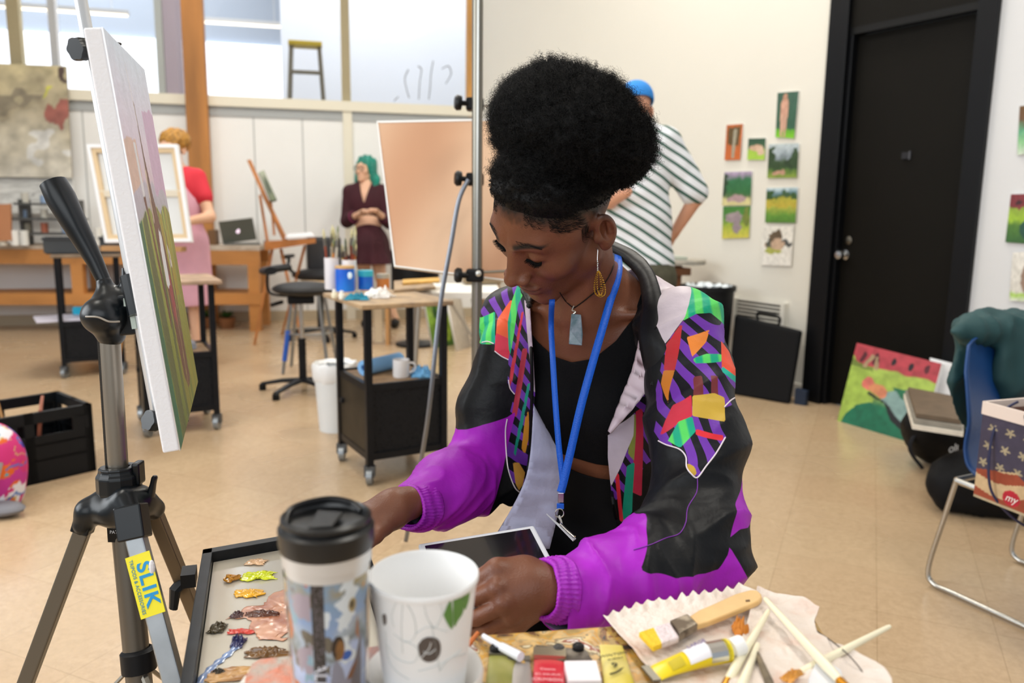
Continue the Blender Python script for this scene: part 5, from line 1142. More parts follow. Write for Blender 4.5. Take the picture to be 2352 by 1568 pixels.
# ================================================================== NEAR TRIPOD EASEL
TM = M('6e6a62', .38, .75); TB = mat('black_plastic', '0b1014', .3, var=.3, vscale=20, spec=.35); TG = M('a9adb0', .33, .8, var=.2, vscale=14)
dT = 1.05; w_ = lambda px, py, dd=0: W(px, py, dT+dd)
apex = w_(276, 1140); t = thing('tripod', 'camera tripod used as an easel, grey legs and black pan head', 'tripod', flat(apex))
top_c = w_(252, 765, -.02)
MB().tube([top_c, w_(273, 1092)], .0125, 20).build('centre_column', M('8a8378', .33, .75), t, smooth=True)
o = MB(); a, b = w_(228, 775, -.02), w_(248, 1085); n_ = 62
for k in range(n_): q = frac(a, b, k/(n_-1)); o.box(q, (.0042, .004, .0028))
o.build('column_rack', M('3f3d3a', .4, .6), t)
ax = (w_(252, 765, -.02)-w_(273, 1092)).normalized()
MB().lathe([(0, -.006), (.026, -.006), (.028, .002), (.028, .022), (.024, .028), (.024, .034), (.0135, .034), (.0135, .028)], w_(275, 1128), ax, 12).build('collar', TB, t, smooth=False, bevel=.002)
MB().box(w_(318, 1085), (.01, .02, .03), bevel=.003).build('collar_lock', TB, t)
def spider(P):
    d = el(P, w_(280, 1165), (.038, .036, .026)); 
    d = smin(d, cp(P, w_(255, 1145), w_(205, 1175, -.01), .018, .017), .012); d = smin(d, cp(P, w_(205, 1172, -.01), w_(192, 1205, -.01), .016, .0135), .006)
    d = smin(d, cp(P, w_(290, 1150, -.02), w_(302, 1180, -.03), .019, .015), .012); d = smin(d, cp(P, w_(320, 1145), w_(352, 1168, .03), .018, .015), .012)
    return d
V, Q = nets(spider, *bounds([w_(190, 1220), w_(370, 1130, .04), w_(300, 1200, -.05)], .05), .0022); link_mesh('spider', np_mesh('spider', V, Q), TB, t)
def flatleg(pts, w, th, m, name, side): 
    a, b = Vector(pts[0]), Vector(pts[-1]); d = (b-a).normalized(); s = Vector(side); s = (s-d*s.dot(d)).normalized()*w/2; n = d.cross(s).normalized()*th/2
    o = MB(); o.hexa([a-s-n, a+s-n, a+s+n, a-s+n], [b-s-n, b+s-n, b+s+n, b-s+n]); return o.build(name, m, t, bevel=.002)
a, b = w_(197, 1200, -.01), w_(58, 1572, .02); fL = a+(b-a)*((a.z-.01)/(a.z-b.z)); flatleg([a, fL], .0195, .014, TM, 'leg', _r)
flatleg([w_(203, 1172, -.01), w_(188, 1222, -.008)], .0235, .02, TB, 'leg_cap', _r)
a, b = w_(307, 1212, -.045), w_(402, 1572, -.07); fM = a+(b-a)*((a.z-.01)/(a.z-b.z)); fM.x = min(fM.x, b.x+.25); flatleg([a, fM], .023, .016, TG, 'leg', _r); dL = (fM-a).normalized()
flatleg([w_(300, 1160, -.04), w_(311, 1238, -.047)], .034, .026, TB, 'leg_cap', _r)
a2, b2 = w_(350, 1165, .03), w_(440, 1385, .10); fR = a2+(b2-a2)*((a2.z-.01)/(a2.z-b2.z)); flatleg([a2, fR], .019, .015, M('7d6f5c', .38, .7), 'leg', _r)
for q in (fL, fM, fR): MB().ball(q+Vector((0, 0, .012)), (.016, .016, .014), 10).build('foot', BLACK, t)
MB().tube([w_(283, 1185, .01), w_(320, 1568, .01), w_(326, 1640, .01)], .0165, 20).build('lower_tube', M('6d675e', .36, .75), t, smooth=True)
sp = w_(318, 1515, .01); axs = (w_(283, 1185)-w_(320, 1568)).normalized(); MB().lathe([(.016, -.014), (.022, -.014), (.022, .012), (.017, .016), (.0165, .016)], sp, axs, 16).build('brace_hub', BLACK, t, smooth=True)
for q in (frac(a, fM, .55), frac(w_(197, 1200, -.01), fL, .62), frac(a2, fR, .6)): MB().tube([sp, q], .0055, 6, flat=.5).build('brace', M('8b857b', .35, .8), t)
MB().box(w_(270, 1222, .0), (.02, .014, .022)).build('marking_plate', M('0c0c0d', .4), t); 
mk = w_(287, 1240, -.007); 
MB().tube(spline([w_(345, 1140, .0), w_(352, 1110, .0), w_(356, 1092, .0)], 3), [.009, .008, .007, .006, .006, .006, .004], 8, flat=.6).build('crank', TB, t, smooth=True)
o = MB(); o.tube([w_(425, 1330, .08), w_(402, 1355, .07), w_(398, 1398, .07)], [.012, .011, .008], 8, flat=.6); o.build('leg_lever', BLACK, t)
# sticker with lettering on the near leg
sa, sb_ = frac(a, fM, 0), None
dv = dL; sd = (_r-dv*_r.dot(dv)).normalized(); nn = dv.cross(sd).normalized(); nn = nn if nn.dot(CAM-a) > 0 else -nn
def onleg(py): # point on leg axis at the given height in the picture
    tt = (py-1212)/360.0; return a+(b-a)*tt
q0, q1 = onleg(1272), onleg(1412)
o = MB(); s_ = sd*.0155; o.hexa([q0-s_+nn*.0082, q0+s_+nn*.0082, q1+s_+nn*.0082, q1-s_+nn*.0082], [q0-s_+nn*.009, q0+s_+nn*.009, q1+s_+nn*.009, q1-s_+nn*.009]); st = o.build('sticker', M('f4e61c', .4), t)
c = (q0+q1)/2; text('sticker_lettering', 'SLIK', .0240, M('1392cf', .4), st, c+sd*.0035+nn*.0093, dv, sd, .0003, sx=1.12, bold=.0006)
text('sticker_lettering', 'TRIPODS & ACCESSORIES', .0062, M('2a86a6', .4), st, c-sd*.0098+nn*.0093, dv, sd, .0002, sx=.98)
o = MB(); q = onleg(1310)+sd*.014+nn*.010; o.ball(q, (.004, .003, .010), 8); o.build('torn_paper', M('e9e6ea', .6), st)
mk = w_(282, 1217, -.0075); text('maker_marks', 'PAT NO', .006, M('c9c9c9', .4), t, w_(271, 1222, -.0085), _r, _u, .0002)
# pan head
hb = w_(243, 722, -.03)
def headf(P):
    d = el(P, w_(240, 725, -.035), (.0285, .026, .0255)); d = smin(d, cp(P, w_(258, 690, -.02), w_(300, 690, -.02), .018, .016), .01)
    d = smin(d, cp(P, w_(240, 650, -.02), w_(252, 700, -.02), .010, .016), .008); d = smin(d, cp(P, w_(292, 655, -.02), w_(293, 690, -.02), .0095, .012), .006); return smin(d, cp(P, w_(255, 765, -.02), w_(255, 700, -.02), .018, .02), .01)
V, Q = nets(headf, *bounds([w_(200, 780, -.06), w_(330, 630, 0)], .04), .0018); link_mesh('pan_head', np_mesh('pan_head', V, Q), TB, t)
MB().tube(spline([w_(197, 727, -.060), w_(225, 728, -.066), w_(250, 738, -.066), w_(275, 738, -.058)], 5), .0012, 6).build('knob_line', M('8d8478', .3), t)
MB().tube([w_(290, 668, -.045), w_(290, 642, -.05), w_(287, 616, -.05)], [.008, .0075, .0055], 10, flat=.7).build('tilt_knob', TB, t, smooth=True)
MB().box(None, (.036, .03, .052), mtx=Matrix.Translation(w_(308, 720, -.02)) @ Matrix.Rotation(-.1, 4, 'Y')).build('head_plate', TB, t, bevel=.003)
o = MB().box(None, (.006, .003, .044), mtx=Matrix.Translation(w_(303, 715, -.05)) @ Matrix.Rotation(-.1, 4, 'Y')); o.box(None, (.012, .003, .010), mtx=Matrix.Translation(w_(296, 694, -.05))); o.build('plate_scale', M('a8b5ae', .5), t)
MB().tube([w_(243, 655, -.02), w_(218, 600, -.02), w_(180, 530, -.025), w_(140, 455, -.03), w_(122, 420, -.03)], [.0085, .0105, .0145, .0182, .0165], 20).build('pan_handle', TB, t, smooth=True)
# canvas clamp mast of the tripod
cN = {'tn': W(236, 62, .862), 'bn': W(415, 1034, .938), 'bf': W(455, 876, 1.26), 'tf': W(332, 160, 1.19)}
nC = (cN['bf']-cN['bn']).cross(cN['tn']-cN['bn']).normalized()
ctr = sum(cN.values(), Vector())/4; upc = ((cN['tn']-cN['bn'])+(cN['tf']-cN['bf'])).normalized(); dpc = ((cN['bf']-cN['bn'])+(cN['tf']-cN['tn'])).normalized()
cb = ctr-nC*.034-dpc*.06
HW = (cN['tn']-cN['bn']).length/2
MB().tube([cb-upc*(HW*.93), cb+upc*(HW*1.25)], .009, 10, flat=.8).build('canvas_mast', M('d9dbdd', .3, .5), t, smooth=True)
MB().tube([W(322, 722, 1.0), cb-upc*.04], .014, 10).build('mast_joint', TB, t)
for px, py, sx in ((183, 113, 1), (350, 966, 1)):
    kp = W(px, py, .93 if py < 500 else 1.0); k0 = W(px+62, py+3, (kp-CAM).dot(_f)+.03)-nC*.006
    dd = (k0-kp).normalized(); o = MB(); o.lathe([(0, 0), (.013, 0), (.0142, .003), (.0142, .010), (.013, .013), (0, .013)], kp-dd*.007, dd, 36)
    for v in o.b.verts:
        r_ = (v.co-kp); r_ -= dd*r_.dot(dd); l = r_.length
        if l > .01:
            aa, bb = ortho(dd); th = math.atan2(r_.dot(bb), r_.dot(aa)); v.co += r_*(-.13*(1-math.cos(6*th))*.5)
    o.build('clamp_knob', TB, t, smooth=True); MB().tube([kp+dd*.005, k0+nC*.006], .0085, 14).build('clamp_shaft', TB, t, smooth=True)
for s in (1, -1):
    e = cb+upc*(HW*1.0)*s*1.02; MB().tube(spline([e, e+nC*.016, e+nC*.030+dpc*.03], 4), .0035, 8, flat=.6).build('clamp_jaw', TB, t)
# canvas itself
def cpaint(U, V_):
    P_ = np.stack([U*1.0, V_*.22, U*0+3], -1); C = np.zeros(U.shape+(3,)); n1 = vn(P_, 9, 1)*.03; v = V_+n1*.6
    for k in range(3): C[..., k] = np.interp(v, [0, .15, .3, .45, .565, .575, .64, .65, .78, 1], [lin(c)[k] for c in ('69772c', '808c30', '909a36', '9ba644', 'a4b050', 'b9b7c4', 'c4bdd0', 'e0cbdc', 'e2d8ec', 'd6e2f2')])
    C[(v > .64) & (v < .76) & (U < .30)] = lin('dcbcb0')[:3]; C[(v > .62) & (v < .86) & (U > .62)] = lin('cfb0d0')[:3]
    g = v < .57; w = vn(np.stack([U*24, V_*1.2, U*0], -1), 1, 4); q = g & (w > .3); C[q] = lin('8d8a2c')[:3]; q = g & (w < -.35); C[q] = lin('5a6434')[:3]
    C[g & (U < .10+.03*vn(P_, 8, 7))] = lin('2c6b4c')[:3]; C[g & (v > .3) & (U > .42) & (U < .85) & (w > -.1)] = lin('a08f2a')[:3]
    sh = [([(.50, .10), (.58, .06), (.70, .07), (.66, .3), (.62, .45), (.60, .50), (.50, .62), (.46, .72), (.43, .86), (.41, .86), (.43, .7), (.40, .62), (.38, .54), (.45, .42)], '6d4536'), ([(.52, .28), (.56, .24), (.62, .3), (.6, .4), (.52, .38)], '9c3840'),
          ([(.50, .53), (.56, .50), (.56, .36), (.46, .37), (.46, .47)], 'e6e8ee'), ([(.68, .47), (.74, .44), (.76, .39), (.68, .40)], 'e6e4e0'), ([(.22, .76), (.26, .76), (.28, .62), (.24, .62)], 'e4e4ec'), ([(.24, .62), (.28, .62), (.40, .30), (.36, .26)], '6b3c30'), ([(.40, .70), (.44, .68), (.43, .55), (.40, .55)], 'd2bfae'),
          ([(.70, .5), (.72, .5), (.70, .12), (.67, .08)], '704a3a'), ([(.585, .07), (.595, .07), (.60, .3), (.59, .3)], 'b9b06a'), ([(.38, .95), (.385, .95), (.43, .8), (.42, .8)], 'efe6e2')]
    for pl_, c in sh: C[psdf(U+.012*vn(P_, 22, 5), V_+.01*vn(P_, 20, 8), pl_) > 0] = lin(c)[:3]
    return np.clip(C*(1+(.09*g+.02)[..., None]*vn(np.stack([U*18, V_*2, U*0], -1), 1, 9)[..., None]+.05*fbm(np.stack([U, V_, U*0], -1), 40)[..., None]), 0, 1)
tc = thing('canvas', 'tall painted canvas seen nearly edge on, clamped on the tripod', 'canvas', Vector(((cN['bn'].x+cN['bf'].x)/2, (cN['bn'].y+cN['bf'].y)/2, min(cN['bn'].z, cN['bf'].z))))
panel('painted_face', [cN['bn'], cN['bf'], cN['tf'], cN['tn']], 150, 220, cpaint, .0015, parent=tc, edge='f4f4f8')
q = [cN['bn'], cN['bf'], cN['tf'], cN['tn']]; MB().prism([v-nC*.0195 for v in q], nC, .018).build('canvas_sides', M('f7f7fb', .75, bump=.15, bscale=300), tc, bevel=.002)
# ================================================================== PALETTE TRAY
zP = .69
A_, B_, C_ = Z(466, 1264, zP), Z(872, 1193, zP), Z(414, 1568, zP)
u_ = (B_-A_).normalized(); L1 = (B_-A_).length*.88; v_ = (C_-A_); v_ = v_.normalized(); L2 = .42
t = thing('palette_tray', 'black rimmed palette tray with grey glass and wet paint', 'palette', flat(A_+u_*L1/2+v_*L2/2, zP-.03))
Pp = lambda a, b, z=0.0: A_+u_*a+v_*b+Vector((0, 0, z))
for name, q in (('rim', [(0, 0), (L1, 0), (L1, .016), (0, .016)]), ('rim', [(0, 0), (.013, 0), (.013, L2), (0, L2)]), ('rim', [(L1-.013, 0), (L1, 0), (L1, L2), (L1-.013, L2)])):
    MB().prism([Pp(a, b, -.028) for a, b in q], (0, 0, 1), .03).build(name, M('17191c', .35, var=.4, vscale=40), t, bevel=.001)
MB().prism([Pp(a, b, -.03) for a, b in ((0, 0), (L1, 0), (L1, L2), (0, L2))], (0, 0, 1), .012).build('tray_base', BLACK, t)
gz = -.012; o = MB().prism([Pp(a, b, -.0178) for a, b in ((.014, .017), (L1-.014, .017), (L1-.014, L2), (.014, L2))], (0, 0, 1), .0058); o.build('glass_palette', M('b9b2a4', .12, var=.03, vscale=12, coat=.6), t)
ts = thing('tray_stand', 'black folding stand carrying the palette tray', 'stand', flat(Pp(L1/2, L2/2)))
for a in (.04, L1-.04):
    for b in (.05, L2-.05): MB().tube([Pp(a, b, -.031), flat(Pp(a+(a-L1/2)*.2, b))], .010, 8).build('leg', IRON, ts)
MB().tube([Pp(.04, .05, -.3), Pp(L1-.04, .05, -.3)], .008, 8).build('brace', IRON, ts); MB().tube([Pp(.04, L2-.05, -.3), Pp(L1-.04, L2-.05, -.3)], .008, 8).build('brace', IRON, ts)
MB().box(Pp(-.016, .03, -.02), (.018, .03, .018), math.atan2(v_.y, v_.x)+1.57).build('side_bracket', BLACK, t)
PW = lambda c, r=.18: M(c, r, coat=.5, var=.2, vscale=60)
def blob(px, py, sx, sy, h, c, seed, name='paint_blob', lb=None, rz=0.0, r=.2, n=30):
    p = Z(px, py, zP-.0118); o = rag(name, None, None, p, sx*1.1, sy*1.1, h*.5, PW(c, r), seed, n=n, rz=rz); o.data.transform(Matrix.Identity(4)); tag(o, lb, 'paint', None); return o
ZB = 'wet paint on the palette tray'
for a in ((590, 1292, .012, .007, .003, 'dfb58c', 1, 'paint_blob', 'pale peach paint dab nearest the tray back rim'), (596, 1324, .018, .010, .006, 'd8e01a', 2, 'paint_blob', 'bright lemon yellow paint dab on palette'), (572, 1365, .014, .009, .005, 'e6a812', 3, 'paint_blob', 'deep orange yellow paint dab on palette'),
          (545, 1414, .006, .006, .006, '3c1016', 4, 'paint_blob', 'small maroon paint dab on palette'), (500, 1445, .008, .009, .007, '3f3418', 5, 'paint_blob', 'dark olive brown paint dab nearest the left rim'), (553, 1452, .014, .004, .003, 'c9382a', 6, 'paint_blob', 'thin red paint smear on palette'),
          (547, 1478, .006, .008, .009, '161a52', 7, 'paint_blob', 'navy blue paint peak on palette'), (606, 1413, .018, .006, .007, '5b3222', 8, 'paint_blob', 'dark brown paint ridge on palette'), (617, 1502, .018, .007, .008, '6e4a1e', 10, 'paint_blob', 'glossy ochre brown paint ridge nearer the front'), (502, 1545, .005, .004, .004, '2e2414', 11, 'paint_blob', 'tiny dark speck of paint near front of palette')):
    o = blob(*a[:9]); 
p = Z(531, 1331, zP-.0098); o = MB(); rd = random.Random(2); pts = [p+Vector((rd.uniform(-.009, .009), rd.uniform(-.009, .009), rd.uniform(0, .004))) for _ in range(14)]; o.tube(spline(pts, 5), .0016, 6); tag(o.build('paint_squiggle', PW('b57c20'), smooth=True), 'squiggle of ochre paint squeezed from a tube', 'paint')
o = rag('paint_smear', None, None, Z(655, 1410, zP-.0119), .045, .045, .0007, M('bd8462', .3, color2='9a5a3c', vscale=30, sharp=.1, coat=.4), 21, n=50, rz=-.6); tag(o, 'broad pinkish brown paint smear in middle of palette', 'paint')
o = rag('paint_smear', None, None, Z(560, 1550, zP-.0119), .035, .012, .0012, M('b98d52', .3, color2='8d5f2e', vscale=30, sharp=.1), 25, n=36, rz=.1); tag(o, 'streaky tan paint smear at the front of palette', 'paint')
o = MB().tube(spline([Z(545, 1483, zP-.011), Z(520, 1505, zP-.011), Z(495, 1525, zP-.011), Z(470, 1550, zP-.011), Z(452, 1580, zP-.011)], 5), [.004+.0012*math.sin(k*1.7) for k in range(21)], 6, flat=.3); tag(o.build('paint_streak', PW('6f86b0'), smooth=True), 'long pale blue paint streak running from the navy peak', 'paint')
# ================================================================== WORKTABLE
zT = .755
tb = [Z(600, 1521, zT), Z(1075, 1459, zT), Z(1480, 1431, zT), Z(1845, 1400, zT), Z(1860, 1404, zT), Z(1990, 1600, zT), Z(2080, 1800, zT), Z(500, 1800, zT), Z(548, 1568, zT), Z(572, 1533, zT), Z(583, 1524, zT)]
TBM = mat('paint_covered_tabletop', 'b08a4a', .4); nt = TBM.node_tree; b_ = nt.nodes['Principled BSDF']; tcn = nt.nodes.new('ShaderNodeTexCoord'); n1 = nt.nodes.new('ShaderNodeTexNoise'); n1.inputs['Scale'].default_value = 26; n1.inputs['Detail'].default_value = 4; n1.inputs['Distortion'].default_value = 1.2
nt.links.new(tcn.outputs['Object'], n1.inputs[0]); r1 = nt.nodes.new('ShaderNodeValToRGB'); r1.color_ramp.interpolation = 'CONSTANT'
cols = ['39302a', '7a5330', 'a98a4c', 'c08f3c', 'b59a6c', 'c9a46c', '8c7a5a', 'd6c8a6', '9a5a44', 'd9d4ce', '6f7d72']; ps = [0, .33, .385, .43, .47, .5, .54, .575, .61, .65, .70]
for k, (c, p) in enumerate(zip(cols, ps)):
    e = r1.color_ramp.elements[k] if k < 2 else r1.color_ramp.elements.new(p); e.position = p; e.color = lin(c)
nt.links.new(n1.outputs[0], r1.inputs[0]); n2 = nt.nodes.new('ShaderNodeTexNoise'); n2.inputs['Scale'].default_value = 70; nt.links.new(tcn.outputs['Object'], n2.inputs[0]); mx = nt.nodes.new('ShaderNodeMix'); mx.data_type = 'RGBA'; mx.blend_type = 'OVERLAY'; mx.inputs[0].default_value = .7; nt.links.new(r1.outputs[0], mx.inputs[6]); nt.links.new(n2.outputs[0], mx.inputs[7]); nt.links.new(mx.outputs[2], b_.inputs['Base Color'])
bp2 = nt.nodes.new('ShaderNodeBump'); bp2.inputs['Strength'].default_value = .5; bp2.inputs['Distance'].default_value = .003; nt.links.new(n1.outputs[0], bp2.inputs['Height']); nt.links.new(bp2.outputs[0], b_.inputs['Normal'])
tcx = sum(tb, Vector())/len(tb); t = thing('worktable', 'paint-crusted worktable in the foreground carrying cups, tubes and brushes', 'table', flat(tcx))
MB().prism([v-Vector((0, 0, .02)) for v in tb], (0, 0, 1), .02).build('table_top', TBM, t, bevel=.002)
for q in ((600, 1560), (1700, 1480), (1900, 1760), (620, 1760)):
    v = Z(q[0], q[1], zT); MB().tube([v-Vector((0, 0, .02)), flat(v)], .014, 10).build('leg', IRON, t)
def T(px, py, h=0.0): return Z(px, py, zT+h)
# red-brown board under cups on the left
o = MB().prism([T(840, 1497, .0005), T(905, 1486, .0005), T(940, 1600, .0005), T(830, 1600, .0005)], (0, 0, 1), .004); tag(o.build('painted_card', M('b5583a', .45, color2='6e6a6c', vscale=40, sharp=.12)), 'orange and grey painted card between the tumbler and paper cup', 'card')
o = MB().prism([T(566, 1568, .0005), T(580, 1538, .0005), T(600, 1527, .0005), T(690, 1519, .0005), T(700, 1700, .0005), T(540, 1700, .0005)], (0, 0, 1), .006); tag(o.build('paint_rag', M('a9a096', .5, color2='c97b62', vscale=45, sharp=.1, bump=.4, bscale=80)), 'grey and orange paint-daubed sheet before the tumbler', 'sheet')
# ---- tumbler
rz_ = zT+.0065+.155; mc = Z(750, 1222, rz_); mb = Vector((mc.x, mc.y, zT+.0068)); rT = .0335
t = thing('travel_tumbler', 'travel tumbler with black lid and cloudy picture wrap', 'tumbler', mb)
MB().lathe([(0, 0), (.0262, 0), (.027, .003), (.0315, .127), (.0305, .1275), (.0255, .004), (0, .004)], mb, n=64).build('clear_sleeve', mat('clear_acrylic', (1, 1, 1), .03, trans=1.0, ior=1.04), t, smooth=True)
tc_ = (CAM-mb); tc_.z = 0; tc_.normalize(); tr_ = Vector((-tc_.y, tc_.x, 0)); tr_ = tr_ if tr_.x > 0 else -tr_
nU, nV = 420, 300; U, V_ = np.meshgrid(np.linspace(0, 1, nU), np.linspace(0, 1, nV)); th = (U-.5)*2*np.pi; R0 = .0248+.0048*V_; H_ = .006+V_*.122
X = np.stack([mb[k]+tc_[k]*R0*np.cos(th)+tr_[k]*R0*np.sin(th)+(H_ if k == 2 else 0) for k in range(3)], -1)
idx = np.arange(nU*nV).reshape(nV, nU); F = np.stack([idx[:-1, :-1], idx[:-1, 1:], idx[1:, 1:], idx[1:, :-1]], -1).reshape(-1, 4)
A3 = th*.03; P_ = np.stack([A3, H_, A3*0], -1); Cc = np.zeros(U.shape+(3,)); f1 = fbm(P_, 45, 3, 4); f2 = fbm(P_, 70, 30, 4)
for k in range(3): Cc[..., k] = np.interp(V_+f1*.12, [0, .2, .45, .55, .62, .75, .9, 1], [lin(c)[k] for c in ('7b7a84', 'a2add0', 'bccaea', '77807c', 'b0bcc8', '8ea6cc', '84a0bc', 'a8955f')])
Cc[(f2 > .55) & (V_ > .35)] = lin('dfe6ea')[:3]; Cc[(f2 < -.55) & (V_ > .4)] = lin('6f675a')[:3]; Cc[(f1 > .45) & (V_ > .75) & (th > .4)] = lin('c08a3e')[:3]; Cc[(th < -.45) & (f1 > .25)] = lin('a89aa4')[:3]; Cc[(th < -.45) & (f2 > .3)] = lin('8fb0c0')[:3]; Cc[(th < -.5) & (f1 < -.75)] = lin('c46a3a')[:3]
Cc[((th-.62)/.12)**2+((V_-.84)/.045)**2 < 1] = lin('a89468')[:3]; Cc[((th-.60)/.06)**2+((V_-.845)/.026)**2 < 1] = lin('4d4738')[:3]; Cc[((th-.45)/.16)**2+((V_-.53)/.03)**2 < 1] = lin('2f62b8')[:3]
bd = (th > -.42) & (th < -.10); Cc[bd] = lin('1b1512')[:3]
tx = (np.sin(V_*520) > -.1) & (vn(np.stack([th*60, V_*90, th*0], -1), 1) > -.15); Cc[bd & (V_ > .36) & tx & ((th*55).astype(int) % 3 != 0)] = lin('77737a')[:3]
def fig(poly, c): Cc[psdf(th, V_, poly) > 0] = lin(c)[:3]
V0_ = V_; V_ = V_-.15
fig([(.02, .0), (.0, .2), (.06, .33), (.18, .37), (.34, .30), (.42, .22), (.62, .30), (.85, .36), (.88, .28), (.6, .16), (.58, -.05), (.02, -.05)], '8f8f9e')
fig([(.5, .0), (.62, .28), (.95, .5), (1.0, -.05)], '6d6468'); fig([(.44, .22), (.6, .29), (.82, .33), (.8, .29), (.6, .22)], '7d5236')
Cc[((th-.22)/.17)**2+((V_-.44)/.078)**2 < 1] = lin('2c211d')[:3]; Cc[((th-.27)/.115)**2+((V_-.425)/.062)**2 < 1] = lin('8d6236')[:3]; fig([(.14, .36), (.3, .36), (.26, .43), (.18, .43)], '7f5a34')
fig([(.72, .5), (.78, .62), (.86, .5), (.84, .44)], 'a8714c')
V_ = V0_
me = np_mesh('picture_wrap', X.reshape(-1, 3), F); set_col(me, np.clip(Cc, 0, 1).reshape(-1, 3)); o = link_mesh('picture_wrap', me, attr_mat('picture_print', .3, coat=.3), t)
tp = mb+tc_*.0262*math.cos(-.26)+tr_*.0262*math.sin(-.26); 
text('wrap_lettering', 'DAL\u00cd', .0125, M('e9e9f2', .4), t, mb+(tc_*math.cos(-.26)+tr_*math.sin(-.26))*.0268+Vector((0, 0, .064)), Vector((tc_.x*.05, tc_.y*.05, -1)), (tr_*math.cos(.26)+tc_*math.sin(.26)), .0003)
MB().lathe([(.0303, .128), (.0303, .134), (.0322, .1345), (.0325, .147), (.0300, .147)], mb, n=64).build('steel_band', M('d8d8d8', .32, .45), t, smooth=True)
MB().lathe([(.0300, .0), (.0335, .001), (.0345, .006), (.0345, .016), (.0325, .0175), (.0305, .019), (.0325, .021), (.0325, .0235), (.0300, .0255), (.0285, .0235), (.027, .0195), (0, .0185)], mb+Vector((0, 0, .144)), n=64).build('lid', mat('black_lid', '121315', .35, spec=.5), t, smooth=True)
lc = mb+Vector((0, 0, .165)); o = MB(); o.prism([lc+tc_*.022-tr_*.013, lc+tc_*.022+tr_*.004, lc-tc_*.004+tr_*.012, lc-tc_*.012-tr_*.006], (0, 0, 1), .003); o.build('lid_slider', M('1a1a1a', .4), t, bevel=.001)
MB().tube(spline([lc-tr_*.029+tc_*.008, lc-tr_*.024-tc_*.018+Vector((0, 0, .003)), lc-tc_*.027+Vector((0, 0, .005)), lc+tr_*.018-tc_*.022+Vector((0, 0, .003)), lc+tr_*.026-tc_*.01], 6), .0025, 8).build('lid_ridge', M('141416', .35), t, smooth=True)
# ---- paper bowl and cup
cz = zT+.004+.112; cc = Z(974, 1318, cz); cb_ = Vector((cc.x, cc.y, zT+.0045)); dcup = (cc-CAM).dot(_f); rC = 252/2/FPX*dcup
t = thing('paper_bowl', 'white paper bowl with the paper cup set inside', 'bowl', cb_-Vector((0, 0, .004)))
rB = rC*1.10; bb = cb_-Vector((0, 0, .0043)); o = MB().lathe([(0, 0), (rC*.78, 0), (rB*.95, .012), (rB*1.0, .034), (rB*.97, .038), (rB*.9, .033), (rC*.74, .003), (0, .003)], bb, n=56); o.build('bowl_body', M('e9e6e2', .6), t, smooth=True)
t = thing('paper_cup', 'open white paper cup printed with grey and green leaves', 'cup', cb_)
rb = rC*.70; H = .112; CP = M('f2f2f2', .55)
o = MB().lathe([(0, .003), (rb*.96, .003), (rb*.99, 0), (rb, 0), (rC*.965, H-.003), (rC*.985, H-.0045), (rC, H-.003), (rC, H), (rC*.985, H+.001), (rC*.955, H-.001), (rb*.97, .006), (0, .006)], cb_, n=96); o.build('cup_body', CP, t, smooth=True)
cx_ = (CAM-cb_); cx_.z = 0; cx_.normalize(); cr_ = Vector((-cx_.y, cx_.x, 0)); cr_ = cr_ if cr_.x > 0 else -cr_
def oncup(th, v, off=.0004):
    r = rb+(rC*.965-rb)*v+off; return cb_+cx_*(r*math.cos(th))+cr_*(r*math.sin(th))+Vector((0, 0, H*v))
def cpx(px, py): # picture point -> angle and height on the cup wall (search)
    i = int(np.argmin((CGX-px)**2+(CGY-py)**2)); return float(CGT.ravel()[i]), float(CGV.ravel()[i])
CGT, CGV = np.meshgrid(np.linspace(-1.5, 1.5, 500), np.linspace(0, 1, 400)); rr_c = rb+(rC*.965-rb)*CGV+.0004
CGP = np.stack([cb_[k]+cx_[k]*rr_c*np.cos(CGT)+cr_[k]*rr_c*np.sin(CGT)+(H*CGV if k == 2 else 0)-CAM[k] for k in range(3)], -1); CGD = CGP @ np.array(_f); CGX = 1176+FPX*(CGP @ np.array(_r))/CGD; CGY = 784-FPX*(CGP @ np.array(_u))/CGD
def cupline(pts, w, m, name, cl=False):
    sp_ = spline([Vector((*cpx(*p), 0)) for p in pts], 6); sp_ = [oncup(q.x, q.y) for q in sp_]; MB().tube(sp_, w, 5, flat=.4).build(name, m, t)
GL_ = M('c2c8c6', .6); GRN = M('5f8c42', .6)
for pts in (((905, 1440), (900, 1410), (920, 1375), (948, 1410), (955, 1455), (935, 1475), (905, 1455)), ((925, 1385), (922, 1440), (925, 1500)), ((988, 1355), (975, 1385), (982, 1420), (1000, 1440), (1015, 1405), (1005, 1380), (988, 1355)), ((990, 1430), (1000, 1480), (1010, 1540)), ((890, 1480), (910, 1510), (950, 1520), (960, 1490), (930, 1470)), ((960, 1540), (1000, 1530), (1060, 1490)), ((885, 1450), (895, 1520), (940, 1560)), ((955, 1455), (985, 1440), (1030, 1450)), ((1010, 1540), (1035, 1510), (1070, 1500))):
    cupline(pts, .00045, GL_, 'leaf_outline')
def cuppatch(poly, m, name):
    sm_ = spline([Vector((x, y, 0)) for x, y in poly+poly[:1]], 4)[:-1]; q = [cpx(v.x, v.y) for v in sm_]; xs = [a[0] for a in q]; ys = [a[1] for a in q]; n = 44; U, V_ = np.meshgrid(np.linspace(min(xs), max(xs), n), np.linspace(min(ys), max(ys), n)); s = psdf(U, V_, q)
    vs = np.array([list(oncup(a, b, .0007)) for a, b in zip(U.ravel(), V_.ravel())]); idx = np.arange(n*n).reshape(n, n); F = np.stack([idx[:-1, :-1], idx[:-1, 1:], idx[1:, 1:], idx[1:, :-1]], -1).reshape(-1, 4)
    V2, F2, _ = clip(vs, F, -s.ravel()); link_mesh(name, np_mesh(name, V2, F2), m, t)
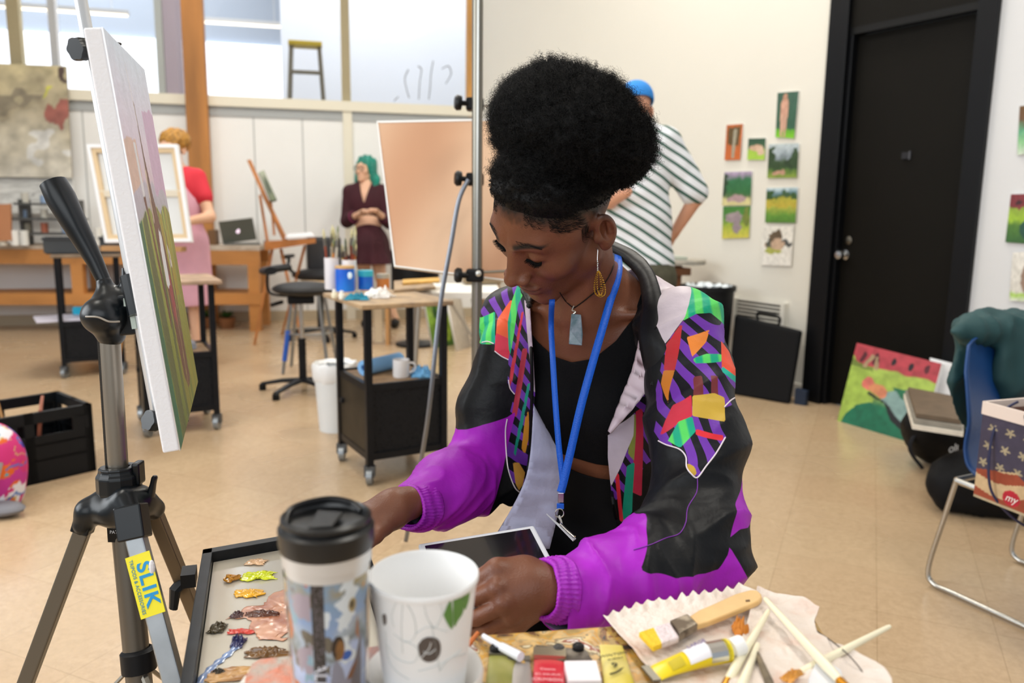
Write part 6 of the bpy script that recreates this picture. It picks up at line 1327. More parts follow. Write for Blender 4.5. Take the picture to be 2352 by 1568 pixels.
cuppatch([(1018, 1412), (1026, 1392), (1036, 1380), (1040, 1440), (1030, 1436)], GRN, 'green_leaf'); cuppatch([(1040, 1374), (1056, 1360), (1064, 1400), (1052, 1424), (1042, 1436)], GRN, 'green_leaf'); cuppatch([(1060, 1355), (1077, 1335), (1077, 1375), (1066, 1400)], GRN, 'green_leaf')
cuppatch([(960, 1480), (972, 1466), (990, 1462), (1008, 1470), (1012, 1492), (1004, 1512), (985, 1520), (966, 1510)], M('574d48', .6), 'brown_leaf_spot'); cupline(((966, 1512), (985, 1490), (990, 1475)), .0012, M('e4e4e2', .6), 'spot_vein'); cupline(((972, 1495), (985, 1500), (1000, 1490)), .0009, M('e4e4e2', .6), 'spot_vein'); cuppatch([(878, 1412), (886, 1410), (888, 1430), (882, 1434)], M('6b625d', .6), 'brown_leaf_spot')
# ---- paper towels
def towel(label, poly, h0, seed, amp, m, n=130, name='paper_towel'):
    q = [T(x, y) for x, y in poly]; xs = [v.x for v in q]; ys = [v.y for v in q]; U, V_ = np.meshgrid(np.linspace(min(xs), max(xs), n), np.linspace(min(ys), max(ys), n)); s = psdf(U, V_, [(v.x, v.y) for v in q])
    P_ = np.stack([U, V_, U*0+seed], -1); zz = zT+h0+amp*(.35+.5*np.abs(fbm(P_, 14, seed, 4)))+amp*.25*np.abs(vn(P_, 60, seed)); zz = np.where(s < .006, zz+np.clip(.006-s, 0, .006)*.4, zz)
    G = np.stack([U, V_, zz], -1).reshape(-1, 3); idx = np.arange(n*n).reshape(n, n); F = np.stack([idx[:-1, :-1], idx[:-1, 1:], idx[1:, 1:], idx[1:, :-1]], -1).reshape(-1, 4)
    V2, F2, _ = clip(G, F, -s.ravel()); o = link_mesh(name, np_mesh(name, V2, F2), m); solid(o, .0006, 0); return tag(o, label, 'paper towel')
TWM = mat('paper_towel_tissue', 'ded0c6', .9, bump=.35, bscale=140); nt = TWM.node_tree; n1 = nt.nodes.new('ShaderNodeTexNoise'); n1.inputs['Scale'].default_value = 22; n1.inputs['Detail'].default_value = 5; tcn = nt.nodes.new('ShaderNodeTexCoord'); nt.links.new(tcn.outputs['Object'], n1.inputs[0]); r1 = nt.nodes.new('ShaderNodeValToRGB')
e = r1.color_ramp.elements; e[0].position = .24; e[0].color = lin('7a4a3c'); e[1].position = .34; e[1].color = lin('d9bfb2'); x = e.new(.45); x.color = lin('dfd2c8'); x = e.new(.7); x.color = lin('e3d8d0'); nt.links.new(n1.outputs[0], r1.inputs[0]); nt.links.new(r1.outputs[0], nt.nodes['Principled BSDF'].inputs['Base Color'])
zig = []; a, b = (1382, 1432), (1722, 1341); k = 26
for i in range(k): f = i/k; x, y = a[0]+(b[0]-a[0])*f, a[1]+(b[1]-a[1])*f-10*math.sin(f*6); zig.append((x, y+(7 if i % 2 else -6)))
towel('serrated-edge paper towel stained with brown paint under the flat brush', zig+[(1765, 1383), (1785, 1450), (1800, 1640), (1560, 1640), (1500, 1568), (1450, 1500)], .001, 2.2, .006, TWM)
towel('second crumpled paper towel, lying to the right under the white brushes', [(1738, 1372), (1790, 1385), (1845, 1402), (1880, 1424), (1868, 1452), (1876, 1478), (1915, 1500), (1965, 1522), (2010, 1548), (2045, 1590), (2060, 1680), (1650, 1680), (1700, 1500)], .004, 6.6, .010, TWM, 130)
# ---- brushes
GOLD = M('c98a2c', .25, .9); IV = M('ece4c8', .4, coat=.3)
def rbrush(label, end, ferr, tip, r, h0, h1, fm=GOLD, hm=IV, bm=None):
    a, b, c = T(*end, h0), T(*ferr, h1), T(*tip, h1*.8); t = thing('paintbrush', label, 'paintbrush', Vector(((a.x+c.x)/2, (a.y+c.y)/2, zT)))
    MB().tube([a, frac(a, b, .03), frac(a, b, .5), frac(a, b, .85), b], [r*.45, r*.62, r*.9, r*1.1, r*.85], 14).build('handle', hm, t, smooth=True); m_ = frac(b, c, .5)
    MB().tube([b, m_], [r*.9, r*1.0], 14).build('ferrule', fm, t, smooth=True); MB().tube([m_, frac(m_, c, .5), c], [r*.95, r*1.25, r*.4], 12, flat=.5).build('bristles', bm or M('b86c1a', .7), t, smooth=True); return t
rbrush('white-handled brush crossing over another, longest, pointing at bottom right', (1757, 1374), (1928, 1562), (1985, 1622), .0043, .020, .020)
rbrush('white-handled brush jutting out past towel to the right', (2044, 1438), (1838, 1545), (1782, 1572), .0038, .016, .010)
rbrush('white-handled brush with black mark, beside the yellow tube cap', (1765, 1402), (1672, 1562), (1648, 1610), .0040, .016, .011)
rbrush('short white-handled brush lying against the marked one', (1741, 1478), (1695, 1600), (1675, 1650), .0040, .013, .011)
rbrush('brush with dark paint-caked handle behind the short white brush', (1738, 1498), (1772, 1580), (1790, 1625), .0034, .0125, .0125, hm=M('6d604c', .6, var=.5, vscale=60))
t = thing('flat_paintbrush', 'wide flat brush with tan handle and yellow-tipped bristles', 'paintbrush', T(1600, 1440)); hz = .012
q = lambda x, y, z=0: T(x, y, hz+z)
outl = [(1748, 1376), (1738, 1367), (1722, 1366), (1690, 1375), (1640, 1398), (1605, 1413), (1582, 1428), (1600, 1448), (1625, 1441), (1665, 1425), (1715, 1404), (1742, 1392), (1750, 1384)]
MB().prism([q(x, y) for x, y in outl], (0, 0, 1), .006).build('handle', M('d9b173', .45, var=.1, vscale=30, coat=.2), t, bevel=.0015)
MB().prism([q(x, y, .0055) for x, y in ((1712, 1379), (1722, 1378), (1723, 1382), (1713, 1383))], (0, 0, 1), .0008).build('hang_hole', M('5d3f1e', .6), t)
MB().prism([q(x, y, -.001) for x, y in ((1538, 1442), (1578, 1426), (1602, 1450), (1560, 1474))], (0, 0, 1), .008).build('ferrule', M('8a8072', .3, .9, color2='4f4438', vscale=60, sharp=.08), t, bevel=.001)
MB().prism([q(x, y, .0005) for x, y in ((1500, 1452), (1537, 1441), (1560, 1476), (1520, 1490))], (0, 0, 1), .006).build('bristles', M('e2d3d6', .8, bump=.6, bscale=200), t, bevel=.0015)
MB().prism([q(x, y, .0) for x, y in ((1466, 1463), (1502, 1451), (1526, 1465), (1522, 1489), (1500, 1499))], (0, 0, 1), .0055).build('bristle_tips', M('ecc21c', .5, bump=.5, bscale=200), t, bevel=.0015)
# ---- tubes
def ptube(name, label, p0, p1, w0, w1, body, h=.012, cap=None, capc='f2f2f0', crimp=True, z0=.001, cat='paint tube', lab=None):
    a, b = T(*p0, z0+.002), T(*p1, z0+h); d = (b-a).normalized(); s = d.cross(Vector((0, 0, 1))).normalized(); t = thing(name, label, cat, T((p0[0]+p1[0])/2, (p0[1]+p1[1])/2, z0))
    n = 10; o = MB(); rings = []
    for i in range(n+1):
        f = i/n; c = frac(a, b, f); w = w0+(w1-w0)*f; hh = .0012+(h-.0012)*min(1, f*1.5)**.8; c.z = zT+z0+hh*.52; rings.append([o.b.verts.new(c+s*(w*math.cos(x))+Vector((0, 0, hh*.5*math.sin(x)))) for x in [2*math.pi*j/20 for j in range(20)]])
    for A, B in zip(rings, rings[1:]):
        for j in range(20): o.b.faces.new([A[j], A[(j+1) % 20], B[(j+1) % 20], B[j]])
    o.b.faces.new(rings[0][::-1]); o.b.faces.new(rings[-1]); o.build('tube_body', body, t, smooth=True)
    if crimp: MB().box(None, (w0*2.1, .007, .0026), mtx=Matrix.Translation(a+d*-.002) @ Matrix.Rotation(math.atan2(s.y, s.x), 4, 'Z')).build('crimped_end', M('8a857a', .45, .8), t)
    if cap: e = frac(a, b, 1.0); e.z = zT+z0+h*.52; MB().lathe([(0, 0), (cap*.7, 0), (cap*.7, .004), (cap, .005), (cap, .014), (cap*.9, .016), (0, .016)], e, d, 20).build('cap', M(capc, .4), t, smooth=True)
    return t, a, b, d, s
t, a, b, d, s = ptube('paint_tube', 'yellow and silver paint tube with white cap on the towel', (1500, 1545), (1672, 1472), .0105, .0105, M('e6cb14', .3), .019, .0088, z0=.008)
def wraplab(t, a, b, s, f0, f1, m, name, wid=.8, hh=.019, z0=.008, ar=(.35, 2.1)):
    o = MB(); rs_ = []
    for f in (f0, f1):
        c = frac(a, b, f); h_ = .0012+(hh-.0012)*min(1, f*1.5)**.8; c.z = zT+z0+h_*.52; rs_.append([o.b.verts.new(c+s*(.0108*math.cos(x))+Vector((0, 0, (h_*.5+.0009)*math.sin(x)))) for x in np.linspace(ar[0], ar[1], 9)])
    for j in range(8): o.b.faces.new([rs_[0][j], rs_[0][j+1], rs_[1][j+1], rs_[1][j]])
    return o.build(name, m, t)
wraplab(t, a, b, s, .42, .70, M('eceaf0', .5), 'label', ar=(.4, 2.4)); wraplab(t, a, b, s, .70, .97, M('d9d9d8', .18, 1.0), 'foil_band', ar=(-.2, 3.2)); wraplab(t, a, b, s, .93, 1.0, M('e3cf1c', .3), 'yellow_band', ar=(-.2, 3.2)); wraplab(t, a, b, s, .19, .36, M('c2ae22', .4), 'printed_panel', ar=(.6, 1.7))
c = frac(a, b, .56); text('label_print', 'LARGE', .006, M('7a6a9a', .5), t, c+Vector((0, 0, .0104)), d, -s if (-s).cross(d).z < 0 else s, .0002)
t, a, b, d, s = ptube('paint_tube', 'dented pale yellow oil paint tube with WINTON 9 lettering', (1403, 1478), (1440, 1640), .0105, .0145, M('e0d28a', .35, color2='d6c33c', vscale=20, sharp=.15), .016, .008, crimp=False)
upv = -d; rt = d.cross(Vector((0, 0, 1))).normalized(); rt = rt if rt.x > 0 else -rt
tl_ = M('2c2c22', .5)
def lie(s_, size, px, py, h, sh=0, r=rt, u=upv): return text('tube_lettering', s_, size, tl_, t, T(px, py, h), r, u, .0002, shear=sh)
lie('WINTON', .0062, 1408, 1503, .0145, .2, (rt+Vector((0, .35, 0))).normalized()); lie('OIL COLOUR', .0024, 1413, 1512, .0150, .2, (rt+Vector((0, .35, 0))).normalized()); lie('9', .012, 1412, 1527, .0155)
MB().tube(spline([T(1400, 1548, .0165), T(1416, 1543, .0172), T(1432, 1532, .0165)], 5), [.0003]+[.0008]*8+[.0003]*2, 6).build('swoosh', tl_, t)
t, a, b, d, s = ptube('paint_tube', 'red paint tube with pale lettering and silver crimped end', (1262, 1508), (1258, 1700), .0135, .0135, M('cb2436', .35), .012, None)
MB().box(None, (.029, .014, .004), mtx=Matrix.Translation(a+Vector((0, 0, .002))-d*.003) @ Matrix.Rotation(math.atan2(s.y, s.x), 4, 'Z')).build('foil_fold', M('c2b69c', .3, .9), t); rt = s if s.x > 0 else -s
tm = M('f0b8bc', .5)
for s_, sz, py in (('Classics', .0042, 1536), ('OIL COLOUR', .0036, 1548), ('CRIMSON', .0058, 1560)): text('tube_lettering', s_, sz, tm, t, T(1258, py, .0115), rt, -d, .0002)
t, a, b, d, s = ptube('paint_tube', 'olive green paint tube lying between the paper cup and red tube', (1155, 1502), (1140, 1660), .012, .012, M('7f8434', .4, color2='a8a05c', vscale=25, sharp=.2), .012, None)
t, a, b, d, s = ptube('paint_tube', 'squashed grey paint tube left of the red one', (1192, 1515), (1205, 1660), .0095, .011, M('b4ada8', .35, .3), .012, .007)
o = MB().box(None, (.028, .03, .011), mtx=Matrix.Translation(T(1338, 1552, .0065)) @ Matrix.Rotation(.05, 4, 'Z')); tag(o.build('white_box', M('efe9ee', .5), bevel=.001), 'small white box between the red tube and WINTON tube', 'box')
o = MB().tube([T(1110, 1461, .006), T(1150, 1484, .008), T(1152, 1485, .008), T(1196, 1508, .010)], [.0028, .0028, .0040, .0044], 12); tag(o.build('white_pen', M('e6e9f2', .4), smooth=True), 'white plastic pen lying by the paper cup', 'pen')
o = MB().prism([T(x, y, .0005) for x, y in ((1191, 1506), (1200, 1508), (1222, 1580), (1210, 1580))], (0, 0, 1), .003); tag(o.build('wooden_stick', M('c9a15c', .6)), 'tan wooden stick between the grey and red tubes', 'stick')
o = MB().tube([T(1098, 1452, .009), T(1074, 1484, .003)], [.0018, .0024], 8); tag(o.build('orange_stick', M('c86a24', .5)), 'thin orange stick at table edge by the paper cup', 'stick')
for px, py, lb in ((1283, 1500, 'black lid with white centre beyond the red tube'), (1328, 1496, 'second black tube cap nearer the WINTON tube'), (1138, 1500, 'tiny black cap resting near the green tube')):
    o = MB().lathe([(0, 0), (.0055, 0), (.0055, .006), (.004, .0075), (0, .006)], T(px, py, .0005), n=16); tag(o.build('tube_cap', M('1a1a1c', .4) if 'second' in lb or 'tiny' in lb else M('3a3836', .4), smooth=True), lb, 'cap')
o = MB().prism([T(x, y, .0005) for x, y in ((1230, 1486), (1345, 1497), (1360, 1520), (1300, 1526), (1225, 1508))], (0, 0, 1), .0025); tag(o.build('foil_scrap', M('8f8578', .5, color2='4a4038', vscale=50, sharp=.1)), 'dark grey scrap sheet behind the red tube', 'scrap')
o = rag('paint_crumb', None, None, T(1700, 1452, .008), .007, .008, .008, M('c97a1c', .6), 31, n=24); tag(o, 'orange crumpled scrap beside the yellow tube cap', 'scrap')
t_ = MB().prism([T(x, y, .012) for x, y in ((1872, 1530), (1898, 1522), (1932, 1545), (1945, 1600), (1855, 1610), (1856, 1565))], (0, 0, 1), .003); tag(t_.build('white_palette_knife', M('dcdde2', .4), bevel=.001), 'white plastic scraper under the crossing brushes', 'scraper')
o = rag('paint_smear', None, None, T(1818, 1556, .016), .011, .005, .003, PW('d08a1c'), 41, n=30, rz=.6); tag(o, 'orange paint smear by the white scraper', 'paint')
o = MB().tube(spline([T(1862, 1440, .001), T(1905, 1468, .012), T(1950, 1505, .016), T(1985, 1550, .01), T(2000, 1600, .002)], 8), .0006, 5); tag(o.build('wire', M('4a3f36', .5)), 'thin dark wire arching past the right edge of the towels', 'wire')
# ================================================================== THE SEATED WOMAN
CB = np.array([list(_r), list(_u), list(-_f)], 'f').T
Rc = np.array([[-0.69813391, -0.64271897, -0.31547008], [0.43338289, -0.73008394, 0.52835282], [-0.56990202, 0.23214168, 0.78823976]], 'f')
HR = CB @ Rc; HC = np.array(CAM)+CB @ np.array([.0634, .1746, -1.1392])
def HL(p): return HC+HR @ np.array(p, 'f')            # head-local to world
yw = math.radians(28); ln = math.radians(13)
f0 = Vector((-math.sin(yw), -math.cos(yw), 0)); fT = f0*math.cos(ln)-Vector((0, 0, math.sin(ln)))
TR = frame(fT, Vector((0, 0, 1))); N0 = np.array(W(1318, 722, 1.222))
def TL(p): return N0+TR @ np.array(p, 'f')
shL, elL, wrL = W(1566, 752, 1.165), W(1590, 1262, 1.02), W(1262, 1350, .90)
shR, elR, wrR = W(1165, 800, 1.32), W(1122, 1088, 1.33), W(915, 1160, 1.11)
hipc = TL((0, -.10, -.46)); seat_z = hipc[2]-.12
kneeR = Vector(hipc)+f0*.42+Vector((-.07, .03, -.08)); kneeL = Vector(hipc)+f0*.40+Vector((.10, -.03, -.08)); kneeR.y = max(kneeR.y, .72); kneeL.y = max(kneeL.y, .78)
ankR = Vector((kneeR.x-.02, kneeR.y+.10, .09)); ankL = Vector((kneeL.x+.05, kneeL.y+.12, .09))
person = thing('person', 'young woman in colourful patterned jacket looking down at her lap, black afro puff hair', 'person', Vector((hipc[0], hipc[1], 0)))
def torso(P):
    L = (P-N0) @ TR; x = np.abs(L[:, 0]); Q = np.stack([x, L[:, 1], L[:, 2]], -1)
    d = el(L, (0, -.075, -.13), (.135, .082, .16)); d = smin(d, cp(Q, (.02, -.075, -.03), (.125, -.075, -.065), .042, .036), .04)
    d = smin(d, cp(L, (0, -.075, -.04), (0, -.05, .0), .06, .048), .03)
    d = smin(d, cp(Q, (.03, -.085, .030), (.10, -.080, -.030), .026, .020), .04)
    d = smin(d, cp(Q, (.018, -.012, -.006), (.10, -.034, -.004), .0075, .006), .014)
    d = smin(d, el(Q, (.058, -.018, -.175), (.052, .040, .052)), .035)
    d = smin(d, el(L, (0, -.08, -.30), (.112, .078, .12)), .05); d = smin(d, el(L, (0, -.09, -.43), (.155, .11, .12)), .06)
    return d
neckA = HL((0, -.022, -.045)); neckB = TL((0, -.058, -.03))
def bust(P):
    h = head_fn((P-HC) @ HR); n = cp(P, neckA, neckB, .051, .053); t = torso(P)
    scm = cp(P, HL((-.052, -.015, -.03)), TL((-.012, -.006, -.002)), .010, .007); scm2 = cp(P, HL((.052, -.015, -.03)), TL((.012, -.006, -.002)), .010, .007)
    n = smin(smin(n, scm, .016), scm2, .016); return smin(h, smin(n, t, .03), .016)
# body mesh
lo, hi = bounds([HL((0, 0, .13)), HL((0, .12, 0)), HL((0, -.11, 0)), HL((0, .09, -.1)), TL((.14, -.05, -.05)), TL((-.16, -.05, -.05)), TL((0, .02, -.16))], .03)
vb, qb = nets(bust, lo, hi, .0021); vb = smooth_mesh(vb, qb, 1, .4)
def lower(P):
    d = torso(P)
    for k, s, a in (('R', kneeR, ankR), ('L', kneeL, ankL)):
        h = TL(((.085 if k == 'R' else -.085), -.09, -.46)); d = smin(d, ch(P, [h, s, a], [.085, .058, .038], .02), .04)
    return d
lo2, hi2 = bounds([TL((.2, 0, -.1)), TL((-.2, 0, -.1)), hipc, kneeR, kneeL, ankL, ankR], .12); hi2[2] = TL((0, 0, -.12))[2]
vl, ql = nets(lower, lo2, hi2, .008)
va, qa = nets(lambda P: np.minimum(ch(P, [shL, elL, wrL], [.040, .036, .022], .02), ch(P, [shR, elR, wrR], [.034, .034, .020], .02)), *bounds([shL, elL, wrL, shR, elR, wrR], .08), .006)
# near hand (her left)
wh = lambda px, py, d: W(px, py, d)
kn = [wh(1143, 1352, .880), wh(1160, 1387, .874), wh(1178, 1413, .880), wh(1188, 1433, .892)]
fg = [[wh(1092, 1372, .888), wh(1060, 1385, .905), wh(1045, 1392, .918)], [wh(1094, 1419, .882), wh(1066, 1425, .900), wh(1050, 1420, .917)], [wh(1120, 1440, .892), wh(1090, 1447, .908), wh(1075, 1436, .925)], [wh(1140, 1448, .905), wh(1118, 1450, .918), wh(1105, 1440, .930)]]
th = [wh(1205, 1318, .905), wh(1142, 1308, .896), wh(1098, 1332, .900), wh(1078, 1350, .908)]
hL = (wrL, kn, fg, th)
wL2 = wh(1228, 1348, .897)
def handL(P):
    d = hand_fn(P, wL2, kn, fg, th, 1.02)
    d = smin(d, ch(P, [wL2, wrL], [.026, .027], .01), .02); d = smin(d, cp(P, wh(1215, 1400, .905), wh(1185, 1425, .900), .014, .012), .014); d = smin(d, cp(P, wh(1200, 1310, .905), wh(1150, 1325, .896), .014, .013), .014)
    for k in kn[:3]: d = smin(d, cp(P, k-Vector((0, .004, -.003)), k-Vector((0, .004, -.003)), .0075), .008)
    return d
vhL, qhL = nets(handL, *bounds([wL2, wrL]+kn+[p for c in fg for p in c]+th, .028), .0016); vhL = smooth_mesh(vhL, qhL, 1)
# far hand (her right)
kn2 = [wh(858, 1222, 1.06), wh(846, 1202, 1.065), wh(840, 1186, 1.075), wh(838, 1170, 1.09)]
fg2 = [[wh(822, 1262, 1.03), wh(806, 1280, 1.02), wh(798, 1292, 1.02)], [wh(806, 1238, 1.035), wh(788, 1262, 1.02), wh(780, 1278, 1.02)], [wh(800, 1220, 1.045), wh(780, 1244, 1.03), wh(772, 1260, 1.03)], [wh(806, 1198, 1.065), wh(790, 1216, 1.055), wh(782, 1230, 1.05)]]
th2 = [wh(905, 1188, 1.09), wh(882, 1208, 1.07), wh(862, 1230, 1.05), wh(846, 1246, 1.035)]
wR2 = wh(905, 1165, 1.105)
def handR(P):
    d = hand_fn(P, wR2, kn2, fg2, th2, 1.0); return smin(d, ch(P, [wR2, wh(940, 1155, 1.13)], [.0225, .024], .01), .02)
vhR, qhR = nets(handR, *bounds([wR2, wh(940, 1155, 1.13)]+kn2+[p for c in fg2 for p in c]+th2, .028), .0018)
V, Q = join_data([(vb, qb), (vl, ql), (va, qa), (vhL, qhL), (vhR, qhR)])
me = np_mesh('body', V, Q); nb_ = len(vb)
L = (V-HC) @ HR; ax_ = np.abs(L[:, 0]); hd = np.arange(len(V)) < nb_
def zh(y, x=0): return np.interp(y, [-.12, -.06, -.02, .005, .025, .045, .062, .078, .09], [-.02, .0, .020, .036, .040, .050, .066, .078, .080])
s1 = np.clip((L[:, 2]-zh(L[:, 1])+.006*vn(L*np.array((1, 1, .5)), 260)+.004*vn(L, 90))/.026+.05, 0, 1)**.8*hd
side = hd & (ax_ > .05) & (L[:, 1] > -.004) & (L[:, 1] < .016) & (L[:, 2] > -.02) & (L[:, 2] < .05)
s1 = np.maximum(s1, np.where(side, np.clip((L[:, 2]+.018)/.05, 0, 1)*.8*np.clip(1-np.abs(L[:, 1]-.006)/.010, 0, 1), 0))
lip = np.clip(1.2-((L[:, 0]/.024)**2+((L[:, 2]+.054)/.0125)**2), 0, 1)*hd*(L[:, 1] > .07)
bx = (ax_-.014)/.040; bz = .0435+.006*np.sin(np.clip(bx, 0, 1)*2.6)-.004*bx; bw = .0052*(1-.6*np.clip(bx, 0, 1))
brow = np.clip(1.4-np.abs(L[:, 2]-bz)/bw, 0, 1)*np.clip((bx+.08)*9, 0, 1)*np.clip((1.04-bx)*9, 0, 1)*hd*(L[:, 1] > .03)
lid = np.clip(1.25-(((ax_-.0315)/.017)**2+((L[:, 2]-.0125)/.0065)**2), 0, 1)*hd*(L[:, 1] > .06)*.5
for n_, a_r in (('scalp', s1), ('lip', lip), ('brow', brow), ('lid', lid)): set_attr(me, n_, a_r)
SKIN = mat('dark_skin', '7a4a33', .44, sss=.06, bump=.12, bscale=420, spec=.5); nt = SKIN.node_tree; N_ = nt.nodes; K = nt.links; b_ = N_['Principled BSDF']
tcn = N_.new('ShaderNodeTexCoord'); n1 = N_.new('ShaderNodeTexNoise'); n1.inputs['Scale'].default_value = 9; n1.inputs['Detail'].default_value = 4; K.new(tcn.outputs['Object'], n1.inputs[0])
r1 = N_.new('ShaderNodeValToRGB'); r1.color_ramp.elements[0].position = .35; r1.color_ramp.elements[0].color = lin('6e402b'); r1.color_ramp.elements[1].position = .7; r1.color_ramp.elements[1].color = lin('87543a'); K.new(n1.outputs[0], r1.inputs[0]); cur = r1.outputs[0]
for n_, c in (('lip', '6b3a35'), ('lid', '4a2a1e'), ('brow', '130c0a'), ('scalp', '0f0b0a')):
    at = N_.new('ShaderNodeAttribute'); at.attribute_name = n_; mx = N_.new('ShaderNodeMix'); mx.data_type = 'RGBA'; K.new(at.outputs['Fac'], mx.inputs[0]); K.new(cur, mx.inputs[6]); mx.inputs[7].default_value = lin(c); cur = mx.outputs[2]
K.new(cur, b_.inputs['Base Color'])
link_mesh('body', me, SKIN, person)
def snap(p, off=0.0, it=5):
    p = np.array(p, float).reshape(-1, 3)
    for _ in range(it):
        d = head_fn(p.astype('f')); e = 1e-3; g = np.stack([head_fn((p+np.eye(3)[k]*e).astype('f'))-head_fn((p-np.eye(3)[k]*e).astype('f')) for k in range(3)], -1)/(2*e); g /= np.maximum(np.linalg.norm(g, axis=1), 1e-6)[:, None]; p = p-g*(d-off)[:, None]
    return p, g
def strands(paths, r0, name, m, parent, taper=.3):
    """paths: (n, k, 3) world points -> thin three sided tubes in one mesh"""
    Pp_ = np.asarray(paths, float); n, k, _ = Pp_.shape; D_ = np.gradient(Pp_, axis=1); D_ /= np.maximum(np.linalg.norm(D_, axis=2, keepdims=True), 1e-9)
    a = np.cross(D_, np.array([.31, .52, .79])); a /= np.maximum(np.linalg.norm(a, axis=2, keepdims=True), 1e-9); b = np.cross(D_, a); rr = r0*np.linspace(1, taper, k)[None, :, None]
    R_ = np.stack([Pp_+rr*(a*math.cos(t)+b*math.sin(t)) for t in (0, 2.094, 4.189)], 2); idx = np.arange(n*k*3).reshape(n, k, 3); F = []
    for j in range(3): F.append(np.stack([idx[:, :-1, j], idx[:, :-1, (j+1) % 3], idx[:, 1:, (j+1) % 3], idx[:, 1:, j]], -1).reshape(-1, 4))
    return R_.reshape(-1, 3), np.vstack(F)
HAIR = mat('afro_hair', '060505', .6, spec=.25)
rg = np.random.default_rng(5)
PU = np.array((0, -.072, .118)); 
def hairf(L):
    cap = el(L, (0, -.014, .043), (.0735, .091, .080))-np.clip((L[:, 2]-zh(L[:, 1])-.024)*.5, -.004, .010)
    cap = smin(cap, cp(L, (0, -.03, .07), PU, .052, .064), .02)
    p = el(L, PU, (.106, .076, .072)); p = smin(p, el(L, PU+np.array((-.056, -.012, -.030)), (.060, .055, .055)), .02); p = smin(p, el(L, PU+np.array((.066, .014, -.014)), (.046, .044, .040)), .02)
    d = smin(cap, p, .008); return d+(.0055*vn(L, 42, 3)+.0035*vn(L, 110, 8))*np.clip((L[:, 2]-.08)/.02, .1, 1)
vh, qh = nets(hairf, (-.2, -.24, -.04), (.2, .13, .30), .0035); nh = normals(vh, qh); 
ok_ = (vh[:, 2] > zh(vh[:, 1])+.026); fi = rg.choice(np.where(ok_)[0], 21000); p0 = vh[fi]+rg.normal(0, .0015, (len(fi), 3)); nd = nh[fi]+rg.normal(0, .75, (len(fi), 3)); nd /= np.linalg.norm(nd, axis=1, keepdims=True)
pd_ = np.linalg.norm((p0-PU)/np.array((.115, .085, .08)), axis=1); isp = (pd_ < 1.32) & (p0[:, 2] > .07); ln_ = np.where(isp, rg.uniform(.005, .019, len(fi)), rg.uniform(.001, .004, len(fi))); K_ = 17; t = np.linspace(0, 1, K_)
a = np.cross(nd, rg.normal(0, 1, nd.shape)); a /= np.linalg.norm(a, axis=1, keepdims=True); b = np.cross(nd, a); fr = rg.uniform(12, 30, len(fi)); cr = np.where(isp, rg.uniform(.0014, .0034, len(fi)), .0008)
ph = fr[:, None]*t[None]; pth = p0[:, None]+nd[:, None]*(ln_[:, None]*t)[..., None]+(a[:, None]*np.cos(ph)[..., None]+b[:, None]*np.sin(ph)[..., None])*(cr[:, None]*np.minimum(1, t*3))[..., None]
sv, sf = strands(pth, .00026, '', None, None); hv, hq = join_data([(vh, qh), (sv, sf)]); link_mesh('hair', np_mesh('hair', HC+hv @ HR.T, hq), HAIR, person)
# swept baby hairs along the hairline, sideburn wisps, brow hairs, lashes
P_l = []
for sgn in (-1, 1):
    for k in range(420):
        y0 = rg.uniform(.012, .084); z0 = float(zh(y0))+rg.uniform(.002, .034); x0 = sgn*.07; q = []
        dy, dz = rg.uniform(-.010, -.002), rg.uniform(-.016, -.008); cv = rg.uniform(.2, 1.2)
        for j in range(8):
            u = j/7; q.append((x0 if y0 < .06 else sgn*.03+sgn*.02*(.09-y0)/.03, y0+dy*u-.006*cv*u*u, z0+dz*u+.006*cv*u*u))
        P_l.append(q)
    for k in range(26):
        y0 = rg.uniform(.002, .016); z0 = rg.uniform(.02, .034); l = rg.uniform(.015, .045); P_l.append([(sgn*.07, y0+.003*math.sin(j*.6), z0-l*j/7) for j in range(8)])
    for k in range(70):
        u = rg.uniform(0, 1); xx = .014+.040*u; zz = .0435+.006*math.sin(u*2.6)-.004*u+rg.uniform(-.0026, .0026)*(1-.6*u); P_l.append([(sgn*(xx+.005*j/7), .075, zz+.0008*j/7*(1-u*2)) for j in range(8)])
pl = np.array(P_l); sh_ = pl.shape; sp_, _ = snap(pl.reshape(-1, 3), .0004, 6); pl = sp_.reshape(sh_)
n_br = np.concatenate([[0]*446+[1]*70]*2).astype(bool); v1, f1_ = strands(HC+pl[~n_br] @ HR.T, .00022, '', None, None); link_mesh('baby_hairs', np_mesh('baby_hairs', v1, f1_), HAIR, person)
v1, f1_ = strands(HC+pl[n_br] @ HR.T, .00022, '', None, None); link_mesh('eyebrow_hairs', np_mesh('eyebrow_hairs', v1, f1_), HAIR, person)
for sgn in (-1, 1):
    LS = []
    for k in range(46):
        u = k/45; x = .0185+.028*u; z = .0125-.0035*math.sin(u*3.14)+.001*u; rt_, g = snap([(sgn*x, .08, z)], .0002); rt_ = rt_[0]; o_ = np.array((sgn*(.25+1.0*(u-.3)), 1.0, -.35)); o_ /= np.linalg.norm(o_); l = .0075+.003*math.sin(u*3)+rg.uniform(-.001, .001)
        LS.append([rt_+o_*l*j/7+np.array((0, 0, .0035))*(j/7)**2 for j in range(8)])
    v2, f2_ = strands(HC+np.array(LS) @ HR.T, .0006, '', None, None); link_mesh('eyelashes', np_mesh('eyelashes', v2, f2_), HAIR, person)
o = MB()
for sgn in (-1, 1):
    q = [snap([(sgn*(.0175+.030*k/10), .08, .0125-.0036*math.sin(k/10*3.14)+.001*k/10)], .0001)[0][0] for k in range(11)]; o.tube([HL(v) for v in q], [.0003]+[.0008]*9+[.0003], 6)
o.build('lash_line', HAIR, person, smooth=True)
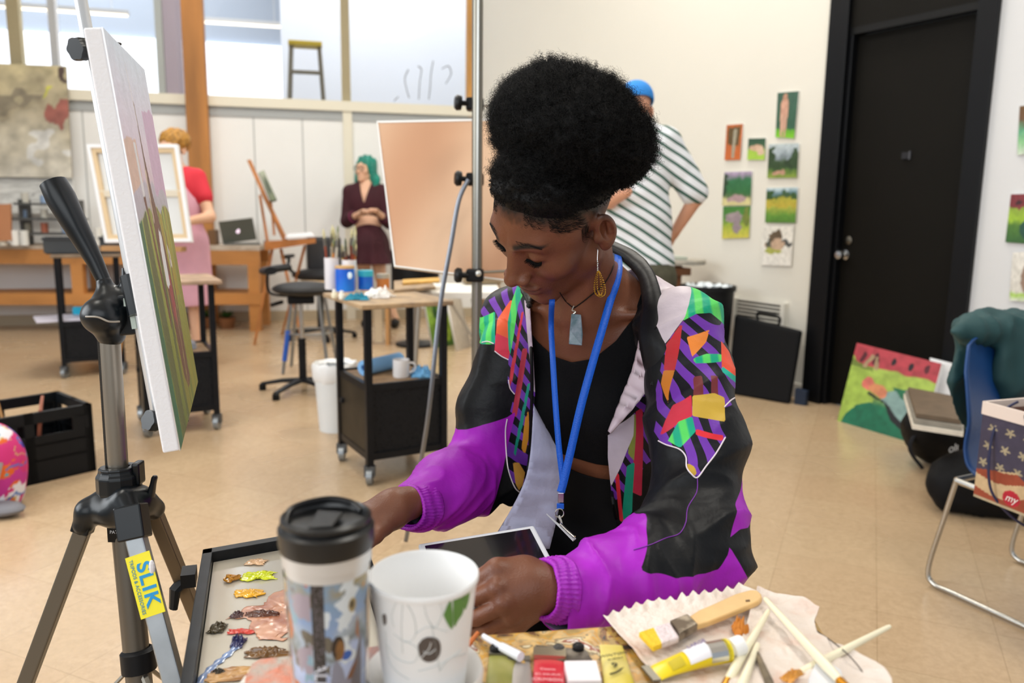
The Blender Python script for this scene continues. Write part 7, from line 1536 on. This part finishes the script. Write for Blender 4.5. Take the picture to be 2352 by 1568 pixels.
# nose rings
GO = M('d0a544', .25, 1.0); c = HL((0, .1005, -.0345)); o = MB(); r_, f_n, u_n = [Vector(HR[:, k]) for k in range(3)]
o.tube([Vector(c)+r_*(.0062*math.cos(a))+u_n*(.0062*math.sin(a)) for a in np.linspace(0, 6.2832, 25)], .0006, 6); o.build('septum_ring', GO, person, smooth=True)
c = HL((.0205, .100, -.022)); o = MB(); o.tube([Vector(c)+f_n*(.004*math.cos(a))+u_n*(.004*math.sin(a)) for a in np.linspace(0, 6.2832, 17)], .0004, 6); o.build('nostril_ring', CHROME, person, smooth=True)
# ---------------------------------------------------------------- clothes
def X2(pts, d): return [(W(p[0], p[1], p[2] if len(p) > 2 else d).x, W(p[0], p[1], p[2] if len(p) > 2 else d).z) for p in pts]
BLK = mat('black_jersey', '0a0b0e', .85, bump=.2, bscale=400)
hole = X2([(1100, 500), (1150, 690), (1215, 778), (1238, 806), (1275, 836), (1318, 846), (1368, 832), (1418, 787), (1452, 738), (1478, 680), (1520, 600), (1540, 500)], 1.20)
def tankcut(V):
    s = psdf(V[:, 0], V[:, 2], hole); Lq = (V-N0) @ TR; zb = np.interp(V[:, 0], [W(1296, 0, 1.2).x, W(1400, 0, 1.2).x], [W(1296, 1097, 1.2).z, W(1400, 1114, 1.2).z]); return np.maximum(s, zb-V[:, 2])
lo, hi = bounds([TL((.2, .06, .02)), TL((-.2, -.2, -.42)), TL((-.2, .06, -.3)), TL((.2, -.2, .06))], .03)
V, Q = nets(lambda P: torso(P)-.0035, lo, hi, .004); V, Q, _ = clip(V, Q, tankcut(V)); o = link_mesh('tank_top', np_mesh('tank_top', V, Q), BLK, person); solid(o, .0015, 0)
V, Q = nets(lambda P: lower(P)-.010, lo2-.02, hi2+.02, .007); g = np.interp(V[:, 0], [W(1300, 0, 1.2).x, W(1400, 0, 1.2).x], [W(1300, 1130, 1.2).z, W(1400, 1152, 1.2).z])
V = V+normals(V, Q)*(.004*fbm(V, 14))[:, None]; V, Q, _ = clip(V, Q, np.maximum(V[:, 2]-g, .10-V[:, 2])); o = link_mesh('trousers', np_mesh('trousers', V, Q), mat('black_trousers', '0b0b0d', .8), person); solid(o, .002, 0)
for a in (ankL, ankR): MB().ball((a.x-.02, a.y-.06, .045), (.045, .13, .045), 16).build('shoe', M('1a1a1d', .5), person, smooth=True)
# jacket
hem_z = W(1700, 1362, 1.2).z
def jk_parts(P):
    L = (P-N0) @ TR; Qx = np.stack([np.abs(L[:, 0]), L[:, 1], L[:, 2]], -1)
    b = el(L, (0, -.085, -.14), (.172, .118, .18)); b = smin(b, cp(Qx, (.04, -.08, -.0), (.145, -.075, -.045), .056, .058), .05); b = smin(b, el(Qx, (.066, -.012, -.185), (.066, .052, .09)), .03)
    b = smin(b, el(L, (0, -.10, -.32), (.180, .135, .18)), .06); b = smin(b, el(L, (-.02, -.125, -.50), (.205, .150, .20)), .08)
    b = smin(b, cp(P, W(1625, 1000, 1.27), W(1630, 1330, 1.27), .04, .05), .08)
    l = ch(P, [shL, W(1600, 1010, 1.09), elL], [.060, .060, .058], .03); l2 = ch(P, [elL, W(1450, 1330, .955), W(1300, 1358, .912)], [.066, .055, .043], .03); l = smin(l, l2, .05)
    r = ch(P, [shR, W(1122, 940, 1.325), elR], [.046, .044, .056], .03); r2 = ch(P, [elR, W(1030, 1122, 1.23), W(955, 1160, 1.15)], [.058, .052, .036], .03); r = smin(r, r2, .05)
    return b, l, r
def jacket(P):
    b, l, r = jk_parts(P); return smin(smin(b, l, .035), r, .035)
lo, hi = bounds([TL((.17, 0, .06)), TL((-.17, 0, .06)), shL, elL, wrL, shR, elR, W(940, 1160, 1.13), TL((0, -.25, -.5)), TL((-.2, 0, -.5)), TL((.2, 0, -.5))], .11)
V, Q = nets(jacket, lo, hi, .0042); V = smooth_mesh(V, Q, 2, .5)
b, l, r = jk_parts(V.astype('f')); part = np.argmin(np.stack([b, l, r]), 0); NN = normals(V, Q)
def folds(V, a, b, s_al, s_ac, seed):
    d = np.array(Vector(b)-Vector(a)); d /= np.linalg.norm(d); al = (V-np.array(a)) @ d; rest = V-np.outer(al, d); return vn(np.concatenate([rest*s_ac+seed, ], 1)+np.outer(al*s_al, [.7, .5, .6]), 1)
w1 = ridge(folds(V, shL, elL, 15, 9, 1))*.010+ridge(folds(V, shL, elL, 30, 14, 4))*.004
w2 = ridge(folds(V, elL, wrL, 22, 11, 2))*.012+ridge(folds(V, elL, wrL, 48, 26, 8))*.005
w3 = ridge(folds(V, shR, elR, 12, 12, 3))*.007; w4 = ridge(folds(V, elR, wrR, 17, 20, 6))*.008+ridge(folds(V, elR, wrR, 40, 30, 9))*.003
w0 = ridge(vn(V*np.array((9, 9, 3)), 1, 5))*.007+ridge(vn(V*np.array((20, 20, 8)), 1, 6))*.003
tl_ = np.clip(((V-np.array(elL)) @ np.array(Vector(wrL-elL).normalized()))/.08, 0, 1); tr_2 = np.clip(((V-np.array(elR)) @ np.array(Vector(wrR-elR).normalized()))/.08, 0, 1)
wr_ = np.where(part == 0, w0, np.where(part == 1, w1*(1-tl_)+w2*tl_, w3*(1-tr_2)+w4*tr_2)); V = V+NN*wr_[:, None]
OPEN = ([(1246, 640), (1216, 700), (1223, 800), (1228, 900), (1224, 1000), (1222, 1060), (1198, 1134), (1150, 1200), (1100, 1262), (1085, 1330), (1440, 1330), (1418, 1212), (1404, 1130), (1396, 1050), (1396, 992), (1440, 950), (1476, 912), (1494, 872), (1480, 830), (1468, 770), (1476, 700), (1470, 640), (1420, 585), (1400, 560), (1330, 520), (1246, 560)])
from mathutils.bvhtree import BVHTree
bv0 = BVHTree.FromPolygons([Vector(v) for v in V], [tuple(int(i) for i in q) for q in Q])
bvp = {k: BVHTree.FromPolygons([Vector(v) for v in V], [tuple(int(i) for i in q) for q in Q[(part[Q] == k).any(1)]]) for k in (0, 1, 2)}
def X2s(pts, d, k=None):
    out = []
    for x, y in pts:
        h = (bv0 if k is None else bvp[k]).ray_cast(CAM, ray(x, y).normalized())[0]; h = h if h is not None else W(x, y, d); out.append((h.x, h.z))
    return out
OPEN2 = X2s(OPEN, 1.185, 0)
Lq = (V-N0) @ TR
g = psdf(V[:, 0], V[:, 2], OPEN2); g = np.where(Lq[:, 1] > -.085, g, -1); nk = .078-np.sqrt((Lq[:, 0]*1.0)**2+((Lq[:, 1]+.075)*1.1)**2); g = np.where((Lq[:, 2] > -.02), np.maximum(g, nk), g)
g = np.where(part == 1, -1, g)
cufL, cufR = (V-np.array(W(1262, 1350, .90))) @ np.array((Vector(wrL)-Vector(elL)).normalized()), (V-np.array(W(935, 1160, 1.13))) @ np.array((W(915, 1160, 1.11)-W(1015, 1130, 1.23)).normalized())
g = np.maximum(g, np.where(part == 1, cufL, -1)); g = np.maximum(g, np.where(part == 2, cufR, -1)); g = np.maximum(g, np.where(part == 0, hem_z-V[:, 2], -1))
V, Q, u = clip(V, Q, g); part = part[u]
me = np_mesh('jacket', V, Q)
PK, BK, PA, ZE = 'a81fc0', '0e1014', 'd9ccd6', 'Z'
LAY = [  # (part, depth, colour, polygon)
 (1, .97, 'P', [(1000, 1085), (1900, 1085), (1900, 1800), (1000, 1800)]), (1, -1.0, BK, [(1440, 930, 1.12), (1850, 930, 1.12), (1735, 1070, 1.08), (1722, 1080, 1.07), (1680, 1105, 1.06), (1660, 1120, 1.05), (1656, 1160, 1.03), (1650, 1240, .995), (1640, 1290, .965), (1612, 1299, .955), (1540, 1292, .945), (1455, 1262, .945), (1462, 1225, .965), (1468, 1195, .98), (1476, 1160, 1.0), (1482, 1120, 1.03), (1486, 1060, 1.07)]),
 (0, 1.20, ZE, [(1190, 655), (1140, 700), (1095, 745), (1090, 785), (1135, 790), (1135, 808), (1168, 826), (1166, 880), (1182, 905), (1168, 960), (1160, 985), (1163, 1060), (1180, 1115), (1196, 1134), (1232, 1080), (1236, 900), (1232, 640)]),
 (2, 1.30, ZE, [(1200, 640), (1120, 690), (1085, 745), (1080, 785), (1135, 790), (1135, 808), (1180, 826), (1200, 760)]),
 (0, 1.22, 'f0643c', [(1172, 690), (1142, 735), (1136, 805), (1168, 826), (1178, 760), (1184, 690)]), (2, 1.27, 'f0643c', [(1172, 690), (1142, 735), (1136, 805), (1168, 826), (1178, 760), (1184, 690)]),
 (0, 1.22, 'e23350', [(1140, 765), (1136, 805), (1168, 826), (1174, 780)]), (2, 1.27, 'e23350', [(1140, 765), (1136, 805), (1168, 826), (1174, 780)]),
 (2, 1.30, 'G', [(1085, 790), (1092, 745), (1137, 715), (1137, 790)]), (0, 1.28, 'G', [(1085, 790), (1092, 745), (1137, 715), (1137, 790)]),
 (0, 1.21, 'G', [(1188, 655), (1176, 690), (1166, 740), (1168, 800), (1172, 815), (1180, 770), (1190, 700), (1204, 670)]),
 (0, 1.2, 'd83448', [(1203, 715), (1198, 715), (1172, 850), (1168, 900), (1176, 880)]), (0, 1.2, 'c03a50', [(1212, 800), (1200, 800), (1176, 950), (1186, 960), (1200, 880)]),
 (0, 1.2, '1f9a86', [(1218, 880), (1212, 880), (1180, 1040), (1184, 1050), (1200, 980)]), (0, 1.2, 'd8922e', [(1214, 940), (1206, 960), (1198, 1030), (1206, 1045), (1216, 1000)]), (0, 1.2, 'dba24a', [(1178, 1062), (1192, 1062), (1206, 1085), (1196, 1132), (1184, 1110)]),
 (0, 1.2, 'd8c4d6', [(1262, 640), (1204, 690), (1212, 780), (1222, 880), (1226, 900), (1240, 900), (1270, 690)]),
 (0, 1.16, PA, [(1405, 540), (1520, 600), (1640, 668), (1606, 690), (1566, 740), (1527, 790), (1500, 800), (1440, 600)]), (1, 1.16, PA, [(1405, 540), (1520, 600), (1618, 662), (1600, 690), (1566, 738), (1527, 790), (1440, 600)]),
 (1, 1.10, ZE, [(1602, 664), (1568, 737), (1527, 790), (1505, 900), (1500, 1000), (1530, 1020), (1560, 1030), (1575, 1048), (1578, 1076), (1600, 1096), (1632, 1060), (1668, 1004), (1664, 936), (1702, 908), (1760, 880), (1740, 700), (1650, 630)]),
 (0, -1.17, ZE, [(1620, 664), (1568, 737), (1527, 790), (1500, 880), (1480, 925), (1430, 960), (1380, 1040), (1380, 1220), (1432, 1212), (1470, 1165), (1500, 1100), (1524, 1080), (1512, 1010), (1560, 1030), (1640, 1000), (1700, 900), (1700, 700)]),
 (1, 1.13, 'G', [(1600, 655), (1567, 737), (1600, 720), (1632, 718), (1662, 745), (1700, 760), (1660, 660)]), (1, 1.10, 'F28c3a', [(1577, 774), (1630, 756), (1622, 785), (1590, 820)]), (1, 1.10, 'G', [(1592, 822), (1622, 812), (1658, 812), (1657, 830), (1595, 834)]),
 (1, 1.10, 'f0563a', [(1656, 782), (1682, 812), (1700, 872), (1658, 850)]), (1, 1.10, '18b8a0', [(1657, 852), (1704, 890), (1704, 874), (1658, 840)]), (1, 1.09, '7a3438', [(1592, 865), (1612, 862), (1616, 908), (1592, 910)]), (1, 1.09, '7a3438', [(1632, 862), (1648, 862), (1650, 908), (1634, 908)]),
 (1, 1.08, 'd6b044', [(1590, 908), (1640, 902), (1664, 912), (1666, 968), (1630, 962), (1590, 955)]), (1, 1.08, 'd83048', [(1528, 965), (1545, 930), (1588, 906), (1590, 955), (1560, 970), (1515, 1000)]), (1, 1.07, 'G', [(1534, 1012), (1558, 968), (1590, 955), (1598, 990), (1562, 1028)]),
 (1, 1.07, 'e83440', [(1598, 984), (1665, 1000), (1658, 1012), (1598, 998)]), (1, 1.06, 'c9a23c', [(1578, 1062), (1596, 1072), (1602, 1096), (1580, 1082)]),
 (0, 1.15, 'c83038', [(1570, 735), (1530, 790), (1524, 850), (1552, 850), (1562, 790)]), (0, 1.14, 'd6812e', [(1524, 850), (1552, 850), (1534, 925), (1518, 880)]), (1, 1.12, 'c83038', [(1570, 735), (1530, 790), (1524, 850), (1550, 850), (1562, 790)]), (1, 1.11, 'd6812e', [(1524, 850), (1550, 850), (1534, 925), (1518, 880)]),
 (0, 1.15, 'c02a4a', [(1460, 945), (1476, 935), (1474, 1140), (1452, 1130), (1456, 1000)]), (0, 1.15, '8f9a48', [(1456, 950), (1462, 945), (1456, 1060), (1442, 1040)]), (0, 1.15, '169a80', [(1440, 1070), (1458, 1060), (1452, 1175), (1428, 1205)]), (0, 1.15, 'd63040', [(1411, 1075), (1422, 1090), (1432, 1195), (1424, 1200)]), (0, 1.15, 'b8302c', [(1506, 980), (1516, 960), (1522, 1080), (1508, 1095)]),
 (1, 1.05, BK, [(1662, 1245), (1700, 1215), (1732, 1180), (1800, 1180), (1800, 1420), (1722, 1345), (1700, 1295), (1680, 1262)]),
 (0, 1.16, 'd6ccdc', [(1390, 985), (1457, 945), (1455, 1000), (1440, 1035), (1422, 1080), (1403, 1118), (1390, 1050)]), 
 (2, 1.30, PK, [(1185, 945), (1165, 958), (1110, 975), (1050, 985), (1010, 1010), (940, 1000), (800, 1060), (850, 1300), (1085, 1270), (1105, 1230), (1128, 1170), (1150, 1100), (1163, 1040)]),
 ]
JM = mat('patchwork_nylon', BK, .46, bump=.16, bscale=45, spec=.25); nt = JM.node_tree; N_ = nt.nodes; K = nt.links; b_ = N_['Principled BSDF']; tcn = N_.new('ShaderNodeTexCoord')
def zebra(c0, c1, sc, rot, dist, lo=.45, hi=.5):
    mp = N_.new('ShaderNodeMapping'); mp.inputs['Rotation'].default_value = rot; K.new(tcn.outputs['Object'], mp.inputs[0]); wv = N_.new('ShaderNodeTexWave'); wv.inputs['Scale'].default_value = sc; wv.inputs['Distortion'].default_value = dist; wv.inputs['Detail'].default_value = 1.5; wv.inputs['Detail Scale'].default_value = .5
    K.new(mp.outputs[0], wv.inputs[0]); rp = N_.new('ShaderNodeValToRGB'); rp.color_ramp.elements[0].position = lo; rp.color_ramp.elements[0].color = lin(c0); rp.color_ramp.elements[1].position = hi; rp.color_ramp.elements[1].color = lin(c1); K.new(wv.outputs[0], rp.inputs[0]); return rp.outputs[0]
ZB = zebra('12121c', '7438b0', 15, (0, .75, .2), 8); GBc = zebra('14b088', '5ee068', 15, (0, .2, .2), 3, .3, .7)
bn1 = N_.new('ShaderNodeTexNoise'); bn1.inputs['Scale'].default_value = 25; K.new(tcn.outputs['Object'], bn1.inputs[0]); brp = N_.new('ShaderNodeValToRGB'); brp.color_ramp.elements[0].color = (.75, .75, .75, 1); brp.color_ramp.elements[1].color = (1.1, 1.1, 1.1, 1); K.new(bn1.outputs[0], brp.inputs[0])
cur = None
for k, (pt, dp, c, pl_) in enumerate(LAY):
    s = psdf(V[:, 0], V[:, 2], X2(pl_, abs(dp)) if c == 'P' or dp < 0 else X2s(pl_, dp, 1 if pt == 1 else (2 if c == PK else (0 if sum(q_[0] for q_ in pl_)/len(pl_) > 1300 else None)))); s = np.where((part == pt) | ((part != 1) & (pt != 1) & (c not in (PK, 'P'))), s, -1); s = np.clip(s, -.01, .01); set_attr(me, 'L%02d' % k, s)
    at = N_.new('ShaderNodeAttribute'); at.attribute_name = 'L%02d' % k; mr = N_.new('ShaderNodeMapRange'); mr.inputs[1].default_value = -.0004; mr.inputs[2].default_value = .0004; K.new(at.outputs['Fac'], mr.inputs[0])
    mx = N_.new('ShaderNodeMix'); mx.data_type = 'RGBA'; K.new(mr.outputs[0], mx.inputs[0])
    if cur is None: mx.inputs[6].default_value = lin(BK)
    else: K.new(cur, mx.inputs[6])
    if c == 'Z': K.new(ZB, mx.inputs[7])
    elif c == 'G': K.new(GBc, mx.inputs[7])
    else: mx.inputs[7].default_value = lin(PK if c == 'P' else c)
    cur = mx.outputs[2]
mm = N_.new('ShaderNodeMix'); mm.data_type = 'RGBA'; mm.blend_type = 'MULTIPLY'; mm.inputs[0].default_value = 1; K.new(cur, mm.inputs[6]); K.new(brp.outputs[0], mm.inputs[7]); K.new(mm.outputs[2], b_.inputs['Base Color'])
LIN = mat('jacket_lining', 'aeb2d0', .6, bump=.2, bscale=60)
jo = link_mesh('jacket', me, [JM, LIN], person); solid(jo, .0022, -1, 1)
bvh = BVHTree.FromPolygons([Vector(v) for v in V], [tuple(int(i) for i in q) for q in Q])
def onj(px, py, off=.001, dflt=1.15):
    d = ray(px, py).normalized(); h = bvh.ray_cast(CAM, d); 
    return (h[0]-d*off) if h[0] is not None else W(px, py, dflt)
def seam(pts, r, m, name, n=8, off=.001, flat=1.0, dflt=1.15):
    P_ = spline([Vector((x, y, 0)) for x, y in pts], n); q = []
    for v in P_:
        h = onj(v.x, v.y, off, None) if bvh.ray_cast(CAM, ray(v.x, v.y).normalized())[0] is not None else None
        if h is not None and (not q or (h-q[-1]).length < .06): q.append(h)
    if len(q) > 2: MB().tube(q, r, 8, flat=flat).build(name, m, jo, smooth=True)
WP = M('e9dde6', .5)
for pts in ([(1107, 786), (1120, 784), (1134, 789)], [(1136, 806), (1152, 818), (1168, 826)], [(1168, 872), (1172, 892), (1182, 905)], [(1165, 962), (1161, 990), (1163, 1040), (1168, 1080), (1182, 1118), (1196, 1132)],
            [(1512, 1012), (1530, 1021), (1560, 1031), (1575, 1048), (1577, 1072), (1588, 1088), (1602, 1096), (1622, 1070), (1645, 1040), (1666, 1004)], [(1664, 934), (1680, 918), (1698, 908)]):
    seam(pts, .0010, WP, 'white_piping')
for pts in ([(1602, 1098), (1600, 1130), (1580, 1165), (1575, 1200), (1560, 1225), (1530, 1235), (1495, 1250), (1455, 1262)],): seam(pts, .0006, M('7a2fa0', .5), 'purple_stitching')
for pts in ([(1222, 720), (1224, 800), (1226, 900), (1222, 1000), (1219, 1060), (1198, 1128)], [(1494, 880), (1476, 916), (1440, 954), (1392, 994), (1391, 1050), (1400, 1130), (1410, 1190)]):
    q = [onj(x+(-4 if x < 1300 else 5), y, .001) for x, y in pts]; MB().tube(spline(q, 6), .0028, 8).build('zip_edge', M('0b0c0f', .5), jo, smooth=True)
# black stand collar, right side and small left piece
def ribbon(inner, outer, name, m, bulge=.012, th=.006, n=26, k=9, wr=.003):
    A = spline([W(*p) for p in inner], 6); B = spline([W(*p) for p in outer], 6); A = [A[int(i*(len(A)-1)/n)] for i in range(n+1)]; B = [B[int(i*(len(B)-1)/n)] for i in range(n+1)]; G = np.zeros((n+1, k+1, 3))
    for i in range(n+1):
        for j in range(k+1):
            p = frac(A[i], B[i], j/k); G[i, j] = np.array(p+(CAM-p).normalized()*(bulge*math.sin(math.pi*j/k)))
    G += (fbm(G, 16, 2, 2)*wr)[..., None]*np.array((0, -1, .3)); idx = np.arange((n+1)*(k+1)).reshape(n+1, k+1); F = np.stack([idx[:-1, :-1], idx[:-1, 1:], idx[1:, 1:], idx[1:, :-1]], -1).reshape(-1, 4)
    o = link_mesh(name, np_mesh(name, G.reshape(-1, 3), F), m, jo); solid(o, th, 0); return o
CO = mat('black_nylon', '0c0e12', .5, bump=.12, bscale=50, spec=.3)
ribbon([(1392, 572, 1.30), (1432, 598, 1.27), (1470, 640, 1.215), (1479, 700, 1.165), (1470, 765, 1.14), (1478, 825, 1.13), (1492, 872, 1.135)], [(1398, 552, 1.31), (1462, 582, 1.27), (1502, 628, 1.20), (1522, 700, 1.14), (1530, 780, 1.11), (1550, 822, 1.105), (1500, 876, 1.12)], 'collar', CO)
ribbon([(1240, 664, 1.30), (1238, 672, 1.28), (1222, 690, 1.26), (1218, 705, 1.25)], [(1196, 655, 1.31), (1196, 668, 1.28), (1208, 690, 1.25), (1214, 706, 1.24)], 'collar', CO, .006)
ribbon([(1470, 775, 1.15), (1452, 850, 1.15), (1428, 910, 1.16), (1398, 990, 1.165)], [(1478, 800, 1.13), (1493, 874, 1.13), (1462, 928, 1.14), (1402, 994, 1.16)], 'lapel_facing', M('dccbd6', .55), .005, .003)
# lining seen hanging inside the open front
ribbon([(1226, 930, 1.215), (1216, 1060, 1.20), (1190, 1140, 1.195), (1120, 1260, 1.20)], [(1250, 975, 1.235), (1290, 1060, 1.235), (1286, 1150, 1.225), (1262, 1260, 1.21)], 'inner_lining', LIN, .004, .002, 30, 14, .002)
# cuffs, ribbed
def cuff(a, b, r0, r1, name, nr=46, sd=1):
    a, b = Vector(a), Vector(b); d = (b-a).normalized(); u, v = ortho(d); n = 12; m = 138; G = np.zeros((n+1, m, 3))
    for i in range(n+1):
        f = i/n; c = a+(b-a)*f; rr = r0+(r1-r0)*f
        for j in range(m):
            t_ = 2*math.pi*j/m; r_ = rr*(1+.035*math.sin(nr*t_)*(1 if .12 < f < .95 else .2)+.05*math.sin(2*t_+1)+.03*math.sin(f*14+2*math.sin(3*t_))); G[i, j] = np.array(c+u*(r_*math.cos(t_))+v*(r_*math.sin(t_)))
    idx = np.arange((n+1)*m).reshape(n+1, m); nx = np.roll(idx, -1, 1); F = np.stack([idx[:-1], nx[:-1], nx[1:], idx[1:]], -1).reshape(-1, 4); o = link_mesh(name, np_mesh(name, G.reshape(-1, 3), F), mat('purple_nylon', PK, .45, bump=.2, bscale=120), jo); solid(o, .004, -1)
cuff(W(1288, 1354, .907), W(1243, 1352, .893), .039, .034, 'cuff'); cuff(W(975, 1162, 1.165), W(932, 1166, 1.13), .036, .033, 'cuff')
# ---------------------------------------------------------------- things worn
bvb = BVHTree.FromPolygons([Vector(v) for v in vb], [tuple(int(i) for i in q) for q in qb])
def onb(px, py, off, dflt):
    r0 = ray(px, py); h = bvb.ray_cast(CAM, r0.normalized())[0]; d = dflt if h is None else min((h-CAM).dot(_f)-off, dflt); return (px, py, d)
t = thing('lanyard', 'bright blue lanyard with metal clip and badge hanging round her neck', 'lanyard', flat(W(1290, 1150, 1.16), W(1320, 1240, 1.1).z))
RB = mat('blue_ribbon', '0a5cd0', .5, bump=.2, bscale=500)
def strip(pts, w, name, m, th=.0012, side=None):
    q = spline([W(*p) for p in pts], 8); o = MB(); P_ = []
    for i, p in enumerate(q):
        d = (q[min(i+1, len(q)-1)]-q[max(i-1, 0)]).normalized(); s = d.cross((CAM-p).normalized()).normalized()*w/2; P_.append([o.b.verts.new(p-s), o.b.verts.new(p+s)])
    for A, B in zip(P_, P_[1:]): o.b.faces.new([A[0], A[1], B[1], B[0]])
    ob = o.build(name, m, t, smooth=True); solid(ob, th, 0); return ob
strip([onb(1408, 574, .004, 1.29), onb(1419, 592, .004, 1.27), onb(1421, 620, .004, 1.24), onb(1414, 655, .004, 1.21), onb(1402, 690, .005, 1.2), onb(1385, 750, .006, 1.17), (1362, 830, 1.15), (1335, 930, 1.14), (1312, 1030, 1.14), (1296, 1100, 1.14), (1288, 1130, 1.14)], .0115, 'ribbon', RB)
strip([(1276, 664, 1.275), (1271, 676, 1.265), onb(1268, 690, .004, 1.25), onb(1266, 750, .005, 1.215), onb(1270, 830, .006, 1.175), (1276, 930, 1.155), (1284, 1030, 1.145), (1292, 1100, 1.143), (1291, 1128, 1.142)], .0085, 'ribbon', RB)
MB().box(None, (.0085, .004, .0145), mtx=Matrix.Translation(W(1288, 1142, 1.138))).build('crimp', CHROME, t, bevel=.0006); MB().box(None, (.010, .004, .007), mtx=Matrix.Translation(W(1287, 1162, 1.137))).build('ribbon_loop', RB, t)
o = MB(); c = W(1285, 1178, 1.136); o.tube([c+_r*(.0062*math.cos(a))+_u*(.0062*math.sin(a)) for a in np.linspace(0, 6.2832, 21)], .0009, 6); o.tube([W(1284, 1184, 1.134), W(1288, 1196, 1.13), W(1290, 1204, 1.128)], .0018, 8); o.build('split_ring', CHROME, t, smooth=True)
b0_, b1_, b2_, b3_ = W(1255, 1181, 1.14), W(1323, 1238, 1.10), W(1316, 1243, 1.085), W(1270, 1196, 1.115)
MB().prism([b0_, b1_, b2_, b3_], _u, .0016).build('badge', M('c9cdd4', .3), t); o = MB(); o.tube([W(1288, 1202, 1.12), W(1304, 1218, 1.105), W(1320, 1232, 1.094)], .0022, 6, flat=.5); o.build('badge_clip', CHROME, t, smooth=True)
t = thing('necklace', 'dark cord necklace with blue grey stone pendant', 'necklace', W(1320, 795, 1.17))
for pts in ([(1286, 672), (1298, 690), (1308, 700), (1318, 708)], [(1410, 582), (1409, 610), (1398, 636), (1380, 660), (1360, 676), (1340, 692), (1319, 707)]):
    MB().tube(spline([W(*onb(x, y, .002, 1.26)) for x, y in pts], 6), .0009, 6).build('cord', M('1c1512', .6), t, smooth=True)
dn_ = onb(1318, 715, .003, 1.2)[2]
MB().tube(spline([W(1318, 702, dn_), W(1314, 712, dn_-.002), W(1322, 716, dn_-.002), W(1316, 722, dn_-.002), W(1320, 730, dn_-.004)], 5), .0011, 6).build('wire_wrap', M('d9d3c4', .3, .9), t, smooth=True)
dp2 = onb(1320, 790, .003, 1.2)[2]; q = [W(1312, 720, dn_-.003), W(1334, 722, dn_-.003), W(1338, 768, frac((dn_, 0, 0), (dp2, 0, 0), .65)[0]), W(1336, 793, dp2), W(1306, 790, dp2), W(1308, 760, frac((dn_, 0, 0), (dp2, 0, 0), .6)[0])]
MB().prism(q, (0, -1, .1), .006).build('stone_pendant', mat('labradorite', '56727c', .25, color2='8a97a4', vscale=90, sharp=.15, coat=.5), t, bevel=.0012)
t = thing('earring', 'dangling earring of looped gold beads on a silver hook', 'earring', W(1378, 684, 1.125))
dE_ = 1.128; MB().tube(spline([W(1368, 570, dE_), W(1373, 574, dE_-.002), W(1372, 590, dE_-.002), W(1372, 600, dE_-.002)], 5), .0005, 6).build('hook', CHROME, t, smooth=True)
o = MB()
for py, r_ in ((601, .0011), (606, .0014), (611, .0010), (616, .0013), (621, .0014)): o.ball(W(1372.5, py, dE_-.002), (r_, r_, .0022), 8)
o.build('silver_beads', CHROME, t, smooth=True); o = MB()
for k, (cx, w) in enumerate(((1372, 9), (1376, 15), (1380, 17), (1384, 12), (1379, 7))):
    for j in range(34):
        a = 2*math.pi*j/34; s_ = math.sin(a/2)**1.0; x = cx+(math.sin(a))*w*(.35+.65*(1-math.cos(a))/2)-(cx-1374)*(1-(1-math.cos(a))/2); y = 622+(1-math.cos(a))/2*(60-abs(k-2)*2); o.ball(W(x, y, dE_-.002-.0012*k), .00085, 6)
o.build('gold_beads', GO, t, smooth=True)
# tablet in her lap
t = thing('tablet', 'white framed tablet computer with dark screen on her lap', 'tablet', W(1150, 1300, 1.0))
q = [W(1226, 1205, 1.135), W(960, 1248, 1.10), W(1010, 1440, .93), W(1330, 1400, .975)]; q[3] = q[0]+(q[2]-q[1]); n = (q[1]-q[0]).cross(q[3]-q[0]).normalized(); n = n if n.z > 0 else -n; cq = sum(q, Vector())/4
MB().prism([v-n*.007 for v in q], n, .007).build('tablet_body', M('d9dee6', .3), t, bevel=.003)
sc_ = [cq+(v-cq)*.90 for v in q]; MB().prism([v+n*.0002 for v in sc_], n, .0005).build('screen', mat('dark_screen', '141318', .06, coat=.8), t)
# stylus gripped in the near hand
o = MB().tube([W(1118, 1384, .908), W(1085, 1392, .900), W(1050, 1402, .895)], [.0035, .0035, .0012], 10); tag(o.build('stylus', M('d0d0ce', .3), smooth=True), 'pale stylus between the fingers of her near hand', 'stylus')
# stool she sits on
sx, sy = hipc[0], hipc[1]+.03; t = thing('seat_stool', 'plain round stool under the seated woman', 'stool', (sx, sy, 0)); zs = seat_z-.012
MB().lathe([(0, zs-.04), (.16, zs-.04), (.17, zs-.03), (.17, zs-.005), (.15, zs), (0, zs)], (sx, sy, 0), n=32).build('seat', M('3a3a3c', .6), t, smooth=True)
for a in (.8, 2.4, 3.9, 5.5): MB().tube([(sx+.1*math.cos(a), sy+.1*math.sin(a), zs-.04), (sx+.2*math.cos(a), sy+.2*math.sin(a), 0)], .011, 8).build('leg', GM, t)
